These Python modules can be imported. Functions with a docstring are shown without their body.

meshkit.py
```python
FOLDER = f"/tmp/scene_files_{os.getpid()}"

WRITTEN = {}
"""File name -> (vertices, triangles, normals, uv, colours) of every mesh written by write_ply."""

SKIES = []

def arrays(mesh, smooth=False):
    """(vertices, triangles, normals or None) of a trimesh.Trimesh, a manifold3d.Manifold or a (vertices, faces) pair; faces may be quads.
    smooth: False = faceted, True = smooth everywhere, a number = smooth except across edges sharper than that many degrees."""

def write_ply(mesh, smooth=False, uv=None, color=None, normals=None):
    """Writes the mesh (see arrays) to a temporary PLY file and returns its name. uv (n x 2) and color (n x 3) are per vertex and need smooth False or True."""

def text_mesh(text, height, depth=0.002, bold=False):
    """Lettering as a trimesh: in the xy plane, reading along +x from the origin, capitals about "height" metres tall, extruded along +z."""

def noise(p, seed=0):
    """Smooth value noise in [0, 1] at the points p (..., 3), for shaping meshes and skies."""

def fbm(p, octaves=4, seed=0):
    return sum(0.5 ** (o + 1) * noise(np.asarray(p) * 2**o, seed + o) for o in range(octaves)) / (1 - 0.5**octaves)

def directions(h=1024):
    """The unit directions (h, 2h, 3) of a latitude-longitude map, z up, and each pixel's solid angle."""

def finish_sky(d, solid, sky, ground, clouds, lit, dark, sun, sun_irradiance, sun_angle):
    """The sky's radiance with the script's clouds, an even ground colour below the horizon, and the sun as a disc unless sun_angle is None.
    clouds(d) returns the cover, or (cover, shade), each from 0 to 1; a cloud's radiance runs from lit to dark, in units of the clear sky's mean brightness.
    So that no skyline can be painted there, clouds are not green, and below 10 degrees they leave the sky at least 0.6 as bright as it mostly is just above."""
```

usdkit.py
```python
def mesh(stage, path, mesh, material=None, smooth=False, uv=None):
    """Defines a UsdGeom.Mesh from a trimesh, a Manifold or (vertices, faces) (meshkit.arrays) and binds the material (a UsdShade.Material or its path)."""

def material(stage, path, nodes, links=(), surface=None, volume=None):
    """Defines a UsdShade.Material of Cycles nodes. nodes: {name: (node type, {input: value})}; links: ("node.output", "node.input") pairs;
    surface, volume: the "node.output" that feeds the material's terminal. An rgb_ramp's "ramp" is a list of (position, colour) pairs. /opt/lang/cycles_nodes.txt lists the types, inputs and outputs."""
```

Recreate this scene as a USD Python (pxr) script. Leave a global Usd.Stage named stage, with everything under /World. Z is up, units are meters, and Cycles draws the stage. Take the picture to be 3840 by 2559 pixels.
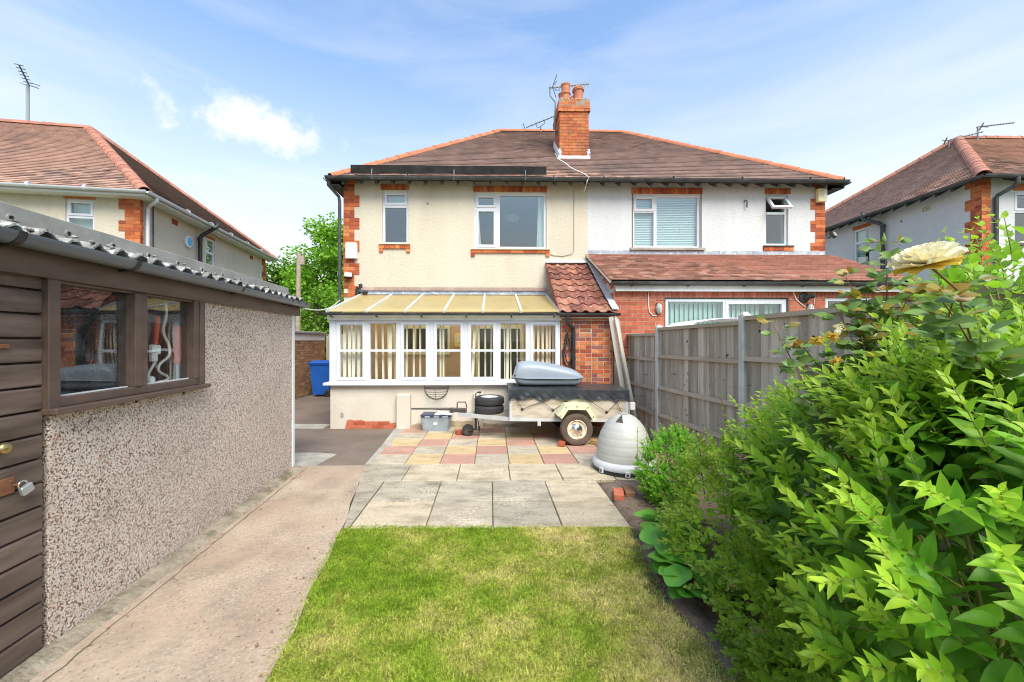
import math, random
import numpy as np
import manifold3d as m3
import trimesh
import meshkit, usdkit
from pxr import Usd, UsdGeom, UsdLux, UsdShade, Gf, Sdf, Vt

PI = math.pi
rng = np.random.default_rng(7)
random.seed(7)
stage = Usd.Stage.CreateInMemory()
UsdGeom.SetStageUpAxis(stage, 'Z')
UsdGeom.SetStageMetersPerUnit(stage, 1.0)
UsdGeom.Xform.Define(stage, '/World')
UsdGeom.Scope.Define(stage, '/World/Looks')

# ------------------------------------------------------------------ camera, sky, sun, exposure
CAM = np.array([0.0, 0.0, 1.58])
cam = UsdGeom.Camera.Define(stage, '/World/camera')
cam.AddTranslateOp().Set(Gf.Vec3d(0, 0, 1.58))
cam.AddRotateXOp().Set(90.0)
cam.CreateHorizontalApertureAttr(36.0)
cam.CreateVerticalApertureAttr(36.0 * 682 / 1024)
cam.CreateFocalLengthAttr(36.0 * 1534 / 3840)
cam.CreateHorizontalApertureOffsetAttr(36.0 * (1920 - 1877) / 3840)
cam.CreateClippingRangeAttr(Gf.Vec2f(0.05, 5000))
cam.CreateExposureAttr(1.85)

SUN = np.array([0.22, -0.58, 0.75]); SUN /= np.linalg.norm(SUN)
sun = UsdLux.DistantLight.Define(stage, '/World/sun')
sun.CreateNormalizeAttr(True)
sun.CreateIntensityAttr(0.40)
sun.CreateAngleAttr(36.0)
sun.CreateColorAttr(Gf.Vec3f(1.0, 0.92, 0.79))
_q = Gf.Rotation(Gf.Vec3d(0, 0, 1), Gf.Vec3d(*map(float, SUN))).GetQuat()
sun.AddOrientOp(UsdGeom.XformOp.PrecisionDouble).Set(Gf.Quatd(_q.GetReal(), _q.GetImaginary()))

sky_mat = usdkit.material(stage, '/World/Looks/sky', {
    'sky': ('sky_texture', {'sky_type': 'single_scattering', 'sun_disc': False, 'sun_elevation': float(math.asin(SUN[2])),
                            'sun_rotation': float(math.atan2(SUN[0], SUN[1])), 'altitude': 100.0, 'air_density': 1.0, 'aerosol_density': 1.3, 'ozone_density': 1.6}),
    'tc': ('texture_coordinate', {}),
    'sep': ('separate_xyz', {}),
    'st': ('mapping', {'scale': (1.1, 1.1, 6.0), 'rotation': (0.08, -0.10, 0.3)}),
    'n1': ('noise_texture', {'scale': 1.7, 'detail': 6.0, 'roughness': 0.55, 'distortion': 0.4}),
    'w1': ('map_range', {'from_min': 0.42, 'from_max': 0.78, 'clamp': True}),
    'hz': ('map_range', {'range_type': 'smoothstep', 'from_min': 0.62, 'from_max': 0.02, 'to_min': 0.10, 'to_max': 0.99, 'clamp': True}),
    'hzp': ('math', {'math_type': 'power', 'value2': 0.85}),
    'm1': ('math', {'math_type': 'multiply', 'value2': 0.32}),
    'a1': ('math', {'math_type': 'add', 'use_clamp': True}),
    # one small cumulus, low to the left of the middle
    'cd': ('vector_math', {'math_type': 'subtract', 'vector2': (-0.452, 0.784, 0.412)}),
    'cs': ('vector_math', {'math_type': 'multiply', 'vector2': (8.0, 8.0, 30.0)}),
    'cl': ('vector_math', {'math_type': 'length'}),
    'cn': ('noise_texture', {'scale': 13.0, 'detail': 7.0, 'roughness': 0.6}),
    'cm': ('math', {'math_type': 'multiply_add', 'value2': 4.2, 'value3': -2.1}),
    'cx': ('math', {'math_type': 'subtract'}),
    'cr': ('map_range', {'range_type': 'smoothstep', 'from_min': 1.30, 'from_max': 0.0, 'to_max': 0.95, 'clamp': True}),
    'mx': ('mix', {'color2': (2.20, 2.20, 2.20)}),
    'mc': ('mix', {'color2': (2.4, 2.4, 2.4)}),
    'tint': ('mix', {'mix_type': 'multiply', 'fac': 1.0, 'color2': (0.38, 0.58, 0.69)}),
    'bg': ('background_shader', {'strength': 0.14}),
}, [('tc.generated', 'sep.vector'), ('tc.generated', 'st.vector'), ('st.vector', 'n1.vector'), ('n1.fac', 'w1.value'),
    ('sep.z', 'hz.value'), ('hz.result', 'hzp.value1'), ('w1.result', 'm1.value1'), ('m1.value', 'a1.value1'), ('hzp.value', 'a1.value2'),
    ('tc.generated', 'cd.vector1'), ('cd.vector', 'cs.vector1'), ('cs.vector', 'cl.vector1'), ('tc.generated', 'cn.vector'), ('cn.fac', 'cm.value1'),
    ('cl.value', 'cx.value1'), ('cm.value', 'cx.value2'), ('cx.value', 'cr.value'),
    ('sky.color', 'tint.color1'), ('tint.color', 'mx.color1'), ('a1.value', 'mx.fac'), ('mx.color', 'mc.color1'), ('cr.result', 'mc.fac'), ('mc.color', 'bg.color')],
    surface='bg.background')
dome = UsdLux.DomeLight.Define(stage, '/World/sky')
dome.CreateIntensityAttr(1.0)
UsdShade.MaterialBindingAPI.Apply(dome.GetPrim()).Bind(sky_mat)
dome.GetPrim().SetCustomDataByKey('kind', 'structure')
dome.GetPrim().SetCustomDataByKey('label', 'pale blue hazy summer sky with thin cirrus and one small cumulus')

# ------------------------------------------------------------------ scene tree helpers
FRAMES, USED = {}, set()

def path_for(name, parent):
    base = (str(parent) if parent else '/World') + '/' + name
    p, k = base, 0
    while p in USED:
        k += 1
        p = '%s_%03d' % (base, k)
    USED.add(p)
    return p

def data(prim, **kw):
    for k, v in kw.items():
        if v is not None:
            prim.SetCustomDataByKey(k, v)
    return prim

def thing(name, label, cat, loc=(0, 0, 0), yaw=0.0, group=None, kind=None):
    p = path_for(name, None)
    x = UsdGeom.Xform.Define(stage, p)
    x.AddTranslateOp().Set(Gf.Vec3d(*map(float, loc)))
    x.AddRotateZOp().Set(math.degrees(yaw))
    c, s = math.cos(yaw), math.sin(yaw)
    FRAMES[p] = np.array([[c, -s, 0, loc[0]], [s, c, 0, loc[1]], [0, 0, 1, loc[2]], [0, 0, 0, 1.0]])
    data(x.GetPrim(), label=label, category=cat, group=group, kind=kind)
    return p

def obj(name, mesh, material, parent=None, smooth=False, **kw):
    p = path_for(name, parent)
    if isinstance(mesh, MB):
        mesh = mesh.get()
    m = usdkit.mesh(stage, p, mesh, material, smooth=smooth)
    data(m.GetPrim(), **kw)
    return p

def world_of(parent, pt):
    root = '/'.join(str(parent).split('/')[:3])
    T = FRAMES.get(root)
    return pt if T is None else (T @ np.append(pt, 1))[:3]

def pieces(parent, name, meshes, mats, limit=300, rest='stuff', smooth=False, key=None):
    """Each mesh is a part of its own under parent; past the limit the farthest are joined into one part."""
    if not isinstance(mats, (list, tuple)):
        mats = [mats]
    order = list(range(len(meshes)))
    if len(meshes) > limit:
        def dist(i):
            c = world_of(parent, np.asarray(meshes[i][0]).mean(0))
            return np.linalg.norm(c - CAM) if key is None else key(c)
        order.sort(key=dist)
    r = random.Random(len(meshes) * 31 + len(name))
    for i in order[:limit]:
        obj(name, meshes[i], r.choice(mats), parent, smooth)
    if len(order) > limit:
        v, f, n = [], [], 0
        for i in order[limit:]:
            a, b = np.asarray(meshes[i][0]), np.asarray(meshes[i][1])
            v.append(a); f.append(b + n); n += len(a)
        obj(name + '_' + rest, (np.vstack(v), np.vstack(f)), mats[0], parent, smooth, kind='stuff')

BOXF = np.array([[0, 2, 1], [0, 3, 2], [4, 5, 6], [4, 6, 7], [0, 1, 5], [0, 5, 4], [1, 2, 6], [1, 6, 5], [2, 3, 7], [2, 7, 6], [3, 0, 4], [3, 4, 7]])

def boxvf(x0, x1, y0, y1, z0, z1):
    v = np.array([[x0, y0, z0], [x1, y0, z0], [x1, y1, z0], [x0, y1, z0], [x0, y0, z1], [x1, y0, z1], [x1, y1, z1], [x0, y1, z1]], float)
    return v, BOXF

def cbox(x0, x1, y0, y1, z0, z1, c=0.006):
    """box with chamfered edges (hull of inset corners)"""
    P = []
    for x, sx in ((x0, 1), (x1, -1)):
        for y, sy in ((y0, 1), (y1, -1)):
            for z, sz in ((z0, 1), (z1, -1)):
                P += [(x + sx * c, y + sy * c, z), (x + sx * c, y, z + sz * c), (x, y + sy * c, z + sz * c)]
    m = m3.Manifold.hull_points(np.array(P)).to_mesh()
    return np.array(m.vert_properties[:, :3]), np.array(m.tri_verts)

def tubevf(pts, r, sides=8, cap=True):
    p = np.asarray(pts, float)
    rr = np.broadcast_to(np.asarray(r, float), (len(p),))
    t = np.gradient(p, axis=0); t /= np.linalg.norm(t, axis=1, keepdims=True) + 1e-12
    ref = np.array([0, 0, 1.0]) if abs(t[:, 2]).max() < 0.95 else (np.array([1.0, 0, 0]) if abs(t[:, 0]).max() < 0.95 else np.array([0.3, 0.9, 0.2]))
    a = np.cross(t, ref); a /= np.linalg.norm(a, axis=1, keepdims=True) + 1e-12
    b = np.cross(t, a)
    ang = np.arange(sides) * 2 * PI / sides
    v = p[:, None] + rr[:, None, None] * (np.cos(ang)[None, :, None] * a[:, None] + np.sin(ang)[None, :, None] * b[:, None])
    v = v.reshape(-1, 3)
    i, j = np.meshgrid(np.arange(len(p) - 1), np.arange(sides), indexing='ij')
    q = np.stack([i * sides + j, i * sides + (j + 1) % sides, (i + 1) * sides + (j + 1) % sides, (i + 1) * sides + j], -1).reshape(-1, 4)
    f = [q[:, [0, 2, 1]], q[:, [0, 3, 2]]]
    if cap:
        n = len(v); v = np.vstack([v, p[0], p[-1]])
        k = np.arange(sides); k1 = (k + 1) % sides; L = (len(p) - 1) * sides
        f += [np.stack([np.full(sides, n), k, k1], 1), np.stack([np.full(sides, n + 1), L + k1, L + k], 1)]
    return v, np.vstack(f)

def lathevf(prof, c=(0, 0, 0), seg=32, axis='z'):
    """prof: [(r, h)] revolved about an axis through c"""
    prof = np.array(prof, float); n = len(prof)
    ang = np.arange(seg) * 2 * PI / seg
    R, Hh = prof[:, 0][:, None], prof[:, 1][:, None]
    X, Y, Z = R * np.cos(ang), R * np.sin(ang), np.broadcast_to(Hh, (n, seg))
    if axis == 'z': v = np.stack([X, Y, Z], -1)
    elif axis == 'y': v = np.stack([X, Z, -Y], -1)
    else: v = np.stack([Z, X, Y], -1)
    v = v.reshape(-1, 3) + np.array(c, float)
    i, j = np.meshgrid(np.arange(n - 1), np.arange(seg), indexing='ij')
    a, b, cc, d = i * seg + j, i * seg + (j + 1) % seg, (i + 1) * seg + (j + 1) % seg, (i + 1) * seg + j
    f = np.vstack([np.stack([a, b, cc], -1).reshape(-1, 3), np.stack([a, cc, d], -1).reshape(-1, 3)])
    return v, f

def prismvf(poly, h0, h1, plane='xy', holes=()):
    """polygon (with holes) extruded from h0 to h1 along the axis normal to the plane"""
    cs = m3.CrossSection([np.array(poly, float)], m3.FillRule.NonZero)
    for h in holes:
        cs = cs - m3.CrossSection([np.array(h, float)], m3.FillRule.NonZero)
    m = m3.Manifold.extrude(cs, h1 - h0).to_mesh()
    v, f = np.array(m.vert_properties[:, :3], float), np.array(m.tri_verts)
    v[:, 2] += h0
    if plane == 'xz': v = v[:, [0, 2, 1]]; f = f[:, ::-1]
    if plane == 'yz': v = v[:, [2, 0, 1]]
    return v, f

def rect(x0, x1, y0, y1): return [(x0, y0), (x1, y0), (x1, y1), (x0, y1)]

class MB:
    def __init__(s): s.v, s.f, s.n = [], [], 0
    def add(s, vf):
        v, f = np.asarray(vf[0], float), np.asarray(vf[1])
        s.v.append(v); s.f.append(f + s.n); s.n += len(v); return s
    def box(s, *a): return s.add(boxvf(*a))
    def cbox(s, *a, **k): return s.add(cbox(*a, **k))
    def tube(s, pts, r, sides=8, cap=True): return s.add(tubevf(pts, r, sides, cap))
    def lathe(s, *a, **k): return s.add(lathevf(*a, **k))
    def prism(s, *a, **k): return s.add(prismvf(*a, **k))
    def bar(s, p, q, w, h, up=(0, 0, 1)): return s.add(barvf(p, q, w, h, up))
    def get(s): return np.vstack(s.v), np.vstack(s.f)

def barvf(p, q, w, h, up=(0, 0, 1)):
    p, q, up = np.array(p, float), np.array(q, float), np.array(up, float)
    t = q - p; t /= np.linalg.norm(t)
    a = np.cross(up, t)
    if np.linalg.norm(a) < 1e-6: a = np.cross((1, 0, 0), t)
    a /= np.linalg.norm(a); b = np.cross(t, a)
    v = np.array([e + sa * a * w / 2 + sb * b * h / 2 for e in (p, q) for sa, sb in ((-1, -1), (1, -1), (1, 1), (-1, 1))])
    return v, BOXF

def rot(vf, axis, ang, c=(0, 0, 0)):
    T = trimesh.transformations.rotation_matrix(ang, axis, c)
    return trimesh.transformations.transform_points(np.asarray(vf[0], float), T), vf[1]

def shift(vf, d): return np.asarray(vf[0], float) + np.array(d, float), vf[1]

def smoothed(mf, edge, it=10):
    m = mf.refine_to_length(edge).to_mesh()
    t = trimesh.Trimesh(np.array(m.vert_properties[:, :3]), np.array(m.tri_verts), process=True)
    trimesh.smoothing.filter_taubin(t, iterations=it)
    return np.array(t.vertices), np.array(t.faces)

# ------------------------------------------------------------------ materials
def mat(name, cols, scale=3.0, rough=0.7, detail=5.0, bump=0.0, bscale=60.0, bdist=0.01, vary=0.0, stretch=(1, 1, 1), spec=0.4, metallic=0.0,
        speck=None, speck2=None, sp2scale=25.0, sp2cut=(0.56, 0.66), spscale=200.0, spcut=(0.62, 0.7), stain=None, stscale=1.2, stcut=(0.55, 0.75), stfac=0.6, trans=0.0, tcol=None, palette=None, vor=None, coat=0.0, lo=0.3, hi=0.7):
    """A procedural surface: colour from noise through a ramp, variation per piece, specks, stains and fine relief."""
    N = {'g': ('geometry', {}), 'map': ('mapping', {'scale': stretch}),
         'n': ('noise_texture', {'scale': scale, 'detail': detail, 'roughness': 0.6}),
         'r': ('rgb_ramp', {'ramp': [(lo + (hi - lo) * i / max(1, len(cols) - 1), c) for i, c in enumerate(cols)] if len(cols) > 1 else [(0, cols[0]), (1, cols[0])]}),
         'p': ('principled_bsdf', {'roughness': rough, 'specular_ior_level': spec, 'metallic': metallic, 'coat_weight': coat, 'coat_roughness': 0.2})}
    L = [('g.position', 'map.vector'), ('map.vector', 'n.vector'), ('n.fac', 'r.fac')]
    c = 'r.color'
    if palette or vary:
        N['oi'] = ('object_info', {}); N['ad'] = ('math', {'math_type': 'add'}); N['fr'] = ('math', {'math_type': 'fraction'})
        L += [('oi.random', 'ad.value1'), ('g.random_per_island', 'ad.value2'), ('ad.value', 'fr.value1')]
    if palette:
        N['pr'] = ('rgb_ramp', {'ramp': [(i / len(palette), q) for i, q in enumerate(palette)], 'interpolate': False})
        N['pm'] = ('mix', {'mix_type': 'multiply', 'fac': 1.0})
        L += [('fr.value', 'pr.fac'), ('pr.color', 'pm.color1'), (c, 'pm.color2')]; c = 'pm.color'
    if vary:
        N['vr'] = ('map_range', {'to_min': 1 - vary, 'to_max': 1 + vary}); N['vm'] = ('vector_math', {'math_type': 'scale'})
        N['f2'] = ('math', {'math_type': 'multiply', 'value2': 7.31}); N['f3'] = ('math', {'math_type': 'fraction'})
        L += [('fr.value', 'f2.value1'), ('f2.value', 'f3.value1'), ('f3.value', 'vr.value'), (c, 'vm.vector1'), ('vr.result', 'vm.scale')]; c = 'vm.vector'
    if vor:
        N['vo'] = ('voronoi_texture', {'scale': vor[0], 'randomness': 1.0}); N['vs'] = ('separate_color', {})
        N['vrp'] = ('rgb_ramp', {'ramp': vor[1], 'interpolate': False}); N['vmx'] = ('mix', {'mix_type': 'multiply', 'fac': 1.0})
        L += [('g.position', 'vo.vector'), ('vo.color', 'vs.color'), ('vs.r', 'vrp.fac'), ('vrp.color', 'vmx.color1'), (c, 'vmx.color2')]; c = 'vmx.color'
    if stain:
        N['sn'] = ('noise_texture', {'scale': stscale, 'detail': 6.0, 'roughness': 0.65}); N['sr'] = ('map_range', {'from_min': stcut[0], 'from_max': stcut[1], 'to_max': stfac, 'clamp': True})
        N['sm'] = ('mix', {'color2': stain})
        L += [('map.vector', 'sn.vector'), ('sn.fac', 'sr.value'), ('sr.result', 'sm.fac'), (c, 'sm.color1')]; c = 'sm.color'
    if speck:
        N['kn'] = ('noise_texture', {'scale': spscale, 'detail': 2.0}); N['kr'] = ('map_range', {'from_min': spcut[0], 'from_max': spcut[1], 'clamp': True})
        N['km'] = ('mix', {'color2': speck})
        L += [('g.position', 'kn.vector'), ('kn.fac', 'kr.value'), ('kr.result', 'km.fac'), (c, 'km.color1')]; c = 'km.color'
    if speck2:
        N['k2'] = ('noise_texture', {'scale': sp2scale, 'detail': 6.0, 'roughness': 0.75}); N['k3'] = ('noise_texture', {'scale': 1.9, 'detail': 2.0}); N['k4'] = ('math', {'math_type': 'multiply_add', 'value2': 0.5})
        N['k5'] = ('map_range', {'from_min': sp2cut[0] + .25, 'from_max': sp2cut[1] + .25, 'clamp': True}); N['k6'] = ('mix', {'color2': speck2})
        L += [('g.position', 'k2.vector'), ('g.position', 'k3.vector'), ('k3.fac', 'k4.value1'), ('k2.fac', 'k4.value3'), ('k4.value', 'k5.value'), ('k5.result', 'k6.fac'), (c, 'k6.color1')]; c = 'k6.color'
    L += [(c, 'p.base_color')]
    if bump:
        N['bn'] = ('noise_texture', {'scale': bscale, 'detail': 4.0, 'roughness': 0.6}); N['bm'] = ('bump', {'strength': bump, 'distance': bdist})
        L += [('g.position' if 'render' in name else 'map.vector', 'bn.vector'), ('bn.fac', 'bm.height'), ('bm.normal', 'p.normal')]
        if vor:
            L.remove(('bn.fac', 'bm.height')); L += [('vo.distance', 'bm.height')]; N['bm'][1]['invert'] = True
    out = 'p.BSDF'
    if trans:
        N['t'] = ('translucent_bsdf', {}); N['x'] = ('mix_closure', {'fac': trans})
        if tcol is None:
            L += [(c, 't.color')]
        else:
            N['t'][1]['color'] = tcol
        L += [('p.BSDF', 'x.closure1'), ('t.BSDF', 'x.closure2')]; out = 'x.closure'
    return usdkit.material(stage, '/World/Looks/' + name, N, L, surface=out)

def glass_mat(name, tint=(0.9, 0.95, 0.93), ior=1.5, wave=0.0, dirt=0.0):
    N = {'t': ('transparent_bsdf', {'color': tint}), 'g': ('glossy_bsdf', {'color': (1, 1, 1), 'roughness': 0.01}), 'lw': ('layer_weight', {'blend': 0.5}), 'f5': ('math', {'math_type': 'power', 'value2': 5.0}), 'f': ('map_range', {'to_min': ((ior - 1) / (ior + 1)) ** 2, 'to_max': 1.0}), 'm': ('mix_closure', {})}
    L = [('lw.facing', 'f5.value1'), ('f5.value', 'f.value'), ('f.result', 'm.fac'), ('t.BSDF', 'm.closure1'), ('g.BSDF', 'm.closure2')]
    out = 'm.closure'
    if wave:
        N['ge'] = ('geometry', {}); N['n'] = ('noise_texture', {'scale': 2.2, 'detail': 1.0}); N['b'] = ('bump', {'strength': 1.0, 'distance': wave})
        L += [('ge.position', 'n.vector'), ('n.fac', 'b.height'), ('b.normal', 'g.normal')]
    if dirt:
        N['ge2'] = ('geometry', {}); N['dn'] = ('noise_texture', {'scale': 9.0, 'detail': 6.0}); N['dr'] = ('map_range', {'from_min': 0.5, 'from_max': 0.8, 'to_max': dirt, 'to_min': dirt * 0.2, 'clamp': True})
        N['dd'] = ('diffuse_bsdf', {'color': (0.6, 0.6, 0.57)}); N['dm'] = ('mix_closure', {})
        L += [('ge2.position', 'dn.vector'), ('dn.fac', 'dr.value'), ('dr.result', 'dm.fac'), ('m.closure', 'dm.closure1'), ('dd.BSDF', 'dm.closure2')]; out = 'dm.closure'
    return usdkit.material(stage, '/World/Looks/' + name, N, L, surface=out)

M = {}
M['cream'] = mat('cream_render', [(0.52, 0.46, 0.36), (0.585, 0.525, 0.42)], 0.9, 0.9, bump=0.75, bscale=26, bdist=0.02, stretch=(1.6, 1, 0.35), stain=(0.36, 0.31, 0.23), stscale=1.3, stcut=(0.52, 0.78), stfac=0.42)
M['white_render'] = mat('white_render', [(0.52, 0.52, 0.515), (0.59, 0.59, 0.585)], 0.9, 0.9, bump=0.75, bscale=26, bdist=0.02, stretch=(1.6, 1, 0.35), stain=(0.40, 0.39, 0.36), stscale=1.3, stcut=(0.53, 0.80), stfac=0.35)
M['plinth'] = mat('cream_smooth_render', [(0.54, 0.475, 0.385), (0.61, 0.55, 0.46)], 1.3, 0.9, bump=0.35, bscale=18, bdist=0.012, stain=(0.44, 0.36, 0.25), stscale=1.6, stcut=(0.55, 0.85), stfac=0.5)
M['brick'] = mat('orange_brick', [(0.75, 0.75, 0.75), (1.1, 1.1, 1.1)], 14, 0.85, bump=0.3, bscale=90, bdist=0.004, vary=0.18,
                 palette=[(0.47, 0.115, 0.03), (0.52, 0.15, 0.05), (0.40, 0.085, 0.025), (0.56, 0.18, 0.06), (0.33, 0.07, 0.03)])
M['brick_red'] = mat('red_brick', [(0.8, 0.8, 0.8), (1.1, 1.1, 1.1)], 14, 0.85, bump=0.3, bscale=90, bdist=0.004, vary=0.12,
                     palette=[(0.42, 0.10, 0.05), (0.45, 0.125, 0.065), (0.39, 0.09, 0.045), (0.47, 0.14, 0.08)])
M['brick_old'] = mat('old_mixed_brick', [(0.7, 0.7, 0.7), (1.15, 1.15, 1.15)], 12, 0.9, bump=0.4, bscale=70, bdist=0.005, vary=0.22,
                     palette=[(0.44, 0.125, 0.045), (0.33, 0.085, 0.05), (0.50, 0.16, 0.055), (0.25, 0.09, 0.075), (0.46, 0.18, 0.075), (0.36, 0.075, 0.03)])
M['brick_chim'] = mat('chimney_brick', [(0.7, 0.68, 0.66), (1.1, 1.1, 1.1)], 9, 0.9, bump=0.4, bscale=70, bdist=0.005, vary=0.15, stain=(0.07, 0.055, 0.05), stscale=2.6, stcut=(0.52, 0.7), stfac=0.6,
                      palette=[(0.48, 0.14, 0.05), (0.52, 0.18, 0.07), (0.43, 0.12, 0.05)])
M['brick_tan'] = mat('tan_brick', [(0.8, 0.8, 0.8), (1.1, 1.1, 1.1)], 12, 0.9, vary=0.2, palette=[(0.36, 0.20, 0.10), (0.30, 0.15, 0.075), (0.40, 0.235, 0.12)])
M['mortar'] = mat('pale_mortar', [(0.46, 0.38, 0.29), (0.58, 0.50, 0.40)], 8, 0.95, bump=0.4, bscale=120, bdist=0.003)
M['mortar_dark'] = mat('grey_mortar', [(0.24, 0.18, 0.14), (0.34, 0.28, 0.22)], 8, 0.95)
M['tile'] = mat('clay_roof_tile', [(0.8, 0.8, 0.8), (1.25, 1.22, 1.18)], 2.2, 0.85, vary=0.3, bump=0.3, bscale=60, bdist=0.004, stain=(0.055, 0.05, 0.045), stscale=0.9, stcut=(0.52, 0.75), stfac=0.55,
                palette=[(0.32, 0.195, 0.145), (0.37, 0.225, 0.17), (0.28, 0.165, 0.13), (0.42, 0.275, 0.21), (0.32, 0.215, 0.18)])
M['tile_new'] = mat('red_roof_tile', [(0.8, 0.8, 0.8), (1.2, 1.2, 1.2)], 2.2, 0.85, vary=0.28, bump=0.3, bscale=60, bdist=0.004, stain=(0.14, 0.07, 0.05), stscale=1.1, stcut=(0.55, 0.8), stfac=0.4,
                    palette=[(0.32, 0.15, 0.105), (0.36, 0.18, 0.125), (0.28, 0.135, 0.095), (0.42, 0.24, 0.175)])
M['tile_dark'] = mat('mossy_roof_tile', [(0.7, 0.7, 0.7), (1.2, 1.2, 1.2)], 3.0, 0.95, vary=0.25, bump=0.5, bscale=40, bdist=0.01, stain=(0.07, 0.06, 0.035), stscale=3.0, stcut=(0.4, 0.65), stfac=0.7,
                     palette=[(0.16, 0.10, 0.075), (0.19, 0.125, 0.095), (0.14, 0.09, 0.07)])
M['pantile'] = mat('mottled_pantile', [(0.7, 0.7, 0.7), (1.15, 1.15, 1.15)], 5, 0.85, vary=0.25, bump=0.3, bscale=50, bdist=0.004, speck=(0.55, 0.47, 0.40), spscale=16, spcut=(0.64, 0.70),
                   palette=[(0.24, 0.085, 0.055), (0.29, 0.11, 0.07), (0.20, 0.07, 0.05), (0.32, 0.14, 0.09)])
M['ridge'] = mat('red_ridge_tile', [(0.40, 0.13, 0.06), (0.50, 0.19, 0.10)], 5, 0.85, vary=0.12, bump=0.2, bscale=60, bdist=0.004, stain=(0.12, 0.07, 0.05), stscale=3, stcut=(0.6, 0.8), stfac=0.5)
M['ridge_old'] = mat('weathered_ridge_tile', [(0.36, 0.14, 0.09), (0.44, 0.20, 0.14)], 5, 0.9, vary=0.14, bump=0.3, bscale=60, bdist=0.004, stain=(0.16, 0.12, 0.09), stscale=3, stcut=(0.5, 0.75), stfac=0.6)
M['roof_under'] = mat('roof_boarding', [(0.09, 0.06, 0.05)], 1, 0.9)
M['terracotta'] = mat('terracotta', [(0.40, 0.14, 0.075), (0.50, 0.20, 0.11)], 6, 0.8, stain=(0.1, 0.06, 0.05), stscale=4, stcut=(0.6, 0.8), stfac=0.6)
M['lead'] = mat('lead_flashing', [(0.22, 0.25, 0.29), (0.40, 0.43, 0.47)], 5, 0.6, bump=0.2, bscale=20, bdist=0.006, speck=(0.62, 0.63, 0.64), spscale=14, spcut=(0.55, 0.7))
M['lead_pale'] = mat('pale_flashing', [(0.55, 0.58, 0.60), (0.72, 0.74, 0.75)], 6, 0.6, bump=0.3, bscale=14, bdist=0.01)
M['upvc'] = mat('white_upvc', [(0.58, 0.59, 0.62), (0.63, 0.64, 0.67)], 1.5, 0.35, spec=0.5)
M['cream_paint'] = mat('cream_paint', [(0.66, 0.62, 0.44), (0.74, 0.70, 0.52)], 3, 0.55, bump=0.05, bscale=40)
M['white_paint'] = mat('weathered_white_paint', [(0.60, 0.60, 0.57), (0.74, 0.75, 0.73)], 4, 0.6, stain=(0.35, 0.33, 0.28), stscale=5, stcut=(0.6, 0.85), stfac=0.5)
M['black_gutter'] = mat('dark_grey_gutter', [(0.035, 0.037, 0.038), (0.07, 0.075, 0.075)], 6, 0.45, stain=(0.14, 0.14, 0.13), stscale=3, stcut=(0.5, 0.8), stfac=0.5)
M['grey_gutter'] = mat('grey_plastic_gutter', [(0.10, 0.11, 0.12), (0.15, 0.16, 0.17)], 3, 0.35, stain=(0.24, 0.23, 0.21), stscale=4, stcut=(0.55, 0.85), stfac=0.4)
M['black_timber'] = mat('black_timber', [(0.03, 0.035, 0.037), (0.07, 0.08, 0.085)], 8, 0.7)
M['black_plastic'] = mat('black_plastic', [(0.018, 0.018, 0.018), (0.03, 0.03, 0.03)], 4, 0.4)
M['white_plastic'] = mat('white_plastic', [(0.78, 0.78, 0.76)], 2, 0.4)
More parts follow.
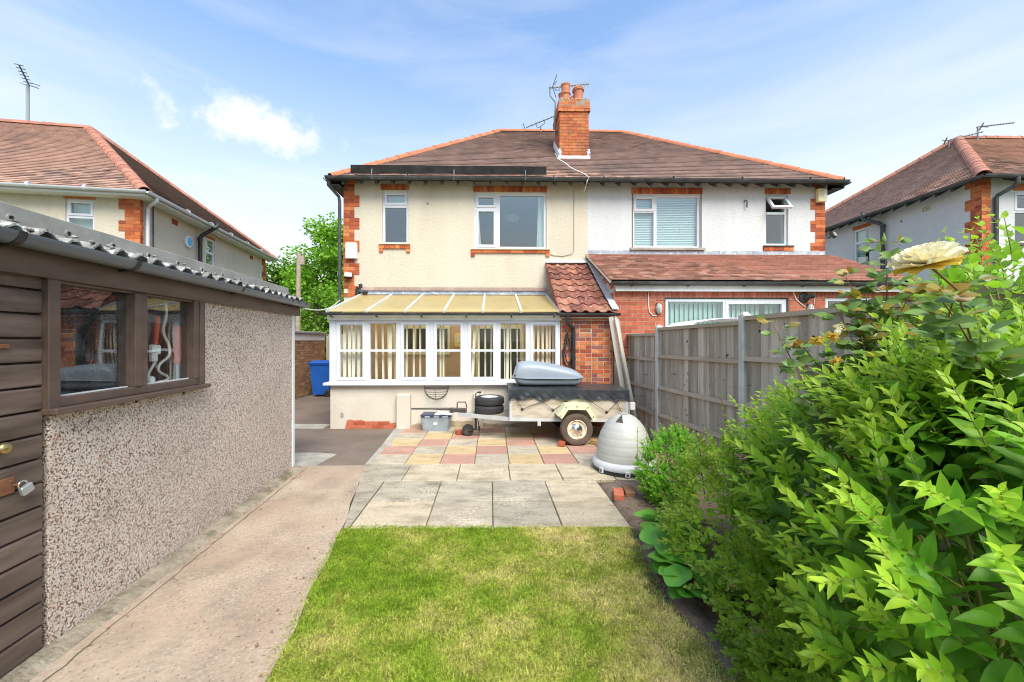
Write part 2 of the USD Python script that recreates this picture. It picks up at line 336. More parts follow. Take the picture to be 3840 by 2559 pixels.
M['polycarb'] = mat('yellowed_polycarbonate', [(0.74, 0.59, 0.26), (0.80, 0.67, 0.36)], 1.3, 0.35, stretch=(1, 0.35, 1), stain=(0.34, 0.24, 0.12), stscale=3.2, stcut=(0.52, 0.78), stfac=0.55, trans=0.58, tcol=(0.97, 0.86, 0.52))
M['glass'] = glass_mat('window_glass', (0.88, 0.94, 0.93), 1.95)
M['glass_clear'] = glass_mat('clear_glass', (0.985, 0.99, 0.985), 1.4)
M['glass_shed'] = glass_mat('dusty_glass', (0.93, 0.95, 0.94), 1.8, wave=0.004, dirt=0.03)
M['room'] = mat('room_plaster', [(0.66, 0.68, 0.66)], 1, 0.9)
M['room_tan'] = mat('tan_inner_wall', [(0.52, 0.33, 0.20), (0.60, 0.41, 0.26)], 2, 0.85)
M['room_floor'] = mat('room_carpet', [(0.22, 0.18, 0.14)], 1, 0.9)
M['blind'] = mat('cream_blind_fabric', [(0.86, 0.82, 0.66), (0.90, 0.86, 0.71)], 3, 0.8, trans=0.3)
M['blind_white'] = mat('white_blind', [(0.72, 0.76, 0.78)], 3, 0.6, trans=0.15)
M['blind_aqua'] = mat('pale_green_blind', [(0.50, 0.68, 0.62), (0.58, 0.76, 0.70)], 3, 0.7, trans=0.2)
M['curtain'] = mat('white_curtain', [(0.72, 0.74, 0.72)], 3, 0.9, trans=0.2)
M['shed_wood'] = mat('brown_stained_timber', [(0.060, 0.038, 0.028), (0.13, 0.088, 0.066), (0.19, 0.135, 0.105)], 14, 0.55, detail=9.0, stretch=(1, 0.09, 1), bump=0.35, bscale=30, bdist=0.004, vary=0.12, stain=(0.22, 0.16, 0.13), stscale=7, stcut=(0.55, 0.85), stfac=0.45)
M['shed_frame'] = mat('brown_frame_timber', [(0.075, 0.046, 0.034), (0.14, 0.094, 0.070)], 16, 0.5, detail=9.0, stretch=(1, 0.12, .5), bump=0.25, bscale=40, bdist=0.003)
M['pebble'] = mat('pebble_dash', [(0.82, 0.755, 0.69), (0.98, 0.91, 0.84)], 1.2, 0.8, bump=1.0, bdist=0.006,
                  vor=(145.0, [(0.0, (0.80, 0.73, 0.66)), (0.31, (0.12, 0.085, 0.07)), (0.42, (0.58, 0.50, 0.43)), (0.55, (0.40, 0.18, 0.105)), (0.63, (0.84, 0.79, 0.74)), (0.84, (0.24, 0.18, 0.15)), (0.90, (0.62, 0.50, 0.40))]),
                  stain=(0.20, 0.15, 0.10), stscale=1.5, stcut=(0.52, 0.8), stfac=0.4)
M['asbestos'] = mat('grey_fibre_cement', [(0.24, 0.23, 0.20), (0.36, 0.35, 0.31)], 5, 0.9, bump=0.3, bscale=50, bdist=0.004, stain=(0.13, 0.12, 0.08), stscale=3, stcut=(0.5, 0.8), stfac=0.6)
M['corrugated'] = mat('lichen_fibre_cement', [(0.10, 0.10, 0.085), (0.34, 0.34, 0.31)], 14, 0.95, bump=0.9, bscale=40, bdist=0.015, speck=(0.60, 0.60, 0.57), spscale=22, spcut=(0.55, 0.66), stain=(0.20, 0.12, 0.05), stscale=9, stcut=(0.58, 0.7), stfac=0.7, lo=0.35, hi=0.65)
M['path'] = mat('pinkish_concrete', [(0.24, 0.18, 0.13), (0.355, 0.26, 0.185), (0.395, 0.295, 0.21), (0.43, 0.34, 0.255)], 1.3, 0.92, detail=9.0, bump=0.6, bscale=30, bdist=0.02, stain=(0.22, 0.187, 0.142), stscale=1.7, stcut=(0.46, 0.62), stfac=0.8, speck=(0.13, 0.095, 0.07), spscale=52, spcut=(0.62, 0.74), stretch=(1, 0.7, 1), lo=0.3, hi=0.7, speck2=(0.46, 0.37, 0.28), sp2scale=70.0, sp2cut=(0.50, 0.64))
M['concrete'] = mat('grey_concrete', [(0.26, 0.24, 0.20), (0.42, 0.39, 0.33)], 4, 0.92, bump=0.4, bscale=60, bdist=0.006, speck=(0.10, 0.09, 0.07), spscale=30, spcut=(0.66, 0.76))
M['post_concrete'] = mat('post_concrete', [(0.40, 0.39, 0.35), (0.55, 0.54, 0.50)], 5, 0.92, bump=0.35, bscale=70, bdist=0.004, stain=(0.30, 0.30, 0.24), stscale=3, stcut=(0.55, 0.8), stfac=0.5)
M['tarmac'] = mat('worn_red_tarmac', [(0.115, 0.088, 0.070), (0.20, 0.150, 0.115)], 1.2, 0.9, bump=0.6, bscale=150, bdist=0.006, speck=(0.30, 0.25, 0.21), spscale=160, spcut=(0.62, 0.74), stain=(0.17, 0.085, 0.06), stscale=1.0, stcut=(0.55, 0.75), stfac=0.6)
def slab(name, a, b, st): return mat(name, [a, b], 3.5, 0.9, detail=9.0, bump=0.45, bscale=60, bdist=0.005, vary=0.12, stretch=(0.7, 1.5, 1), stain=st, stscale=4.5, stcut=(0.46, 0.66), stfac=0.85, speck=tuple(.5 * q for q in st), spscale=48, spcut=(0.62, 0.72), lo=0.33, hi=0.67, speck2=tuple(min(1, 1.25 * q) for q in b), sp2scale=38.0)
M['slab_grey'] = slab('grey_slab', (0.31, 0.27, 0.20), (0.41, 0.36, 0.275), (0.175, 0.155, 0.115))
M['slab_buff'] = slab('buff_slab', (0.40, 0.325, 0.225), (0.48, 0.40, 0.285), (0.27, 0.225, 0.155))
M['slab_pale'] = slab('pale_slab', (0.39, 0.33, 0.245), (0.47, 0.40, 0.30), (0.26, 0.22, 0.16))
M['slab_yellow'] = slab('yellow_slab', (0.43, 0.31, 0.155), (0.50, 0.37, 0.20), (0.33, 0.25, 0.15))
M['slab_red'] = slab('pink_slab', (0.38, 0.20, 0.145), (0.45, 0.25, 0.19), (0.31, 0.20, 0.145))
M['joint'] = mat('dark_joint_soil', [(0.09, 0.075, 0.05), (0.19, 0.16, 0.11)], 9, 0.95, stain=(0.05, 0.09, 0.02), stscale=4, stcut=(0.55, 0.65), stfac=0.8)
M['soil'] = mat('dry_soil', [(0.14, 0.095, 0.066), (0.25, 0.18, 0.13)], 7, 0.95, bump=0.9, bscale=40, bdist=0.02, speck=(0.30, 0.24, 0.18), spscale=70, spcut=(0.62, 0.72))
M['earth'] = mat('open_ground', [(0.10, 0.12, 0.05), (0.17, 0.17, 0.09)], 0.4, 0.95)
M['lawn_base'] = mat('turf_base', [(0.13, 0.12, 0.045), (0.27, 0.215, 0.11)], 3.0, 0.95, bump=0.8, bscale=70, bdist=0.015)
M['fence_wood'] = mat('weathered_fence_board', [(0.25, 0.205, 0.15), (0.41, 0.355, 0.28), (0.53, 0.48, 0.40)], 9, 0.85, detail=8.0, stretch=(1, 1, 0.07), bump=0.35, bscale=40, bdist=0.004, vary=0.34, stain=(0.14, 0.092, 0.06), stscale=8, stcut=(0.50, 0.72), stfac=0.65, speck=(0.045, 0.03, 0.022), spscale=15, spcut=(0.68, 0.71))
M['fence_rail'] = mat('weathered_rail', [(0.28, 0.225, 0.16), (0.42, 0.355, 0.27)], 7, 0.85, stretch=(1, 0.15, 1), bump=0.3, bscale=40, bdist=0.003)
M['plank'] = mat('grey_plank', [(0.33, 0.30, 0.25), (0.48, 0.45, 0.39)], 7, 0.85, stretch=(1, 1, 0.12), bump=0.2, bscale=40, bdist=0.003, vary=0.15)
M['ply'] = mat('weathered_plywood', [(0.30, 0.24, 0.16), (0.50, 0.43, 0.33), (0.56, 0.51, 0.43)], 5, 0.85, stretch=(0.5, 1, 2.2), bump=0.3, bscale=30, bdist=0.004, stain=(0.14, 0.10, 0.06), stscale=5, stcut=(0.56, 0.76), stfac=0.7)
M['galv'] = mat('galvanised_steel', [(0.48, 0.49, 0.48), (0.62, 0.63, 0.62)], 6, 0.5, metallic=0.25, stain=(0.30, 0.24, 0.18), stscale=7, stcut=(0.6, 0.8), stfac=0.6)
M['steel_dark'] = mat('dark_steel', [(0.05, 0.048, 0.045), (0.10, 0.085, 0.07)], 8, 0.55, metallic=0.3)
M['rust'] = mat('rusty_steel', [(0.16, 0.06, 0.025), (0.30, 0.13, 0.06)], 14, 0.8)
M['tarp'] = mat('black_vinyl_cover', [(0.020, 0.024, 0.028), (0.045, 0.05, 0.055)], 5, 0.36, bump=0.25, bscale=7, bdist=0.03, stain=(0.10, 0.09, 0.08), stscale=4, stcut=(0.58, 0.85), stfac=0.6)
M['rubber'] = mat('tyre_rubber', [(0.022, 0.022, 0.022), (0.045, 0.044, 0.042)], 8, 0.75, bump=0.2, bscale=120, bdist=0.003)
M['rubber_brown'] = mat('dusty_tyre_rubber', [(0.075, 0.052, 0.038), (0.12, 0.085, 0.062)], 8, 0.8, bump=0.2, bscale=120, bdist=0.003)
M['rim'] = mat('cream_rim_rusting', [(0.70, 0.60, 0.42), (0.76, 0.68, 0.52)], 8, 0.5, stain=(0.26, 0.10, 0.03), stscale=16, stcut=(0.50, 0.62), stfac=0.9)
M['chrome'] = mat('chrome', [(0.80, 0.80, 0.80)], 3, 0.08, metallic=1.0)
M['mudguard'] = mat('pale_lime_paint', [(0.62, 0.62, 0.36), (0.70, 0.70, 0.45)], 5, 0.5, stain=(0.40, 0.36, 0.22), stscale=8, stcut=(0.6, 0.85), stfac=0.4)
M['roof_box'] = mat('blue_grey_plastic', [(0.25, 0.29, 0.33), (0.29, 0.33, 0.37)], 2, 0.38, bump=0.05, bscale=300, bdist=0.001)
M['roof_box_low'] = mat('grey_plastic', [(0.17, 0.19, 0.205), (0.21, 0.23, 0.245)], 2, 0.45)
M['compost'] = mat('pale_grey_plastic', [(0.38, 0.375, 0.34), (0.44, 0.435, 0.40)], 2, 0.45, bump=0.05, bscale=200, bdist=0.001)
M['compost_rim'] = mat('light_grey_plastic', [(0.48, 0.485, 0.49), (0.54, 0.545, 0.55)], 2, 0.4)
M['compost_seam'] = mat('grey_seam', [(0.40, 0.40, 0.37)], 2, 0.6)
M['bin_blue'] = mat('blue_bin_plastic', [(0.010, 0.085, 0.36), (0.014, 0.105, 0.43)], 3, 0.4)
M['tub'] = usdkit.material(stage, '/World/Looks/clear_tub', {'p': ('principled_bsdf', {'base_color': (0.50, 0.56, 0.60), 'roughness': 0.3, 'alpha': 1.0}), 't': ('transparent_bsdf', {'color': (0.80, 0.86, 0.90)}),
                          'n': ('noise_texture', {'scale': 9.0}), 'r': ('map_range', {'from_min': 0.3, 'from_max': 0.7, 'to_min': 0.35, 'to_max': 0.6}), 'm': ('mix_closure', {})},
                          [('n.fac', 'r.value'), ('r.result', 'm.fac'), ('t.BSDF', 'm.closure1'), ('p.BSDF', 'm.closure2')], surface='m.closure')
M['navy'] = mat('navy_lid', [(0.02, 0.03, 0.07), (0.03, 0.045, 0.10)], 4, 0.4)
M['rag'] = mat('pale_rag', [(0.62, 0.58, 0.50), (0.70, 0.67, 0.60)], 8, 0.9)
M['iron'] = mat('rusty_wire', [(0.035, 0.03, 0.026), (0.07, 0.05, 0.04)], 20, 0.6)
M['aerial'] = mat('dull_aluminium', [(0.13, 0.14, 0.15), (0.20, 0.21, 0.22)], 9, 0.5, metallic=0.3)
M['mast'] = mat('grey_mast', [(0.30, 0.32, 0.34)], 9, 0.5, metallic=0.2)
M['cable'] = mat('white_cable', [(0.66, 0.63, 0.56)], 9, 0.6)
M['old_cable'] = mat('dirty_cable', [(0.34, 0.29, 0.21)], 9, 0.7)
M['orange'] = mat('orange_plastic', [(0.62, 0.085, 0.02)], 3, 0.4)
M['brass'] = mat('brass', [(0.45, 0.33, 0.14)], 3, 0.3, metallic=0.9)
M['silver'] = mat('padlock_steel', [(0.46, 0.47, 0.46)], 6, 0.35, metallic=0.6)
M['blue_disc'] = mat('sky_blue_plastic', [(0.05, 0.36, 0.66)], 3, 0.4)
M['alarm_cream'] = mat('yellowed_plastic', [(0.72, 0.64, 0.38)], 3, 0.5)
M['clock'] = mat('yellow_clock', [(0.78, 0.55, 0.14)], 3, 0.4)
M['clock_face'] = mat('clock_face', [(0.70, 0.68, 0.48), (0.40, 0.45, 0.22)], 16, 0.4, lo=0.45, hi=0.6)
M['canvas'] = mat('white_canvas', [(0.78, 0.76, 0.78)], 3, 0.8, bump=0.2, bscale=12, bdist=0.02)
M['bag'] = mat('grey_bag', [(0.05, 0.06, 0.065), (0.08, 0.09, 0.10)], 3, 0.5)
M['lens'] = mat('lamp_lens', [(0.42, 0.42, 0.38)], 3, 0.3)
M['bark'] = mat('bark', [(0.07, 0.05, 0.035), (0.13, 0.10, 0.07)], 9, 0.9)
M['twig'] = mat('brown_twig', [(0.20, 0.10, 0.055), (0.28, 0.16, 0.09)], 9, 0.8, vary=0.25)
M['stem_green'] = mat('green_stem', [(0.20, 0.23, 0.05), (0.27, 0.24, 0.07)], 9, 0.7)
M['stem_red'] = mat('red_stem', [(0.16, 0.07, 0.035), (0.20, 0.11, 0.05)], 9, 0.6)
def leaf(name, a, b, vary=0.25, trans=0.48, rough=0.45, scale=14, spec=0.4): return mat(name, [a, b], scale, rough, vary=vary, trans=trans, spec=spec, bump=0.12, bscale=160, bdist=0.002)
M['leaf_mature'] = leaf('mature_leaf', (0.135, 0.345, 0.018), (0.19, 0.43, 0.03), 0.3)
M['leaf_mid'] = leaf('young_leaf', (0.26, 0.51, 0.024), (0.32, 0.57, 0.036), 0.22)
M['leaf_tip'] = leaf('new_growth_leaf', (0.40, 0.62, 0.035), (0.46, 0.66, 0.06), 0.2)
M['leaf_spirea'] = leaf('spirea_leaf', (0.33, 0.55, 0.035), (0.42, 0.62, 0.06), 0.3, 0.55)
M['leaf_bright'] = leaf('lime_leaf', (0.15, 0.43, 0.016), (0.22, 0.52, 0.03), 0.3)
M['leaf_berg'] = leaf('glossy_broad_leaf', (0.07, 0.25, 0.02), (0.15, 0.38, 0.04), 0.2, 0.2, 0.3, 9)
M['leaf_rose'] = leaf('rose_leaf', (0.13, 0.24, 0.05), (0.20, 0.30, 0.07), 0.3, 0.3, 0.3)
M['leaf_rose_red'] = leaf('bronze_rose_leaf', (0.34, 0.19, 0.03), (0.26, 0.24, 0.03), 0.3, 0.3, 0.35)
M['leaf_climb'] = leaf('climber_leaf', (0.19, 0.33, 0.03), (0.25, 0.39, 0.05), 0.3)
M['leaf_tree'] = leaf('maple_leaf', (0.14, 0.31, 0.016), (0.21, 0.40, 0.026), 0.4, 0.4, 0.5, 2)
M['seed_head'] = mat('dry_seed_head', [(0.27, 0.17, 0.10), (0.36, 0.26, 0.15)], 30, 0.9, vary=0.3)
M['pink'] = mat('pink_petal', [(0.60, 0.22, 0.32), (0.70, 0.36, 0.44)], 30, 0.7, trans=0.3)
M['petal'] = mat('cream_petal', [(0.84, 0.80, 0.60), (0.88, 0.86, 0.74)], 20, 0.6, trans=0.3, tcol=(0.88, 0.72, 0.30))
M['petal_yellow'] = mat('yellow_petal', [(0.72, 0.46, 0.05), (0.80, 0.60, 0.14)], 20, 0.6, trans=0.3)

# ------------------------------------------------------------------ ground, tarmac, path, patio, lawn, soil
def sheet(name, poly, z0, z1, m, **kw):
    return obj(name, prismvf(poly, z0, z1), m, None, kind='structure', **kw)

sheet('ground', rect(-900, 900, -900, 900), -0.30, -0.06, M['earth'], label='open ground running off behind the houses')
sheet('tarmac', [(-5.6, 2.0), (-2.4, 2.0), (-1.60, 5.28), (-1.72, 7.52), (-3.1, 7.49), (-3.6, 9.0), (-3.6, 18), (-5.6, 18)], -0.055, -0.022, M['tarmac'], label='worn reddish tarmac drive beside the house')
sheet('concrete_strip', [(-5.5, 7.46), (-3.24, 7.46), (-3.24, 7.85), (-5.5, 7.85)], -0.05, -0.012, M['concrete'], label='pale concrete strip across the tarmac')
sheet('garage_apron', [(-2.56, 5.16), (-2.36, 5.17), (-2.30, 5.75), (-2.56, 5.82), (-3.4, 5.82), (-3.4, 5.16)], -0.05, -0.008, M['concrete'], label='grey concrete patch at the garage corner')

def path_edge(y): return float(np.interp(y, [0.0, 1.9, 2.45, 3.45, 5.2], [-0.78, -1.075, -1.175, -1.335, -1.725]))
pl = [(-2.105 - 0.0918 * y, y) for y in np.linspace(0.2, 5.17, 14)]
pr = [(path_edge(y) + 0.012 * math.sin(y * 9), y) for y in np.linspace(5.19, 0.2, 30)]
mp = trimesh.Trimesh(*prismvf(pl + pr, -0.05, 0.004), process=False)
path_p = sheet('concrete_path', pl + pr, -0.05, 0.004, M['path'], label='pinkish concrete path between the garage and the lawn')
def crack(pts, w, seed):
    r = np.random.default_rng(seed); pts = np.array(pts, float)
    t = np.linspace(0, len(pts) - 1, 60); c = np.c_[np.interp(t, np.arange(len(pts)), pts[:, 0]), np.interp(t, np.arange(len(pts)), pts[:, 1])]
    c += r.normal(0, .006, c.shape); ww = w * r.uniform(.3, 1.4, 60); d = np.gradient(c, axis=0); nn = np.c_[-d[:, 1], d[:, 0]] / (np.linalg.norm(d, axis=1, keepdims=True) + 1e-9)
    a, b = c + nn * ww[:, None] / 2, c - nn * ww[:, None] / 2
    V = np.vstack([np.c_[a, np.full(60, .0062)], np.c_[b, np.full(60, .0062)]]); i = np.arange(59)
    obj('crack', (V, np.vstack([np.stack([i, 60 + i, 61 + i], 1), np.stack([i, 61 + i, i + 1], 1)])), M['joint'], path_p)
crack([(-2.105 + .165 - .0918 * y, y) for y in (1.2, 1.8, 2.5, 3.3, 4.2, 5.1)], .009, 1)
# rough mortar fillet and low ledge along the garage foot
fil = MB()
for i in range(24):
    y0, y1 = 0.3 + i * 0.2, 0.5 + i * 0.2
    w0, w1 = [0.10 + 0.035 * meshkit.noise(np.array([y * 2.0, 0, 0])) for y in (y0, y1)]
    P = []
    for y, w in ((y0, w0), (y1, w1)):
        x = -2.108 - 0.0918 * y
        P += [(x - 0.02, y, 0.0), (x + w, y, 0.0), (x - 0.02, y, 0.032), (x + w * 0.45, y, 0.026)]
    m_ = m3.Manifold.hull_points(np.array(P)).to_mesh()
    fil.add((np.array(m_.vert_properties[:, :3]), np.array(m_.tri_verts)))
obj('mortar_fillet', fil, mat('rough_mortar', [(0.20, 0.165, 0.115), (0.33, 0.275, 0.20), (0.40, 0.345, 0.26)], 7, 0.95, detail=9.0, bump=1.0, bscale=34, bdist=0.02, stain=(0.13, 0.11, 0.065), stscale=5, stcut=(0.48, 0.62), stfac=0.8), None, kind='structure', label='rough grey mortar ledge along the foot of the garage wall')

# patio: large slabs in three rows, then five rows of small coloured slabs
PY = 0.014
def pt(s, t):  # patio frame: s along the rows, t away from the camera
    return (-0.065 + s * math.cos(PY) - t * 0.024, 3.455 + s * math.sin(PY) + t)
UsdGeom.Xform.Define(stage, '/World/patio'); USED.add('/World/patio'); FRAMES['/World/patio'] = np.eye(4)
data(stage.GetPrimAtPath('/World/patio'), kind='structure', label='patio of grey slabs in front and small coloured slabs behind')
obj('bed', prismvf([(-1.325, 3.46), pt(1.175, 0), (1.10, 4.66), pt(2.6, 1.2), (2.55, 7.60), (-1.72, 7.52), (-1.72, 5.25)], -0.05, -0.018, 'xy'), M['joint'], '/World/patio')
def flag(s0, s1, t0, t1, dz, m, g=0.0045):
    P = []
    for s, t in ((s0 + g, t0 + 1.7 * g), (s1 - g, t0 + 1.7 * g), (s1 - g, t1 - 1.7 * g), (s0 + g, t1 - 1.7 * g)):
        P.append(pt(s, t))
    c = np.mean(P, 0); top = [(c[0] + (p[0] - c[0]) * (1 - .006 / .3), c[1] + (p[1] - c[1]) * (1 - .006 / .3)) for p in P]
    tl = [random.uniform(-.002, .002) for _ in range(2)]
    pts = [(p[0], p[1], -0.03) for p in P] + [(p[0], p[1], dz - .006) for p in P] + [(p[0], p[1], dz + tl[0] * (p[0] - c[0]) / .3 + tl[1] * (p[1] - c[1]) / .3) for p in top]
    mm = m3.Manifold.hull_points(np.array(pts)).to_mesh()
    obj('slab', (np.array(mm.vert_properties[:, :3]), np.array(mm.tri_verts)), m, '/World/patio')
xs = [-1.214, -0.574, 0.0, 0.593, 1.177]
mats_ab = [[M['slab_buff'], M['slab_pale'], M['slab_grey'], M['slab_buff']], [M['slab_grey'], M['slab_grey'], M['slab_grey'], M['slab_buff']]]
for r, (t0, t1) in enumerate(((0.0, 0.585), (0.585, 1.178))):
    for c in range(4):
        flag(xs[c], xs[c + 1], t0, t1, random.uniform(0.0, .005), mats_ab[r][c])
# narrow cut pieces beside the path
for t0, t1 in ((0.0, 0.585), (0.585, 1.178)):
    P = [(path_edge(3.455 + t0) + .012, 3.44 + t0 + .008), (pt(xs[0], t0)[0] - .007, 3.44 + t0 + .008), (pt(xs[0], t1)[0] - .007, 3.44 + t1 - .006), (path_edge(3.455 + t1) + .012, 3.44 + t1 - .006)]
    obj('slab', prismvf(P, -0.03, 0.001), M['slab_grey'], '/World/patio')
xc = [-1.63, -1.03, -0.405, 0.205, 0.81, 1.42, 2.05]
mc = [M['slab_grey'], M['slab_buff'], M['slab_buff'], M['slab_buff'], M['slab_buff'], M['slab_pale']]
for c in range(6):
    flag(xc[c], xc[c + 1], 1.178, 1.812, random.uniform(0, .004), mc[c])
cols3 = [M['slab_pale'], M['slab_yellow'], M['slab_red']]
for r in range(5):
    for c in range(0, 9):
        s0 = -1.575 + c * 0.4495 + (0.0 if r < 3 else 0.012)
        flag(s0, s0 + 0.4495, 1.812 + r * 0.449, 1.812 + (r + 1) * 0.449, random.uniform(0, .004), cols3[(c - r) % 3], 0.004)
obj('mortar_haunch', prismvf([(-1.62, 5.26), (-1.60, 5.26), (-1.70, 7.50), (-1.92, 7.50), (-1.80, 6.2), (-1.74, 5.26)], -0.04, 0.0, 'xy'), M['concrete'], '/World/patio')

# soil bed on the right and turf
lawnR = [(1.10, 3.44), (1.06, 3.0), (1.03, 2.55), (1.07, 2.3), (1.14, 1.9), (1.18, 1.2), (1.18, 0.3)]
lawn_poly = [(path_edge(y) + 0.03, y) for y in np.linspace(0.3, 3.43, 12)] + lawnR
sheet('lawn', lawn_poly, -0.06, -0.012, M['lawn_base'], label='small back lawn of patchy green and straw coloured turf')
g = np.mgrid[1.0:2.95:40j, 0.2:7.3:110j].reshape(2, -1).T
hz = -0.03 + 0.045 * meshkit.fbm(np.c_[g * 5, np.zeros(len(g))], 4) * 1.0 + 0.02 * meshkit.fbm(np.c_[g * 22, np.zeros(len(g))], 2)
lim = np.interp(g[:, 1], [0.3, 1.2, 1.9, 2.3, 2.55, 3.0, 3.45, 4.6, 4.75, 5.2], [1.1, 1.1, 1.08, 1.04, 1.01, 1.04, 1.125, 1.10, 1.9, 2.4])
hz -= 0.09 * np.clip((lim - g[:, 0]) / 0.06 + 0.5, 0, 1)
ii, jj = np.meshgrid(np.arange(39), np.arange(109), indexing='ij')
q = np.stack([ii * 110 + jj, (ii + 1) * 110 + jj, (ii + 1) * 110 + jj + 1, ii * 110 + jj + 1], -1).reshape(-1, 4)
obj('soil_bed', (np.c_[g, hz], q), M['soil'], None, smooth=True, kind='structure', label='bare brown soil border between the lawn and the fence')

# turf blades
def in_poly(pts, poly):
    poly = np.array(poly); x, y = pts[:, 0], pts[:, 1]; inside = np.zeros(len(pts), bool); j = len(poly) - 1
    for i in range(len(poly)):
        xi, yi, xj, yj = *poly[i], *poly[j]
        hit = ((yi > y) != (yj > y)) & (x < (xj - xi) * (y - yi) / (yj - yi + 1e-12) + xi)
        inside ^= hit; j = i
    return inside
gr = UsdGeom.PointInstancer.Define(stage, '/World/turf'); USED.add('/World/turf')
data(gr.GetPrim(), kind='stuff', label='short mown grass blades of the lawn, green with straw patches', category='grass')
N_ = {'oi': ('object_info', {}), 'oa': ('math', {'math_type': 'add'}), 'of': ('math', {'math_type': 'fraction'}), 'ov': ('map_range', {'to_min': 0.45, 'to_max': 1.5}), 'sc': ('vector_math', {'math_type': 'scale'}), 'g': ('geometry', {}), 'n1': ('noise_texture', {'scale': 1.7, 'detail': 5.0, 'roughness': 0.65}), 'n2': ('noise_texture', {'scale': 60.0, 'detail': 1.0}),
      'gx': ('separate_xyz', {}), 'xr': ('map_range', {'from_min': -1.1, 'from_max': 1.1, 'to_min': -0.085, 'to_max': 0.085, 'clamp': True}), 'ax': ('math', {'math_type': 'add'}),
      'mm': ('math', {'math_type': 'multiply_add', 'value2': 0.28, 'value3': -0.14}), 'aa': ('math', {'math_type': 'add'}),
      'r': ('rgb_ramp', {'ramp': [(0.26, (0.155, 0.275, 0.02)), (0.40, (0.26, 0.37, 0.038)), (0.52, (0.42, 0.44, 0.09)), (0.64, (0.62, 0.55, 0.20)), (0.76, (0.70, 0.55, 0.28))]}),
      'd': ('diffuse_bsdf', {}), 't': ('translucent_bsdf', {}), 'x': ('mix_closure', {'fac': 0.35}),
      'n3': ('noise_texture', {'scale': 2.3, 'detail': 3.0}), 'r3': ('map_range', {'from_min': 0.66, 'from_max': 0.74, 'to_max': 0.75, 'clamp': True}), 'm3': ('mix', {'color2': (0.22, 0.10, 0.02)}),
      'off': ('vector_math', {'math_type': 'add', 'vector2': (3.1, 7.7, 0.0)})}
turf_mat = usdkit.material(stage, '/World/Looks/turf_blade', N_, [('oi.random', 'oa.value1'), ('g.random_per_island', 'oa.value2'), ('oa.value', 'of.value1'), ('of.value', 'ov.value'), ('ov.result', 'sc.scale'), ('m3.color', 'sc.vector1'), ('g.position', 'n1.vector'), ('g.position', 'n2.vector'), ('g.position', 'gx.vector'), ('gx.x', 'xr.value'), ('n1.fac', 'ax.value1'), ('xr.result', 'ax.value2'),
    ('n2.fac', 'mm.value1'), ('ax.value', 'aa.value1'), ('mm.value', 'aa.value2'), ('aa.value', 'r.fac'), ('g.position', 'off.vector1'), ('off.vector', 'n3.vector'), ('n3.fac', 'r3.value'), ('r3.result', 'm3.fac'), ('r.color', 'm3.color1'),
    ('sc.vector', 'd.color'), ('sc.vector', 't.color'), ('d.BSDF', 'x.closure1'), ('t.BSDF', 'x.closure2')], surface='x.closure')
protos = []
for k in range(6):
    mb = MB(); r = np.random.default_rng(100 + k)
    for b in range(16):
        a, l, w = r.uniform(0, 2 * PI), r.uniform(0.014, 0.034), r.uniform(0.0014, 0.0026)
        o = r.normal(0, 0.013, 2); lean = r.uniform(0.2, 1.3)
        dx, dy = math.cos(a), math.sin(a)
        p0 = np.array([o[0], o[1], -0.006]); p1 = p0 + [dx * l * .35 * lean, dy * l * .35 * lean, l * .62]; p2 = p0 + [dx * l * lean * .95, dy * l * lean * .95, l * (1 - .25 * lean)]
        s = np.array([-dy, dx, 0]) * w
        mb.add((np.array([p0 - s, p0 + s, p1 + s * .9, p1 - s * .9, p2]), np.array([[0, 1, 2], [0, 2, 3], [3, 2, 4]])))
    p = '/World/turf/tuft' + ('' if k == 0 else '_%03d' % k); USED.add(p)
    usdkit.mesh(stage, p, mb.get(), turf_mat); protos.append(p)
n_ = 26000
P = np.c_[rng.uniform(-1.35, 1.22, n_), 1.55 + (3.47 - 1.55) * rng.uniform(0, 1, n_)]
P = P[in_poly(P, [(path_edge(y) + 0.015 + .012 * math.sin(y * 23), y) for y in np.linspace(1.5, 3.45, 40)] + [(1.12 + .02 * math.sin(y * 17), y) if y > 3.2 else (float(np.interp(y, [1.5, 1.9, 2.3, 2.55, 3.0, 3.2], [1.19, 1.155, 1.08, 1.03, 1.05, 1.09])) + .025 * math.sin(y * 31), y) for y in np.linspace(3.46, 1.5, 40)])]
bald = meshkit.fbm(np.c_[P * 2.3, np.full(len(P), 5.0)], 3)
edge = np.interp(P[:, 1], [1.9, 2.3, 2.55, 3.0, 3.45], [1.165, 1.08, 1.03, 1.05, 1.12]) - P[:, 0]
keep = (bald < 0.78 + rng.uniform(-.06, .1, len(P))) & (rng.uniform(0, .22, len(P)) < edge + .03)
P = P[keep]
ex_ = np.c_[rng.uniform(-1.30, 1.10, 420), 3.455 + np.abs(rng.normal(0, .016, 420))]
ey_ = rng.uniform(1.6, 3.4, 420); ex2 = np.c_[[path_edge(y) - abs(q) for y, q in zip(ey_, rng.normal(0, .014, 420))], ey_]
P = np.vstack([P, ex_, ex2]); ang_n = len(P)
gr.CreatePrototypesRel().SetTargets([Sdf.Path(p) for p in protos])
gr.CreateProtoIndicesAttr(Vt.IntArray.FromNumpy(rng.integers(0, 6, len(P)).astype(np.int32)))
gr.CreatePositionsAttr(Vt.Vec3fArray.FromNumpy(np.c_[P, np.full(len(P), -0.012)].astype(np.float32)))
ang = rng.uniform(0, 2 * PI, len(P)) / 2
gr.CreateOrientationsAttr(Vt.QuathArray([Gf.Quath(float(math.cos(a)), 0, 0, float(math.sin(a))) for a in ang]))
gr.CreateScalesAttr(Vt.Vec3fArray.FromNumpy((np.c_[np.ones(len(P)), np.ones(len(P)), np.ones(len(P))] * (0.8 + 0.5 * rng.uniform(0, 1, (len(P), 1)))).astype(np.float32)))

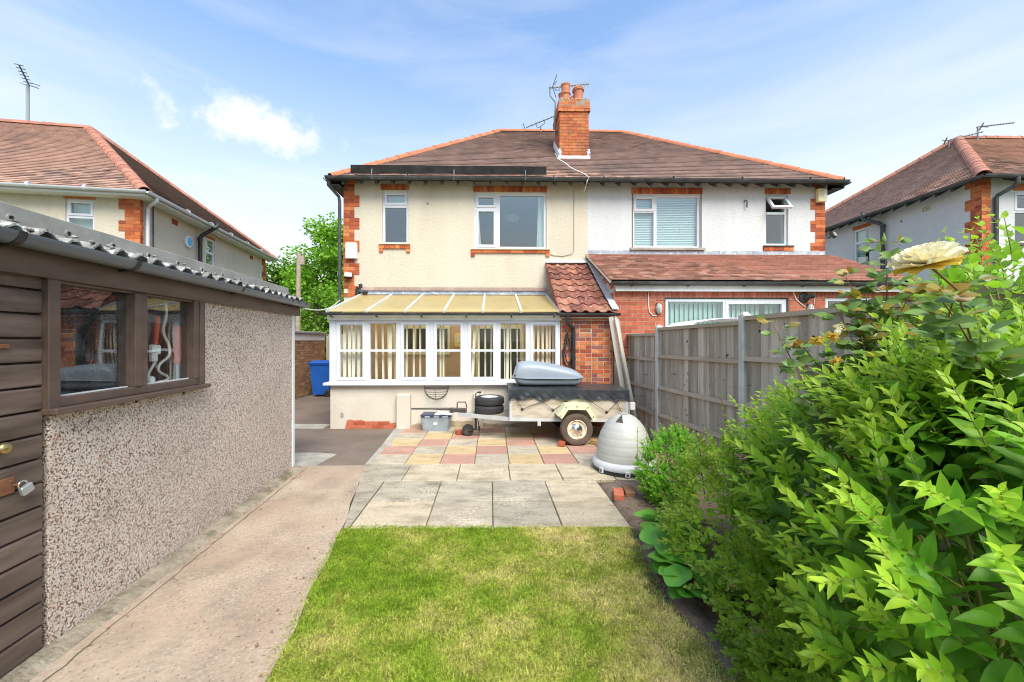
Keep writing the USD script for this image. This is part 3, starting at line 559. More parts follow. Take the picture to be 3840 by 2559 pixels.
# ------------------------------------------------------------------ builders shared by the houses
def window(parent, x0, x1, z0, z1, y, mull=(), trans=(), sash=(), m=None, g=None, fw=0.06, tw=0.055, mw=0.07, sw=0.045, depth=0.07, name='window', skip_panes=()):
    """White framed window in a wall facing -y. mull: x centres; trans: per column a list of z centres; sash: (column, row) cells with their own sash."""
    m, g = m or M['upvc'], g or M['glass']
    mb = MB()
    mb.box(x0, x1, y, y + depth, z0, z0 + fw); mb.box(x0, x1, y, y + depth, z1 - fw, z1)
    mb.box(x0, x0 + fw, y + .0007, y + depth - .0007, z0 + fw, z1 - fw); mb.box(x1 - fw, x1, y + .0007, y + depth - .0007, z0 + fw, z1 - fw)
    xs_ = [x0 + fw] + [c for mm in mull for c in (mm - mw / 2, mm + mw / 2)] + [x1 - fw]
    for mm in mull: mb.box(mm - mw / 2, mm + mw / 2, y + .0007, y + depth - .0007, z0 + fw, z1 - fw)
    cells = []
    for c in range(len(mull) + 1):
        a, b = xs_[2 * c], xs_[2 * c + 1]
        tr = list(trans[c]) if c < len(trans) else []
        zs_ = [z0 + fw] + [q for t in sorted(tr) for q in (t - tw / 2, t + tw / 2)] + [z1 - fw]
        for t in tr: mb.box(a, b, y + .0014, y + depth - .0014, t - tw / 2, t + tw / 2)
        for r in range(len(tr) + 1):
            cells.append((c, r, a, b, zs_[2 * r], zs_[2 * r + 1]))
    for c, r, a, b, lo, hi in cells:
        if (c, r) in sash:
            yo = y - .014
            mb.cbox(a - .012, b + .012, yo, y + .05, lo - .012, lo + sw, c=.005); mb.cbox(a - .012, b + .012, yo, y + .05, hi - sw, hi + .012, c=.005)
            mb.cbox(a - .012, a + sw, yo + .001, y + .05, lo + sw - .004, hi - sw + .004, c=.005); mb.cbox(b - sw, b + .012, yo + .001, y + .05, lo + sw - .004, hi - sw + .004, c=.005)
    p = obj(name, mb, m, parent)
    for c, r, a, b, lo, hi in cells:
        if (c, r) in skip_panes: continue
        i = sw - .004 if (c, r) in sash else -.005
        obj('pane', boxvf(a + i, b - i, y + .026, y + .032, lo + i, hi - i), g, p)
    return p

def soldier(x0, x1, z0, z1, y, d=0.03, w=0.072, gap=0.010):
    n = max(1, round((x1 - x0) / (w + gap))); s = (x1 - x0) / n
    return [boxvf(x0 + i * s + gap / 2, x0 + (i + 1) * s - gap / 2, y - random.uniform(.008, .013), y + d, z0, z1) for i in range(n)]

def quoin(z0, z1, narrow, wide, y, phase, sx=1, xo=0.0, course=0.0857, d=0.05):
    """Toothed brick corner on a wall facing -y, growing to +x (sx=1) or -x from xo."""
    out, k, z = [], 0, z0
    while z + course <= z1 + .001:
        band = ((k + phase) // 3) % 2
        w = wide if band else narrow
        cuts = [0, w] if (k % 2 and w < .3) else ([0, w / 2, w] if w < .3 else ([0, w * .66, w] if k % 2 else [0, w * .33, w]))
        for a, b in zip(cuts[:-1], cuts[1:]):
            p, q_ = a + .004, b - .004
            if a == 0: p = 0.0
            x0_, x1_ = (xo + p, xo + q_) if sx > 0 else (xo - q_, xo - p)
            out.append(boxvf(x0_, x1_, y - random.uniform(.009, .014), y + d, z + .005, z + course - .004))
        z += course; k += 1
    return out

def bond(x0, x1, z0, z1, y, holes=(), course=0.075, L=0.225, joint=0.010, d=0.03, flemish=False, proud=(.004, .008)):
    """Bricks of a wall facing -y, cut round rectangular holes."""
    out, k, z = [], 0, z0
    while z < z1 - .02:
        zt = min(z + course, z1)
        x = x0 - (L / 2 if k % 2 else 0)
        j = 0
        while x < x1:
            l = L if not flemish or (j % 2 == 0) else L / 2 + .003
            a, b = max(x, x0), min(x + l, x1)
            segs = [(a, b)]
            for hx0, hx1, hz0, hz1 in holes:
                if zt > hz0 + .01 and z < hz1 - .01:
                    segs = [s for p, q_ in segs for s in ((p, min(q_, hx0)), (max(p, hx1), q_)) if s[1] - s[0] > .03]
            for p, q_ in segs:
                if q_ - p > .035:
                    out.append(boxvf(p + joint / 2, q_ - joint / 2, y - random.uniform(*proud), y + d, z + joint / 2, zt - joint / 2))
            x += l; j += 1
        z += course; k += 1
    return out

def turned(meshes, o, yaw):
    c, s = math.cos(yaw), math.sin(yaw)
    R = np.array([[c, -s, 0], [s, c, 0], [0, 0, 1]])
    return [(np.asarray(v) @ R.T + np.array(o, float), f) for v, f in meshes]

def clip_row(poly, t):
    xs_ = []
    for (s0, t0), (s1, t1) in zip(poly, poly[1:] + poly[:1]):
        if (t0 <= t < t1) or (t1 <= t < t0):
            xs_.append(s0 + (s1 - s0) * (t - t0) / (t1 - t0))
    return sorted(xs_)

def roof_tiles(O, e, u, poly, tw=0.166, gauge=0.114, th=0.018, lap=0.045, jit=0.004, seed=1):
    """Plain tiles laid on a plane: O origin at the eave, e along it, u up the slope, poly in (s, t)."""
    O, e, u = np.array(O, float), np.array(e, float), np.array(u, float)
    n = np.cross(e, u); n /= np.linalg.norm(n)
    r = random.Random(seed); out = []
    T = max(t for _, t in poly); k = 0; t = 0.0
    while t < T - .02:
        xs_ = clip_row(poly, min(t + gauge * .6, T - .001))
        if len(xs_) >= 2:
            lo, hi = xs_[0], xs_[-1]
            s = math.floor(lo / tw) * tw - (tw / 2 if k % 2 else 0)
            while s < hi:
                a, b = max(s + .0015, lo), min(s + tw - .0015, hi)
                if b - a > .02:
                    dt, dn = r.uniform(-jit, jit), r.uniform(0, .004)
                    t0, t1 = t + dt, min(t + gauge + lap, T + .02)
                    v = [O + e * s_ + u * t_ + n * h for t_, h0, h1 in ((t0, .016 + dn, .016 + th + dn), (t1, .001, .006)) for s_, h in ((a, h0), (b, h0), (b, h1), (a, h1))]
                    out.append((np.array(v), BOXF))
                s += tw
        t += gauge; k += 1
    return out

def ridge_tiles(p, q, r, n, up=(0, 0, 1), seg=7, th=0.014, overlap=0.02):
    """half-round tiles from p to q"""
    p, q, up = np.array(p, float), np.array(q, float), np.array(up, float)
    L = np.linalg.norm(q - p); t = (q - p) / L
    a = np.cross(t, up); a /= np.linalg.norm(a); b = np.cross(a, t)
    out = []
    for i in range(n):
        s0, s1 = i * L / n, (i + 1) * L / n + overlap
        ro = r + random.uniform(-.004, .004)
        V = []
        for s, rr in ((s0, ro + .010), (s1, ro)):
            for h in (rr, rr - th):
                for k in range(seg + 1):
                    an = PI * k / seg
                    V.append(p + t * s + a * math.cos(an) * h + b * (math.sin(an) * h * .95 - r * .25))
        m_ = seg + 1; F = []
        for k in range(seg):
            F += [[k, k + 1, 2 * m_ + k + 1], [k, 2 * m_ + k + 1, 2 * m_ + k]]                       # outer
            F += [[m_ + k, 3 * m_ + k + 1, m_ + k + 1], [m_ + k, 3 * m_ + k, 3 * m_ + k + 1]]          # inner
            F += [[k, m_ + k + 1, k + 1], [k, m_ + k, m_ + k + 1]]
            F += [[2 * m_ + k, 2 * m_ + k + 1, 3 * m_ + k + 1], [2 * m_ + k, 3 * m_ + k + 1, 3 * m_ + k]]
        out.append((np.array(V), np.array(F)))
    return out

def half_gutter(p, q, r, seg=8, th=0.005):
    p, q = np.array(p, float), np.array(q, float)
    t = (q - p) / np.linalg.norm(q - p)
    a = np.cross(t, (0, 0, 1)); a /= np.linalg.norm(a)
    V, m_ = [], seg + 1
    for e in (p, q):
        for h in (r, r - th):
            for k in range(m_):
                an = PI + PI * k / seg
                V.append(e + a * math.cos(an) * h + np.array([0, 0, math.sin(an) * h]))
    F = []
    for k in range(seg):
        F += [[k, 2 * m_ + k + 1, k + 1], [k, 2 * m_ + k, 2 * m_ + k + 1], [m_ + k, m_ + k + 1, 3 * m_ + k + 1], [m_ + k, 3 * m_ + k + 1, 3 * m_ + k]]
        F += [[k, k + 1, m_ + k + 1], [k, m_ + k + 1, m_ + k], [2 * m_ + k, 3 * m_ + k + 1, 2 * m_ + k + 1], [2 * m_ + k, 3 * m_ + k, 3 * m_ + k + 1]]
    F += [[0, m_, 3 * m_], [0, 3 * m_, 2 * m_], [seg, 3 * m_ + seg, m_ + seg], [seg, 2 * m_ + seg, 3 * m_ + seg]]
    return np.array(V), np.array(F)

def hip_roof(parent, x0, x1, y0, y1, z, pitch, tile, ridge, faces=('front', 'left', 'right'), rn=None, rr=0.105, seed=3, ulimit=300):
    """Hipped roof over the eave rectangle; returns the roof part's path and the ridge ends."""
    d = (y1 - y0) / 2; h = d * pitch
    A, B = np.array([x0 + d, y0 + d, z + h]), np.array([x1 - d, y0 + d, z + h])
    C = [np.array(c) for c in ((x0, y0, z), (x1, y0, z), (x1, y1, z), (x0, y1, z))]
    V = np.array(C + [A, B])
    F = np.array([[0, 1, 5], [0, 5, 4], [1, 2, 5], [2, 3, 4], [2, 4, 5], [3, 0, 4]])
    roof = obj('roof', (V, F), M['roof_under'], parent)
    sl = math.hypot(d, h); c_, s_ = d / sl, h / sl
    sets = []
    if 'front' in faces:
        sets.append(roof_tiles(C[0], (1, 0, 0), (0, c_, s_), [(0, 0), (x1 - x0, 0), (x1 - x0 - d, sl), (d, sl)], seed=seed))
    if 'left' in faces:
        sets.append(roof_tiles(C[3], (0, -1, 0), (c_, 0, s_), [(0, 0), (2 * d, 0), (d, sl)], seed=seed + 1))
    if 'right' in faces:
        sets.append(roof_tiles(C[1], (0, 1, 0), (-c_, 0, s_), [(0, 0), (2 * d, 0), (d, sl)], seed=seed + 2))
    tl_ = tile if isinstance(tile, list) else [tile] * len(sets)
    for k_, (a_, m_) in enumerate(zip(sets, tl_)):
        pieces(roof, 'tile', a_, m_, limit=ulimit if len(sets) == 1 else (ulimit * 2 // 3 if k_ == 0 else ulimit // 3 // (len(sets) - 1)))
    R = ridge_tiles(A, B, rr, max(2, round((B - A)[0] / .40)))
    R += ridge_tiles(C[0] + (0.02, .02, .03), A, rr, round(np.linalg.norm(A - C[0]) / .33)) + ridge_tiles(C[1] + (-.02, .02, .03), B, rr, round(np.linalg.norm(B - C[1]) / .33))
    R += ridge_tiles(C[3] + (.02, -.02, .03), A, rr, round(np.linalg.norm(A - C[3]) / .33)) + ridge_tiles(C[2] + (-.02, -.02, .03), B, rr, round(np.linalg.norm(B - C[2]) / .33))
    pieces(roof, 'ridge_tile', R, ridge, smooth=40)
    return roof, A, B

# ------------------------------------------------------------------ the pair of semi-detached houses
HO, HY = (-3.56, 9.30, 0.0), 0.02
house = thing('semi_detached_house', 'pair of semi-detached houses, left half cream and right half white, under one hipped tile roof', 'house', HO, HY)
W, D_, PX = 11.10, 7.0, 5.56
wins = [(.868, 1.456, 3.789, 5.016), (2.953, 4.62, 3.69, 4.986)]
wins2 = [(6.611, 8.189, 3.727, 4.965), (9.709, 10.245, 3.80, 4.985)]
obj('wall', prismvf(rect(0, PX, -.05, 5.36), 0, .25, 'xz', [rect(*w) for w in wins]), M['cream'], house, label='cream roughcast rear wall')
obj('wall', prismvf(rect(PX, W, -.05, 5.36), -.003, .25, 'xz', [rect(*w) for w in wins2]), M['white_render'], house, label='white roughcast rear wall')
obj('wall', boxvf(0.003, .25, .25, D_, -.05, 5.25), M['brick_red'], house)
obj('wall', boxvf(W - .25, W - .003, .25, D_, -.05, 5.25), M['white_render'], house)
obj('wall', boxvf(.25, W - .25, D_ - .25, D_, -.05, 5.25), M['cream'], house)
inner = MB(); inner.box(.25, W - .25, .25, D_ - .25, 2.5, 2.62).box(.25, W - .25, .25, D_ - .25, 5.12, 5.2)
inner.box(.25, W - .25, 3.2, 3.3, 2.62, 5.12).box(2.2, 2.3, .25, 3.2, 2.62, 5.12).box(5.5, 5.6, .25, 3.2, 2.62, 5.12).box(9.2, 9.3, .25, 3.2, 2.62, 5.12)
obj('upper_rooms', inner, M['room'], house)
# brick quoins at both corners
q1 = quoin(2.578, 5.33, .248, .36, -.001, 3, 1, -.006)
qd = obj('quoin', boxvf(-.003, .24, -.004, .05, 2.57, 5.34), M['mortar'], house); pieces(qd, 'brick', q1, M['brick'])
q2 = quoin(3.606, 5.33, .228, .34, -.004, 3, -1, W + .006)
qd = obj('quoin', boxvf(W - .225, W + .003, -.007, .05, 3.6, 5.34), M['mortar'], house); pieces(qd, 'brick', q2, M['brick'])
# windows
window(house, *wins[0], .05, trans=[[4.668]], sash=[(0, 1)], tw=.07, fw=.05)
window(house, *wins[1], .05, mull=[3.498], trans=[[4.633], []], sash=[(0, 0), (0, 1)], mw=.10, tw=.06)
window(house, *wins2[0], .05, mull=[7.15], trans=[[4.58], []], sash=[(0, 1)], mw=.07, tw=.045, fw=.05)
w4 = window(house, *wins2[1], .05, trans=[[4.56]], tw=.06, fw=.05, skip_panes=[(0, 1)])
sw_ = MB(); a0, a1 = 9.745, 10.21
sw_.box(a0, a1, -.01, .04, 0, .055).box(a0, a1, -.01, .04, .355, .41).box(a0, a0 + .055, -.009, .039, .055, .355).box(a1 - .055, a1, -.009, .039, .055, .355)
op = shift(rot(sw_.get(), (1, 0, 0), -0.62, (0, 0, .41)), (0, .035, 4.545))
p_ = obj('open_sash', op, M['upvc'], w4)
obj('pane', shift(rot(boxvf(a0 + .05, a1 - .05, .012, .018, .05, .36), (1, 0, 0), -0.62, (0, 0, .41)), (0, .035, 4.545)), M['glass'], w4)
# lintels and sills of brick
for x0, x1, z0, z1 in ((.831, 1.47, 5.022, 5.15), (2.93, 4.625, 4.995, 5.125), (6.576, 8.234, 4.975, 5.115), (9.69, 10.30, 4.992, 5.12)):
    lt = obj('lintel', boxvf(x0, x1, -.006, .04, z0, z1), M['mortar_dark'], house); pieces(lt, 'brick', soldier(x0, x1, z0, z1, -.006), M['brick'])
for x0, x1, zt, zb, dz in ((.797, 1.504, 3.775, 3.685, 3.605), (2.882, 4.689, 3.668, 3.595, 3.518), (9.65, 10.358, 3.765, 3.668, 3.668)):
    sl_ = obj('window_sill', boxvf(x0, x1, -.055, .06, zt, zt + .025), M['cream'] if x0 < 5 else M['black_timber'], house)
    b_ = [boxvf(x0 + i * (x1 - x0) / 6 + .004, x0 + (i + 1) * (x1 - x0) / 6 - .004, -.035, .03, zb, zt - .003) for i in range(6)]
    if dz < zb:
        b_ += [boxvf(x0 + .004, x0 + .09, -.034, .03, dz, zb - .008), boxvf(x1 - .09, x1 - .004, -.034, .03, dz, zb - .008)]
    pieces(sl_, 'brick', b_, M['brick'])
obj('window_sill', boxvf(6.542, 8.275, -.07, .06, 3.672, 3.724), M['concrete'], house)
# roof with hips, eaves, gutter
roof, RA, RB = hip_roof(house, -.22, W + .22, -.30, D_ + .30, 5.17, .79, M['tile'], M['ridge'])
for i in range(31):
    x = .05 + i * .3615
    obj('rafter_foot', MB().prism([(-.28, 5.035), (-.275, 5.155), (0, 5.37), (0, 5.22)], x, x + .05, 'yz'), M['black_timber'], house)
obj('tilting_board', boxvf(-.2, W + .2, -.30, -.275, 5.12, 5.172), M['black_timber'], house)
obj('gutter', half_gutter((-.28, -.345, 5.185), (W + .26, -.345, 5.185), .062), M['black_gutter'], house, smooth=40)
gu = [lathevf([(.064, 0), (.067, .004), (.067, .04), (.064, .044)], (x, -.345, 5.183), 18, 'x') for x in (.35, 1.47, 4.72, 5.84, 7.4, 8.95, 10.5)]
pieces(house, 'gutter_joint', gu, M['black_gutter'], smooth=40)
for sx, x in ((-1, -.2), (1, W + .2)):
    obj('eaves_board', MB().box(min(x, x + sx * .02), max(x, x + sx * .02), -.30, D_ + .3, 5.03, 5.17).box(min(x - sx * .2, x), max(x - sx * .2, x), -.25, D_ + .2, 5.03, 5.045), M['black_timber'], house)
    obj('gutter', half_gutter((x + sx * .07, -.36, 5.16), (x + sx * .07, D_ + .36, 5.16), .06), M['black_gutter'], house, smooth=40)
obj('downpipe', MB().tube([(-.24, -.30, 5.12), (-.24, -.28, 5.02), (-.09, -.07, 4.84), (-.075, -.06, 4.72), (-.075, -.06, 0.0)], .036, 10), M['black_gutter'], house, smooth=40)
# snow guard board above the left gutter, on brackets
sg = MB().add(rot(boxvf(.27, 4.57, -.006, .006, 0, .185), (1, 0, 0), -.10))
sgp = obj('snow_guard', shift(sg.get(), (0, -.36, 5.255)), mat('sooty_board', [(0.012, 0.012, 0.012), (0.03, 0.028, 0.026)], 4, 0.85, spec=0.1), house, label='long black snow guard board above the gutter')
for x in (.74, 2.53, 4.1):
    obj('bracket', MB().tube([(x, -.38, 5.12), (x, -.40, 5.22), (x, -.375, 5.34)], .012, 6), M['aerial'], sgp)
# lead line above the extension and cream conservatory
obj('lead_flashing', boxvf(PX + .02, W, -.022, .0, 3.575, 3.665), M['lead'], house)
# chimney
chx0, chx1, chy0, chy1, cz0, cz1 = 5.08, 5.83, 1.00, 1.86, 6.0, 7.74
chm = obj('chimney', MB().box(chx0 + .012, chx1 - .012, chy0 + .012, chy1 - .012, 5.5, cz1 - .01).box(chx0 - .02, chx1 + .02, chy0 - .02, chy1 + .02, 7.42, cz1 - .012), M['mortar_dark'], house)
ch = []
for z0, z1, o in ((6.02, 7.41, 0.0), (7.41, 7.58, .035), (7.58, 7.745, .022)):
    fr = bond(0, chx1 - chx0 + 2 * o, z0, z1, 0, course=.0775, L=.222, d=.06)
    ch += turned(fr, (chx0 - o, chy0 - o + .008, 0), 0)
    sd = bond(0, chy1 - chy0 + 2 * o, z0, z1, 0, course=.0775, L=.222, d=.06)
    ch += turned(sd, (chx0 - o + .008, chy1 + o, 0), -PI / 2) + turned(sd, (chx1 + o - .008, chy0 - o, 0), PI / 2)
ch = [c for c in ch if np.asarray(c[0])[:, 2].mean() > 5.17 + .79 * (np.asarray(c[0])[:, 1].mean() + .30) - .05]
pieces(chm, 'brick', ch, M['brick_chim'], 300)
fl_ = MB()
for i in range(40):
    a = i * .4; fl_.add(lathevf([(0.0, .028), (.03, .02), (.04, -.03)], (chx0 + .06 + (i % 8) * .09, chy0 + .03 + (i // 8) * .19, 7.755 + random.uniform(-.01, .012)), 6))
obj('flaunching', fl_, M['concrete'], chm)
def pot(x, y, cap):
    pr = [(.125, 7.70), (.13, 7.74), (.118, 7.80), (.112, 7.93), (.135, 7.96), (.135, 7.985), (.112, 8.0), (.108, 8.16), (.125, 8.185), (.125, 8.215), (.105, 8.22), (.095, 8.0)] if not cap else \
         [(.13, 7.70), (.135, 7.74), (.122, 7.80), (.125, 7.95), (.13, 8.03), (.155, 8.05), (.155, 8.075), (.14, 8.085)]
    p = obj('chimney_pot', lathevf(pr, (x, y, 0), 20), M['terracotta'], chm, smooth=35)
    if cap:
        obj('cowl', lathevf([(.15, 8.085), (.152, 8.10), (.13, 8.14), (.08, 8.165), (0.001, 8.172)], (x, y, 0), 20), M['ridge_old'], p, smooth=50)
pot(5.27, 1.20, False); pot(5.60, 1.20, True); pot(5.27, 1.60, False); pot(5.60, 1.60, True)
obj('flashing', MB().box(chx0 - .03, chx1 + .03, chy0 - .024, chy0 + .0, 6.16, 6.285).bar((chx0 - .012, chy0 - .02, 6.28), (chx0 - .012, chy1, 6.98), .03, .16).bar((chx1 + .012, chy0 - .02, 6.28), (chx1 + .012, chy1, 6.98), .03, .16)
    .prism([(chx0 - .025, 6.28), (chx0 + .07, 6.28), (chx0 + .03, 6.33), (chx0 + .06, 6.39), (chx0 + .01, 6.43), (chx0 + .05, 6.46), (chx0 - .025, 6.46)], chy0 - .022, chy0 - .004, 'xz')
    .prism([(chx1 + .025, 6.28), (chx1 + .025, 6.46), (chx1 - .05, 6.46), (chx1 - .01, 6.43), (chx1 - .06, 6.39), (chx1 - .03, 6.33), (chx1 - .07, 6.28)], chy0 - .022, chy0 - .004, 'xz'), M['lead_pale'], chm)
# things in the rooms behind the upstairs panes
obj('curtain', MB().add(prismvf([(4.44 + .03 * math.sin(k * 1.3), .16 + .025 * math.cos(k * 2.1) + k * .0) for k in range(2)] + [(4.60, .2), (4.60, .14)], 3.72, 4.95)), M['curtain'], house)
cv = MB()
for k in range(7): cv.tube([(4.42 + k * .03, .17 + .02 * (k % 2), 3.7), (4.46 + k * .024, .17 + .02 * (k % 2), 4.95)], .017, 6)
for k in range(4): cv.tube([(3.05 + k * .018, .17 + .02 * (k % 2), 3.7), (3.0 + k * .018, .17 + .02 * (k % 2), 4.5)], .013, 6)
obj('curtain', cv, M['curtain'], house, smooth=60)
obj('lamp_shade', lathevf([(.10, 4.78), (.17, 4.74), (.13, 4.71), (.19, 4.68), (.12, 4.62), (.05, 4.58)], (3.88, 1.0, 0), 18), M['curtain'], house, smooth=40)
vn = MB()
for k in range(9):
    x = .95 + k * .05; vn.box(x, x + .05, .16 + .006 * (k % 2), .165 + .006 * (k % 2), 4.80 - .05 * abs(math.sin(k * .8)), 4.99)
obj('net_valance', vn, M['curtain'], house)
bl = [rot(boxvf(6.65, 8.15, .15, .152, 3.76 + k * .0405, 3.795 + k * .0405), (1, 0, 0), -.38, (7.4, .15, 3.78 + k * .0405)) for k in range(29)]
bp = obj('window_blind', boxvf(6.65, 8.15, .13, .16, 4.90, 4.95), M['blind_white'], house); pieces(bp, 'slat', bl, M['blind_white'])
obj('brown_reveal', MB().box(8.19, 8.215, -.004, .05, 3.73, 4.975).box(6.588, 6.612, -.004, .05, 3.73, 4.975), M['shed_frame'], house)
# small pieces on the wall
obj('vent_hole', lathevf([(.02, -.006), (.028, -.004), (.028, .01)], (1.90, 0, 4.716), 12, 'y'), M['black_plastic'], house)
obj('pipe_hook', MB().tube([(9.20, -.01, 4.80), (9.21, -.05, 4.83), (9.235, -.07, 4.80), (9.235, -.06, 4.66)], .014, 8), M['black_plastic'], house, smooth=50)
obj('wall_plate', boxvf(.02, .09, -.03, 0, 2.665, 2.76), M['cream_paint'], house)

# ------------------------------------------------------------------ conservatory
con = thing('conservatory', 'white lean-to conservatory with yellowed plastic roof on cream walls', 'conservatory', HO, HY)
CX0, CX1, CY = .42, 4.63, -1.85
pw = prismvf([(CX0, -.05), (CX1, -.05), (CX1, .775), (CX0, .775)], CY, CY + .2, 'xz')
obj('dwarf_wall', pw, M['plinth'], con)
obj('dwarf_wall', boxvf(CX0 + .001, CX0 + .2, CY + .2, 0, -.05, .775), M['plinth'], con)
obj('pier', cbox(1.64, 1.89, CY - .13, CY + .02, -.02, .62, .02), M['plinth'], con)
obj('pier', cbox(3.03, 3.21, CY - .10, CY + .02, -.02, .64, .02), M['plinth'], con)
# bare brick where the render has come away
pb = [boxvf(.72 + i * .226 + (0.11 if r else 0), .72 + (i + 1) * .226 - .01 + (0.11 if r else 0), CY - random.uniform(.006, .010), CY + .02, -.02 + r * .07, .043 + r * .07) for r in range(2) for i in range(4 if r == 0 else 3)]
obj('bare_patch', prismvf([(.60, .19), (.63, .17), (.665, .20), (.66, .25), (.63, .29), (.605, .26)], CY - .003, CY + .02, 'xz'), M['concrete'], con)
ce = [(1.90, -.03), (4.62, -.03)] + [(x, .055 + .07 * meshkit.fbm(np.array([x * 6.0, 1.0, 0]), 3) + .03 * math.sin(x * 3)) for x in np.linspace(4.62, 1.90, 60)]
obj('crumbling_edge', prismvf(ce, CY - .006, CY + .02, 'xz'), mat('crumbling_render', [(0.26, 0.20, 0.13), (0.45, 0.37, 0.27)], 9, 0.95, bump=0.6, bscale=40, bdist=0.01), con)
spall = obj('bare_patch', prismvf([(.68, -.03), (1.64, -.03), (1.64, .10), (1.5, .075), (1.42, .11), (1.32, .085), (1.2, .12), (1.08, .10), (.98, .145), (.86, .13), (.78, .15), (.72, .13)], CY - .0045, CY + .02, 'xz'), M['brick_red'], con)
pieces(spall, 'brick', pb[:4] + [p for p in pb[4:]], M['brick_red'])
obj('window_sill', cbox(CX0 - .10, CX1 + .01, CY - .10, CY + .19, .775, .825, .008), M['upvc'], con)
cols = [(.50, 1.085, 1), (1.085, 1.66, 0), (1.66, 2.24, 1), (2.265, 2.875, 1), (2.895, 3.475, 1), (3.475, 4.04, 0), (4.04, 4.625, 1)]
for a, b, s in cols:
    window(con, a, b, .826, 1.955, CY + .02, trans=[[1.405]], sash=[], g=M['glass_clear'], fw=.085 if s else .05, tw=.042, name='window')
    if s:
        f = MB(); y = CY + .004
        f.cbox(a + .03, b - .03, y, CY + .05, .865, .918, c=.006).cbox(a + .03, b - .03, y, CY + .05, 1.884, 1.935, c=.006).cbox(a + .03, a + .088, y + .001, CY + .05, .90, 1.90, c=.006).cbox(b - .088, b - .03, y + .001, CY + .05, .90, 1.90, c=.006)
        obj('casement', f, M['upvc'], con)
for x in (CX0 + .03, 2.253, 2.885):
    obj('mullion_post', boxvf(x - (.05 if x < 1 else .013), x + (.05 if x < 1 else .012), CY + .01, CY + .12, .826, 1.96), M['upvc'], con)
# left side glazing
sf = MB()
for y in (CY + .12, -1.25, -.65, -.05): sf.box(CX0 + .02, CX0 + .09, y, y + .07, .826, 1.96)
sf.box(CX0 + .02, CX0 + .09, CY + .12, 0, 1.90, 2.0).box(CX0 + .021, CX0 + .089, CY + .12, 0, .826, .89).box(CX0 + .03, CX0 + .08, CY + .12, 0, 1.38, 1.43)
s_ = obj('side_window', sf, M['upvc'], con)
obj('pane', boxvf(CX0 + .05, CX0 + .055, CY + .12, 0, .87, 1.93), M['glass_clear'], s_)
obj('side_gable', prismvf([(CY + .05, 2.0), (-.01, 2.0), (-.01, 2.56)], CX0 + .03, CX0 + .06, 'yz'), M['polycarb'], con)
obj('fascia', cbox(CX0 - .05, CX1 + .02, CY - .02, CY + .10, 1.957, 2.055, .006), M['white_paint'], con)
# sloping roof: six panels between white glazing bars
ze, zr, ye, yr = 2.095, 2.625, CY - .10, -.005
sl = np.array([0, yr - ye, zr - ze]); sl = sl / np.linalg.norm(sl)
bx = np.array([.41, .985, 1.70, 2.42, 3.13, 3.86, 4.565]); bt = np.array([.41, .93, 1.58, 2.235, 2.90, 3.57, 4.245])
bx = np.linspace(.40, 4.60, 7); bt = np.linspace(.405, 4.60, 7)
for i in range(6):
    V = np.array([(bx[i], ye, ze), (bx[i + 1], ye, ze), (bt[i + 1], yr, zr), (bt[i], yr, zr)], float); n = np.array([0, -sl[2], sl[1]]) * .016
    obj('roof_panel', (V + n, np.array([[0, 1, 2], [0, 2, 3]])), M['polycarb'], con)
for i in range(7):
    obj('glazing_bar', MB().bar((bx[i], ye - .01, ze + .018), (bt[i], yr, zr + .018), .038, .045), M['upvc'], con)
obj('gutter', half_gutter((CX0 - .08, CY - .135, 2.09), (CX1 + .02, CY - .135, 2.09), .05), M['black_gutter'], con, smooth=40)
for x in (.47, 1.28, 2.09, 2.9, 3.72, 4.5):
    obj('gutter_bracket', MB().tube([(x, CY - .02, 2.02), (x, CY - .10, 2.025), (x, CY - .18, 2.06)], .013, 6), M['black_plastic'], con)
# lead flashing and drip course where the roof meets the house
obj('lead_flashing', MB().bar((.42, -.06, 2.635), (4.60, -.06, 2.635), .14, .02).box(.44, 4.60, -.012, -.002, 2.60, 2.725), M['lead'], con)
db = [boxvf(.44 + i * .26 + .004, .44 + (i + 1) * .26 - .004, -.045, -.003, 2.728, 2.80) for i in range(16)]
dc = obj('drip_course', boxvf(.44, 4.60, -.02, -.002, 2.724, 2.80), M['mortar'], con)
pieces(dc, 'brick', db, mat('pinkish_brick', [(0.33, 0.22, 0.18), (0.42, 0.30, 0.25)], 6, 0.9, vary=0.15))
obj('soil_pipe', MB().tube([(.34, -.09, 2.2), (.34, -.09, 2.70), (.36, -.10, 2.79)], .055, 12).tube([(.34, -.10, 2.72), (.48, -.10, 2.66)], .04, 10).tube([(.42, -.10, 2.78), (.40, -.10, 2.86)], .04, 10), M['black_plastic'], con, smooth=40)
obj('satellite_cap', lathevf([(.0, 2.62), (.05, 2.63), (.06, 2.68), (.03, 2.70)], (.52, -.12, 0), 12), M['black_plastic'], con, smooth=40)
# inside: tan back wall with two inner windows, a floor, blind slats
iw = boxvf(.42, 4.63, -.03, -.012, .0, 2.58)
obj('inner_wall', iw, M['room_tan'], con)
obj('inner_floor', boxvf(CX0 + .2, CX1, CY + .2, -.03, -.02, .02), M['room_floor'], con)
obj('inner_wall', boxvf(CX1 - .02, CX1 + .02, CY + .2, -.03, 0, 2.08), M['brick_old'], con)
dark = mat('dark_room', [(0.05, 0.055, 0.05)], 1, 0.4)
iwin = MB().box(1.12, 2.42, -.075, -.03, 1.27, 1.33).box(1.12, 2.42, -.075, -.03, 1.86, 1.95).box(1.12, 2.42, -.072, -.03, 2.0, 2.06)
for x in (1.12, 1.17, 1.60, 2.36): iwin.box(x, x + .05, -.074, -.03, 1.33, 1.86)
i_ = obj('inner_window', iwin, M['cream_paint'], con); obj('pane', boxvf(1.15, 2.40, -.045, -.038, 1.32, 1.87), dark, i_)
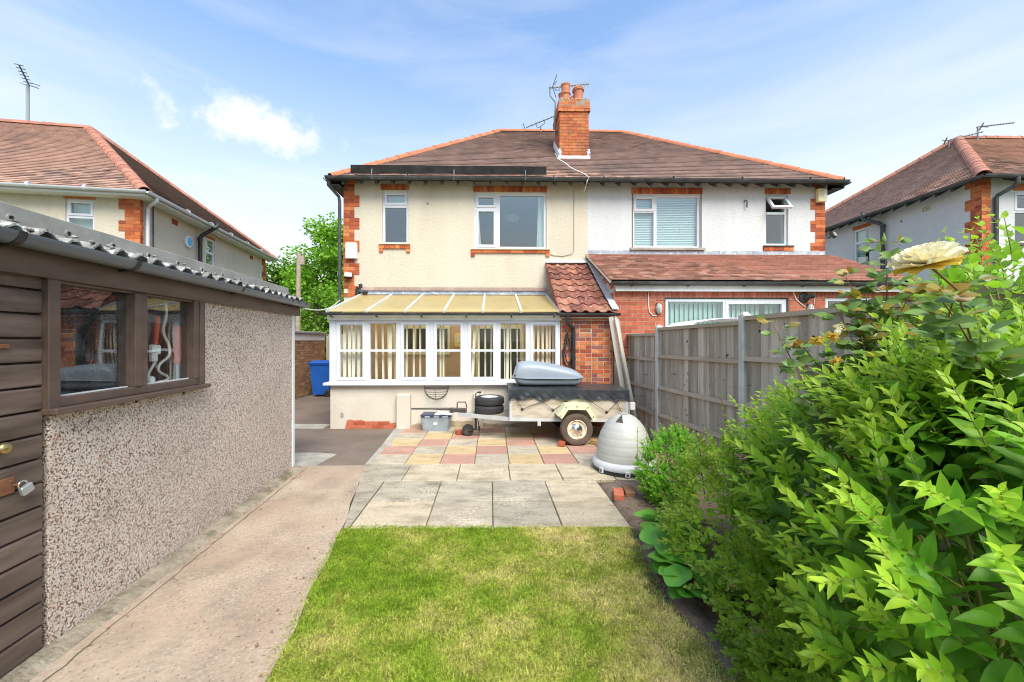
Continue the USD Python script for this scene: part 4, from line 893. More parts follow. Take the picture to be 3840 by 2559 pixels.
idoor = MB().box(3.02, 4.05, -.075, -.03, 1.86, 1.95).box(3.02, 4.05, -.073, -.03, 2.0, 2.06).box(3.0, 3.06, -.0745, -.03, .02, 1.86).box(4.0, 4.06, -.0745, -.03, .02, 1.86)
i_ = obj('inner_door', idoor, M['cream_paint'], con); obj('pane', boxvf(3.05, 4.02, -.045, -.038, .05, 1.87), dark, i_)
hd = obj('blind_rail', boxvf(.55, 4.58, CY + .14, CY + .19, 1.955, 1.99), M['cream_paint'], con)
slx = []
for x in np.arange(.62, 1.03, .088): slx.append((x, .45))
for x in (1.20, 1.325, 1.43, 1.475, 1.575, 1.78, 1.905, 2.02, 2.14, 2.40, 2.455, 2.82, 3.05, 3.12, 3.24, 3.36, 3.60, 3.665, 3.71, 3.84, 3.95): slx.append((x, 1.0 if x not in (1.475, 3.05, 3.665) else .35))
for x in (4.15, 4.24, 4.32, 4.40, 4.46, 4.53): slx.append((x, .5))
sm = []
for x, a in slx:
    c, s_a, w = math.cos(a), math.sin(a), .027; y = CY + .165; tilt = random.uniform(-.015, .015) if x != 3.05 else -.05
    v = []
    for z, dx in ((.86, tilt), (1.955, 0)):
        for sgn in (-1, 1):
            for o in (0, .0015): v.append((x + dx + sgn * w * c, y + sgn * w * s_a + o, z))
    sm.append((np.array(v), np.array([[0, 2, 6], [0, 6, 4], [1, 7, 3], [1, 5, 7], [0, 1, 3], [0, 3, 2], [4, 6, 7], [4, 7, 5], [0, 4, 5], [0, 5, 1], [2, 3, 7], [2, 7, 6]])))
pieces(hd, 'slat', sm, M['blind'])

# ------------------------------------------------------------------ brick lean-to with pantiles beside it
oh = thing('brick_outhouse', 'narrow brick lean-to with mossy pantile roof between the conservatory and the white house', 'outhouse', HO, HY)
OX0, OX1 = 4.64, 5.60
obj('wall', boxvf(OX0, OX1, CY + .006, CY + .22, -.05, 2.03), M['mortar'], oh)
obj('wall', boxvf(OX0 + .001, OX0 + .12, CY + .22, -.002, -.05, 2.03), M['mortar'], oh)
hol = [(4.985, 5.195, 1.735, 1.805)]
pieces(oh, 'brick', bond(OX0, OX1, 0.005, 2.0, CY + .006, hol, flemish=True), M['brick_old'])
av = MB(); av.box(4.99, 5.19, CY + .004, CY + .03, 1.74, 1.80)
ab = obj('air_brick', av, M['terracotta'], oh)
pieces(ab, 'hole', [boxvf(5.0 + i * .023, 5.014 + i * .023, CY + .001, CY + .01, 1.748 + j * .017, 1.758 + j * .017) for i in range(8) for j in range(3)], M['black_plastic'])
ze2, zr2, ye2 = 2.10, 3.34, CY - .11
ro = obj('roof', prismvf([(ye2 + .03, ze2 - .03), (-.003, zr2 - .03), (-.003, zr2 - .16), (ye2 + .10, ze2 - .10)], OX0 - .03, OX1 + .02, 'yz'), M['brick_old'], oh)
sl2 = math.hypot(-ye2, zr2 - ze2); u2 = np.array([0, -ye2 / sl2, (zr2 - ze2) / sl2]); n2 = np.array([0, -u2[2], u2[1]])
pts_ = []
nrow, ncol = 8, 5
wT = (OX1 - OX0 + .10) / ncol
for r in range(nrow):
    for c in range(ncol):
        V = []; m_ = 9
        for t, hh in ((r * sl2 / nrow - .03, .040), ((r + 1) * sl2 / nrow + .03, .012)):
            for th in (0, -.014):
                for k in range(m_):
                    f_ = k / (m_ - 1)
                    prof = .030 * math.sin(PI * f_ / .45) if f_ < .45 else -.012 * math.sin(PI * (f_ - .45) / .55)
                    V.append(np.array([OX0 - .05 + c * wT + f_ * wT * 1.03, ye2, ze2]) + u2 * t + n2 * (prof + hh + th))
        F = []
        for k in range(m_ - 1):
            a, b, cc, d = k, k + 1, 2 * m_ + k + 1, 2 * m_ + k
            F += [[a, b, cc], [a, cc, d], [m_ + k, 3 * m_ + k + 1, m_ + k + 1], [m_ + k, 3 * m_ + k, 3 * m_ + k + 1], [k, m_ + k + 1, k + 1], [k, m_ + k, m_ + k + 1]]
        F += [[0, 2 * m_, 3 * m_], [0, 3 * m_, m_], [m_ - 1, 2 * m_ - 1, 4 * m_ - 1], [m_ - 1, 4 * m_ - 1, 3 * m_ - 1]]
        pts_.append((np.array(V), np.array(F)))
pieces(ro, 'tile', pts_, M['pantile'], smooth=35)
lf = MB()
for k in range(9):
    t0, t1 = k * sl2 / 9, (k + 1) * sl2 / 9 + .03
    a_, b_ = np.array([OX1 + .005, ye2, ze2]) + u2 * t0 + n2 * .075, np.array([OX1 + .005, ye2, ze2]) + u2 * t1 + n2 * .062
    lf.bar(a_, b_, .12, .022, n2)
obj('verge_flashing', lf, M['lead_pale'], oh)
obj('top_flashing', MB().bar((OX0 - .05, -.05, zr2 + .035), (OX1 + .06, -.05, zr2 + .035), .13, .03).box(OX0 - .05, OX1 + .06, -.016, -.004, zr2, zr2 + .10), M['lead_pale'], oh)
obj('gutter', half_gutter((OX0 - .04, CY - .14, 2.085), (OX1 + .09, CY - .14, 2.085), .05), M['black_gutter'], oh, smooth=40)
obj('fascia', boxvf(OX0, OX1 + .05, CY - .03, CY + .004, 2.0, 2.06), M['white_paint'], oh)
obj('downpipe', MB().tube([(4.735, CY - .14, 2.05), (4.735, CY - .13, 1.93), (4.745, CY - .12, 1.89), (4.85, CY - .055, 1.82), (4.862, CY - .045, 1.77), (4.862, CY - .045, .02)], .036, 12).tube([(4.862, CY - .045, 1.24), (4.862, CY - .045, 1.29)], .043, 12), M['black_plastic'], oh, smooth=40)
obj('pipe_bracket', boxvf(4.82, 4.905, CY - .03, CY + .004, 1.25, 1.275), M['black_plastic'], oh)

# ------------------------------------------------------------------ tiled extension of the white house
ex = thing('brick_extension', 'single-storey red brick extension with plain tile roof behind the white house', 'extension', HO, HY)
EX0, EX1, EY, EYE, ZE, ZR = 5.66, 11.12, -1.74, -1.97, 2.70, 3.585
eh = [(6.625, 8.965, .05, 2.40), (9.69, 10.9, 1.0, 2.42)]
obj('wall', prismvf(rect(EX0, EX1, -.05, 2.55), EY + .006, EY + .2, 'xz', [rect(*h) for h in eh]), M['mortar'], ex)
obj('wall', MB().box(EX0 + .001, EX0 + .2, EY + .2, -.005, -.05, 2.55).prism([(EY + .01, 2.55), (-.005, 2.55), (-.005, ZR - .06), (EYE + .15, ZE - .08)], EX0 + .001, EX0 + .2, 'yz'), M['mortar'], ex)
obj('wall', boxvf(EX1 - .2, EX1 - .001, EY + .2, -.005, -.05, 2.55), M['mortar'], ex)
eb = bond(EX0, EX1, 1.2, 2.37, EY + .006, eh) + soldier(EX0, EX1, 2.405, 2.545, EY + .006, w=.065, gap=.012) + bond(EX0, EX1, 2.37, 2.40, EY + .006, eh)
pieces(ex, 'brick', eb, M['brick_red'], 300)
sb = turned(bond(0, 1.7, 1.3, 3.5, 0, d=.03), (EX0 + .006, -.02, 0), -PI / 2)
sb = [b for b in sb if np.asarray(b[0])[:, 2].max() < ZE - .06 + (np.asarray(b[0])[:, 1].mean() - EYE) * (ZR - ZE) / -EYE]
sbp = obj('side_wall', boxvf(EX0 - .001, EX0, -1.7, -1.69, 1.3, 1.31), M['mortar'], ex); pieces(sbp, 'brick', sb, M['brick_red'], 300)
lr = math.hypot(-EYE, ZR - ZE); ue = np.array([0, -EYE / lr, (ZR - ZE) / lr])
er = obj('roof', prismvf([(EYE + .02, ZE - .03), (-.004, ZR - .02), (-.004, ZR - .12), (EYE + .06, ZE - .10)], EX0 - .12, EX1 + .12, 'yz'), M['roof_under'], ex)
et = roof_tiles((EX0 - .14, EYE, ZE - .02), (1, 0, 0), ue, [(0, 0), (EX1 - EX0 + .30, 0), (EX1 - EX0 + .28, lr), (0, lr)], gauge=.108, th=.019, jit=.004, seed=21)
pieces(er, 'tile', et, M['tile_new'], 300)
obj('verge', MB().bar((EX0 - .125, EYE + .03, ZE - .035), (EX0 - .125, -.01, ZR - .03), .03, .05), M['cream_paint'], ex)
obj('fascia', boxvf(EX0, EX1 + .05, EY - .10, EY - .07, 2.505, 2.64), M['white_paint'], ex)
obj('soffit', boxvf(EX0, EX1 + .05, EY - .07, EY + .004, 2.548, 2.56), M['white_paint'], ex)
obj('gutter', half_gutter((EX0 - .07, EY - .17, 2.67), (EX1 + .12, EY - .17, 2.67), .055), M['black_gutter'], ex, smooth=40)
for x in (5.95, 7.0, 8.05, 9.15, 10.2):
    obj('gutter_bracket', MB().tube([(x, EY - .10, 2.60), (x, EY - .15, 2.60), (x, EY - .21, 2.64)], .014, 6), M['black_plastic'], ex)
window(ex, 6.64, 8.955, .06, 2.375, EY + .03, mull=[7.77], sash=[(1, 0)], mw=.05, fw=.05, name='patio_door')
window(ex, 9.70, 10.89, 1.01, 2.40, EY + .03, mull=[10.3], name='window')
obj('door_reveal', MB().box(6.606, 6.628, EY - .002, EY + .05, .06, 2.41).box(8.962, 8.99, EY - .002, EY + .05, .06, 2.41).box(6.606, 8.99, EY - .0025, EY + .05, 2.39, 2.412), M['shed_frame'], ex)
vb = obj('blind_rail', boxvf(6.7, 8.9, EY + .16, EY + .19, 2.30, 2.33), M['blind_aqua'], ex)
bs = []
for x in np.arange(6.74, 8.88, .092):
    if 7.95 < x < 8.02 or 8.50 < x < 8.62: continue
    bs.append(rot(boxvf(x - .044, x + .044, EY + .172, EY + .174, .1, 2.30), (0, 0, 1), .3 + random.uniform(-.05, .05), (x, EY + .173, 0)))
pieces(vb, 'slat', bs, M['blind_aqua'])
obj('inner_room', MB().box(EX0 + .2, EX1 - .2, EY + .2, -.01, -.02, .02).box(EX0 + .2, EX1 - .2, -.03, -.006, .02, 2.5).box(EX0 + .2, EX1 - .2, EY + .2, -.006, 2.5, 2.55), M['room'], ex)

# ------------------------------------------------------------------ neighbouring houses
def side_frame(meshes): return meshes
lh = thing('cream_house', 'detached looking cream rendered house with white gutters on the far left', 'house', (-8.637, 9.8, 0), .165)
LW, LD = 11.0, 7.44
lw = (-1.542, -.953, 3.75, 4.91)
obj('wall', prismvf(rect(-LW, 0, -.05, 5.05), 0, .25, 'xz', [rect(*lw)]), M['cream'], lh)
lsw = (2.88, 3.40, 3.80, 4.80)
sw1 = prismvf(rect(.25, LD, -.05, 5.05), -.25, -.003, 'yz', [rect(*lsw)])
obj('wall', sw1, M['cream'], lh)
obj('wall', MB().box(-LW, -.25, LD - .25, LD, -.05, 5.05).box(-LW, -LW + .25, .25, LD - .25, -.05, 5.05), M['cream'], lh)
obj('upper_rooms', MB().box(-LW + .25, -.25, .25, LD - .25, 2.5, 2.6).box(-LW + .25, -.25, .25, LD - .25, 4.95, 5.04).box(-LW + .25, -.25, 2.2, 2.3, 2.6, 4.95), M['room'], lh)
qd = obj('quoin', boxvf(-.315, .003, -.004, .05, 2.8, 4.98), M['mortar'], lh)
pieces(qd, 'brick', quoin(2.74, 4.98, .325, .455, -.001, 4, -1, .006), M['brick'])
qq = turned(quoin(2.74, 4.98, .10, .10, 0, 4, 1, 0), (.001, .004, 0), PI / 2)
qd = obj('quoin', boxvf(-.05, .0035, .05, .11, 2.8, 4.98), M['mortar'], lh); pieces(qd, 'brick', qq, M['brick'])
qd = obj('quoin', boxvf(-.05, .0035, LD - .24, LD, 2.8, 4.98), M['mortar'], lh)
pieces(qd, 'brick', turned(quoin(2.74, 4.98, .24, .34, 0, 4, -1, 0), (.001, LD, 0), PI / 2), M['brick'])
window(lh, *lw, .03, trans=[[4.50]], sash=[(0, 1)], fw=.05, tw=.07)
obj('lintel', boxvf(lw[0] - .04, lw[1] + .03, -.008, .04, 4.912, 4.97), M['brick'], lh)
obj('curtain', boxvf(lw[0] + .02, lw[1] - .02, .2, .21, 3.7, 4.9), M['blind_aqua'], lh)
def side_window(parent, y0, y1, z0, z1, tz, sx, m=None):
    """A window in a wall facing sx along x; local y runs along the wall."""
    f = MB(); xa, xb = (-.09, -.02) if sx > 0 else (.02, .09)
    f.box(xa, xb, y0, y1, z0, z0 + .06).box(xa, xb, y0, y1, z1 - .06, z1).box(xa + .001, xb - .001, y0, y0 + .06, z0, z1).box(xa + .001, xb - .001, y1 - .06, y1, z0, z1).box(xa + .0015, xb - .0015, y0, y1, tz - .04, tz + .04)
    p = obj('window', f, M['upvc'], parent)
    for lo, hi in ((z0 + .05, tz - .03), (tz + .03, z1 - .05)):
        obj('pane', boxvf(xa + .03, xa + .036, y0 + .05, y1 - .05, lo, hi), M['glass'], p)
side_window(lh, *lsw, 4.35, 1)
obj('lintel', boxvf(-.03, .008, lsw[0] - .03, lsw[1] + .03, 4.80, 4.87), M['brick'], lh)
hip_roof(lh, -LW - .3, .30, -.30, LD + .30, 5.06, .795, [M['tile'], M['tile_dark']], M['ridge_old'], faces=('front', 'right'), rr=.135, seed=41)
obj('soffit', MB().box(-LW, .29, -.29, .0, 4.965, 4.985).box(-.0, .29, .0, LD + .29, 4.965, 4.985), M['white_paint'], lh)
obj('fascia', MB().box(-LW, .30, -.31, -.29, 4.96, 5.06).box(.29, .31, -.29, LD + .3, 4.9605, 5.0595), M['upvc'], lh)
obj('gutter', half_gutter((-LW, -.37, 5.07), (.38, -.37, 5.07), .058), M['upvc'], lh, smooth=40)
obj('gutter', half_gutter((.37, -.38, 5.07), (.37, LD + .38, 5.07), .058), M['upvc'], lh, smooth=40)
for x in (-.9, -2.0): obj('gutter_joint', lathevf([(.058, 0), (.064, .005), (.064, .06), (.058, .065)], (x, -.37, 5.068), 16, 'x'), M['upvc'], lh)
for y in (1.2, 2.4, 3.6, 4.8, 6.0): obj('gutter_joint', lathevf([(.058, 0), (.064, .005), (.064, .06), (.058, .065)], (.37, y, 5.068), 16, 'y'), M['upvc'], lh)
obj('downpipe', MB().tube([(.37, -.02, 5.03), (.37, -.02, 4.95), (.30, .0, 4.90), (.10, .16, 4.86), (.06, .17, 4.80), (.06, .17, 0)], .040, 10), M['upvc'], lh, smooth=40)
obj('wall_conduit', MB().tube([(.02, .44, 4.95), (.02, .44, 0)], .014, 6), M['steel_dark'], lh)
obj('soil_pipe', MB().tube([(.08, 2.42, 0), (.08, 2.42, 4.62), (.10, 2.44, 4.72), (.36, 2.62, 5.0), (.43, 2.68, 5.08), (.43, 2.68, 5.22)], .055, 12).tube([(.08, 2.42, 4.58), (.08, 2.42, 4.66)], .066, 12), M['black_plastic'], lh, smooth=40)
for y in (1.343, 6.116):
    obj('air_brick', boxvf(-.01, .006, y - .13, y + .13, 4.74, 4.88), M['brick'], lh)

rh = thing('white_house', 'white rendered house with brick corner and black rafter ends on the far right', 'house', (11.17, 9.5, 0), .0106)
RWD, RD = 11.5, 7.6
rw = (.77, 1.95, 3.86, 5.08)
obj('wall', prismvf(rect(0, RWD, -.05, 5.48), 0, .25, 'xz', [rect(*rw)]), M['white_render'], rh)
rsw = (2.82, 3.40, 3.35, 5.05)
obj('wall', prismvf(rect(.25, RD, -.05, 5.48), .003, .25, 'yz', [rect(*rsw)]), M['white_render'], rh)
obj('wall', MB().box(.25, RWD, RD - .25, RD, -.05, 5.36).box(RWD - .25, RWD, .25, RD - .25, -.05, 5.36), M['white_render'], rh)
obj('upper_rooms', MB().box(.25, RWD - .25, .25, RD - .25, 2.5, 2.6).box(.25, RWD - .25, .25, RD - .25, 5.2, 5.3).box(2.2, 2.3, .25, RD - .25, 2.6, 5.2), M['room'], rh)
qd = obj('quoin', boxvf(-.003, .20, -.004, .05, 2.9, 5.47), M['mortar'], rh)
pieces(qd, 'brick', quoin(2.62, 5.46, .215, .215, -.001, 3, 1, -.006), M['brick'])
qd = obj('quoin', boxvf(-.0035, .05, .05, .205, 2.9, 5.47), M['mortar'], rh)
pieces(qd, 'brick', turned(quoin(2.62, 5.46, .215, .33, 0, 3, -1, 0), (.001, 0.004, 0), -PI / 2), M['brick'])
window(rh, *rw, .03, trans=[[4.60], [4.60]], mull=[1.36], sash=[(0, 1)], fw=.05)
obj('lintel', boxvf(rw[0] - .03, rw[1] + .03, -.008, .04, 5.082, 5.24), M['brick'], rh)
obj('window_sill', boxvf(rw[0] - .06, rw[1] + .06, -.05, .03, 3.80, 3.858), M['shed_frame'], rh)
side_window(rh, *rsw, 4.63, -1)
obj('lintel', boxvf(-.008, .03, rsw[0] - .02, rsw[1] + .03, 5.055, 5.16), M['brick'], rh)
obj('blind_strip', boxvf(.12, .13, rsw[0] + .3, rsw[1] - .02, rsw[2], rsw[3]), M['blind_aqua'], rh)
hip_roof(rh, -.30, RWD + .3, -.30, RD + .30, 5.30, .70, M['tile'], M['ridge_old'], faces=('front', 'left'), rr=.13, seed=61)
obj('tilting_board', MB().box(-.29, RWD, -.30, -.28, 5.25, 5.302).box(-.30, -.28, -.28, RD + .28, 5.2505, 5.3015), M['black_timber'], rh)
for y in [.35 + k * .36 for k in range(19)]:
    obj('rafter_foot', prismvf([(-.28, 5.17), (-.275, 5.285), (0, 5.48), (0, 5.33)], y, y + .05, 'xz'), M['black_timber'], rh)
for x in (.5, .86, 1.22): obj('rafter_foot', MB().prism([(-.28, 5.17), (-.275, 5.285), (0, 5.48), (0, 5.33)], x, x + .05, 'yz'), M['black_timber'], rh)
obj('gutter', half_gutter((-.36, -.34, 5.31), (RWD, -.34, 5.31), .06), M['black_gutter'], rh, smooth=40)
obj('gutter', half_gutter((-.345, RD + .35, 5.31), (-.345, -.36, 5.31), .06), M['black_gutter'], rh, smooth=40)
obj('downpipe', MB().tube([(.42, -.34, 5.28), (.42, -.34, 5.12), (.40, -.28, 5.06), (.29, -.08, 4.94), (.27, -.06, 4.88), (.27, -.06, 0)], .042, 10), M['black_gutter'], rh, smooth=40)
obj('soil_pipe', MB().tube([(-.33, 2.72, 5.42), (-.33, 2.70, 5.24), (-.30, 2.64, 5.16), (-.10, 2.40, 5.0), (-.07, 2.36, 4.92), (-.07, 2.36, 0)], .055, 12).tube([(-.07, 2.36, 4.88), (-.07, 2.36, 4.95)], .066, 12), M['black_gutter'], rh, smooth=40)
ag = obj('air_brick', boxvf(-.006, .01, 1.12, 1.34, 4.98, 5.11), M['cream_paint'], rh)
pieces(ag, 'hole', [boxvf(-.009, -.002, 1.13 + i * .034, 1.152 + i * .034, 4.99 + j * .04, 5.015 + j * .04) for i in range(6) for j in range(3)], M['steel_dark'])
obj('vent_hole', lathevf([(.001, 0), (.022, .001), (.024, .02)], (-.008, 1.88, 4.905), 10, 'x'), M['black_plastic'], rh)

# ------------------------------------------------------------------ garage
GO, GY = (-2.302, 2.09, 0.0), 0.0918
gar = thing('garage', 'pebble-dashed garage with brown timber door, window and corrugated roof', 'garage', GO, GY)
GL = 3.02                                        # local y runs along the wall, local +x faces the garden
obj('wall', prismvf([(0, -.05), (GL, -.05), (GL, 1.96), (1.215, 1.96), (1.215, 1.21), (0, 1.21)], -.08, 0, 'yz'), M['pebble'], gar, label='pebble-dashed side wall')
obj('wall', boxvf(-2.6, -.10, GL - .08, GL - .002, -.05, 2.165), M['pebble'], gar)
obj('corner_trim', cbox(-.085, .012, GL - .05, GL + .012, -.03, 1.93, .006), M['upvc'] if False else M['white_paint'], gar)
obj('inner_wall', MB().box(-2.6, -2.52, -2.5, GL - .1, -.05, 2.07).box(-2.52, -.11, -2.5, -2.42, -.05, 2.17).box(-2.5, -.12, -2.4, GL - .1, 2.05, 2.06).box(-2.6, -.1, -2.5, GL - .1, -.06, -.02), M['mortar_dark'], gar)
obj('bench', cbox(-.62, -.085, .02, 1.2, 1.13, 1.18, .005), M['shed_wood'], gar)
# door of horizontal boards
door = obj('door', boxvf(-.07, -.045, -2.2, -.03, .02, 1.90), M['shed_wood'], gar)
bd = []
for k in range(16):
    z = .03 + k * .1202
    mm = m3.Manifold.hull_points(np.array([(x, y, zz) for y in (-2.2, -.032) for x, zz in ((-.045, z + .006), (-.010, z + .006), (-.006, z + .012), (-.006, z + .105), (-.012, z + .115), (-.045, z + .1185))])).to_mesh()
    bd.append((np.array(mm.vert_properties[:, :3]), np.array(mm.tri_verts)))
pieces(door, 'board', bd, M['shed_wood'])
hs = obj('hasp', MB().cbox(-.006, .004, -.36, -.165, .868, .945, c=.004).tube([(-.002, -.175, .905), (.022, -.172, .905), (.022, -.158, .905), (-.002, -.155, .905)], .006, 8), M['rust'], door, smooth=40)
obj('rivet', lathevf([(.001, .009), (.006, .008), (.008, .003)], (0, -.185, .925), 10, 'x'), M['rust'], hs)
obj('door_knob', lathevf([(.012, 0), (.012, .02), (.024, .03), (.028, .045), (.02, .058), (.001, .062)], (-.004, -.247, 1.095), 20, 'x'), M['brass'], door, smooth=50)
obj('hinge_tail', cbox(-.006, .006, -.30, -.19, 1.545, 1.566, .003), M['rust'], door)
# window in its brown frame
wf = MB()
wf.cbox(-.08, .022, -.03, .035, 1.212, 1.90, c=.004).cbox(-.08, .022, 1.095, 1.155, 1.285, 1.90, c=.004).cbox(-.07, .03, 1.155, 1.215, 1.225, 1.90, c=.004)
wf.cbox(-.08, .012, .035, 1.095, 1.882, 1.897, c=.003).cbox(-.08, .02, .035, 1.155, 1.237, 1.287, c=.004).cbox(-.08, .026, .515, .57, 1.287, 1.883, c=.004).cbox(-.08, .018, .572, .628, 1.287, 1.883, c=.004)
gw = obj('window', wf, M['shed_frame'], gar)
obj('window_sill', cbox(-.02, .062, -.035, 1.24, 1.205, 1.236, .005), M['shed_frame'], gw)
obj('pane', boxvf(-.035, -.031, .03, .52, 1.28, 1.89), M['glass_shed'], gw)
obj('pane', boxvf(-.035, -.031, .62, 1.10, 1.28, 1.89), M['glass_shed'], gw)
obj('putty', MB().box(-.031, -.02, .035, .515, 1.287, 1.294).box(-.031, -.02, .628, 1.095, 1.287, 1.295), M['white_paint'], gw)
obj('fascia', cbox(-.02, .035, -2.3, GL + .12, 1.897, 2.045, .005), M['shed_frame'], gar)
obj('wall_bolt', lathevf([(.001, .012), (.008, .01), (.01, 0)], (.0, .55, 1.19), 10, 'x'), M['steel_dark'], gar)
obj('wall_bolt', lathevf([(.001, .012), (.008, .01), (.01, 0)], (.0, 1.0, 1.185), 10, 'x'), M['steel_dark'], gar)
# gutter with joints
obj('gutter', half_gutter((.095, -2.3, 2.072), (.095, GL + .15, 2.058), .056, 12), M['grey_gutter'], gar, smooth=40)
for y in (-.30, .36, 1.55, 2.62, 2.78, 3.02):
    g_ = []
    V = []
    for e in (y, y + .035):
        for h in (.061, .054):
            for k in range(11):
                an = PI + PI * k / 10; V.append((.095 + math.cos(an) * h, e, 2.068 + math.sin(an) * h))
    V = np.array(V); F = []
    for k in range(10):
        F += [[k, k + 1, 22 + k + 1], [k, 22 + k + 1, 22 + k], [k, 11 + k + 1, k + 1], [k, 11 + k, 11 + k + 1], [22 + k, 22 + k + 1, 33 + k + 1], [22 + k, 33 + k + 1, 33 + k]]
    obj('gutter_bracket', MB().add((V, np.array(F))).tube([(.03, y + .017, 2.0), (.06, y + .017, 2.006), (.09, y + .017, 2.008)], .008, 6), M['black_plastic'], gar)
# corrugated sheets with lichened edge, the grey closure strip with its holes, and the upper sheets
def corrugated(y0, y1, x0, x1, z0, z1, amp, pitch, th, rough=0.0, nx=3):
    n = int((y1 - y0) / pitch * 10); ys = np.linspace(y0, y1, n); tx = np.linspace(0, 1, nx)
    V = []
    for th_ in (0, -th):
        for t in tx:
            z = z0 + (z1 - z0) * t + amp * np.cos(2 * PI * (ys - .05) / pitch) + th_
            x = np.full(n, x0 + (x1 - x0) * t)
            if rough:
                nz = meshkit.fbm(np.c_[ys * 22, np.full(n, t * 7), np.full(n, th_)], 3) - .5
                z = z + nz * rough * (1.6 if t == 0 else .5); x = x + (nz * rough * 1.5 if t == 0 else 0)
            V.append(np.c_[x, ys, z])
    V = np.vstack(V); F = []
    off = nx * n
    for k in range(nx - 1):
        i = np.arange(n - 1)
        a, b, c, d = k * n + i, k * n + i + 1, (k + 1) * n + i + 1, (k + 1) * n + i
        F += [np.stack([a, b, c], 1), np.stack([a, c, d], 1), np.stack([a, c, b], 1) + off, np.stack([a, d, c], 1) + off]
    i = np.arange(n - 1)
    F += [np.stack([i, off + i, off + i + 1], 1), np.stack([i, off + i + 1, i + 1], 1)]
    return V, np.vstack(F)
obj('roof_sheet', corrugated(-2.3, GL + .10, .085, -.16, 2.106, 2.136, .019, .143, .012, .022), M['corrugated'], gar, smooth=50)
for k in range(60):
    if random.random() < .55:
        y = -.4 + k * .0575 + random.uniform(-.02, .02)
        s = m3.Manifold.sphere(1.0, 8).scale((random.uniform(.008, .016), random.uniform(.012, .026), random.uniform(.005, .010))).translate((.07 - random.uniform(0, .06), y, 2.124 + .018 * math.cos(2 * PI * (y - .05) / .143)))
        mm = s.to_mesh(); obj('moss_clump', (np.array(mm.vert_properties[:, :3]), np.array(mm.tri_verts)), M['corrugated'], gar, smooth=True)
st = obj('closure_strip', cbox(-.075, -.059, -2.3, GL - .0, 2.142, 2.236, .003), M['asbestos'], gar)
for k in range(-1, 11):
    y = -.125 + k * .2885
    if y > GL - .05: break
    obj('hole_rim', MB().add(lathevf([(.021, -.001), (.022, .008), (.014, .008), (.013, .0005)], (-.059, y, 2.168), 16, 'x')), M['asbestos'], st, smooth=50)
    obj('hole', lathevf([(.0145, .0025), (.001, .0025)], (-.059, y, 2.168), 16, 'x'), M['black_plastic'], st)
obj('roof_sheet', corrugated(-2.3, GL + .10, -.080, -1.35, 2.190, 2.20, .012, .143, .010), M['asbestos'], gar, smooth=50)
obj('roof_sheet', corrugated(-2.3, GL + .10, -1.35, -2.75, 2.20, 2.06, .022, .143, .010), M['asbestos'], gar, smooth=50)
obj('verge_cap', MB().bar((.07, GL + .09, 2.105), (-.1, GL + .09, 2.150), .05, .03), M['asbestos'], gar)
# things seen through the garage window
pad = thing('padlock', 'brushed steel padlock hanging from the rusty hasp on the garage door', 'padlock', (GO[0] + .028 * math.cos(GY) + .165 * math.sin(GY), GO[1] - .165 * math.cos(GY), .90), GY)
obj('body', rot(cbox(-.010, .012, -.012, .042, -.055, -.010, .005), (1, 0, 0), .35), M['silver'], pad)
obj('shackle', MB().tube([(0, -.006, -.012), (0, -.012, .0), (0, -.004, .016), (0, .012, .020), (0, .026, .012), (0, .030, -.008), (0, .026, -.02)], .0035, 8), M['chrome'], pad, smooth=50)
def gpt(x, y, z): return (GO[0] + x * math.cos(GY) - y * math.sin(GY), GO[1] + x * math.sin(GY) + y * math.cos(GY), z)
gb = thing('grey_bag', 'dark grey rounded bag lying on the bench behind the garage window', 'bag', gpt(-.30, .22, 1.18), GY)
bm_ = smoothed(m3.Manifold.batch_hull([m3.Manifold.sphere(r, 16).translate((x, y, z)) for x, y, z, r in ((0, -.16, .06, .06), (0, .10, .065, .065), (-.1, -.1, .06, .06), (-.1, .16, .05, .05), (0, .0, .085, .06), (.05, .2, .035, .035))]), .03, 6)
obj('body', bm_, M['bag'], gb, True)
rg = thing('rag_heap', 'crumpled grey cloth lying beside the bag behind the garage window', 'rag', gpt(-.16, .40, 1.18), GY)
hv = np.mgrid[-.10:.10:18j, -.14:.14:22j].reshape(2, -1).T
hz_ = .055 * np.clip(1 - (hv[:, 0] / .1) ** 2 - (hv[:, 1] / .14) ** 2, 0, 1) ** .5 * (.5 + meshkit.fbm(np.c_[hv * 28, np.zeros(len(hv))], 3))
ii, jj = np.meshgrid(np.arange(17), np.arange(21), indexing='ij')
obj('cloth', (np.c_[hv, hz_ + .003], np.stack([ii * 22 + jj, (ii + 1) * 22 + jj, (ii + 1) * 22 + jj + 1, ii * 22 + jj + 1], -1).reshape(-1, 4)), mat('grey_floral_cloth', [(0.06, 0.055, 0.05), (0.32, 0.30, 0.27)], 40, 0.9), rg, True)
cb = thing('extension_lead', 'white extension lead with plug and socket hanging inside the garage window', 'cable', gpt(-.062, .80, 1.29), GY)
pts_c = [(0, .105, .56), (0, .115, .50), (.0, .105, .44), (0, .085, .38), (0, .10, .32), (0, .135, .27), (0, .15, .22), (0, .13, .17), (0, .06, .13), (0, .035, .09), (0, .06, .06), (0, .115, .035), (0, .13, .01), (0, .09, -.0), (0, .04, .0)]
tt = np.linspace(0, 1, len(pts_c)); ti = np.linspace(0, 1, 60)
from scipy.interpolate import CubicSpline
obj('flex', tubevf(CubicSpline(tt, np.array(pts_c))(ti), .0095, 8), M['cable'], cb, True)
obj('flex', tubevf(CubicSpline(np.linspace(0, 1, 6), np.array([(0, .0, .14), (0, -.02, .11), (0, -.05, .07), (0, -.06, .03), (0, -.045, .0), (0, .03, -.005)]))(np.linspace(0, 1, 24)), .009, 8), M['cable'], cb, True)
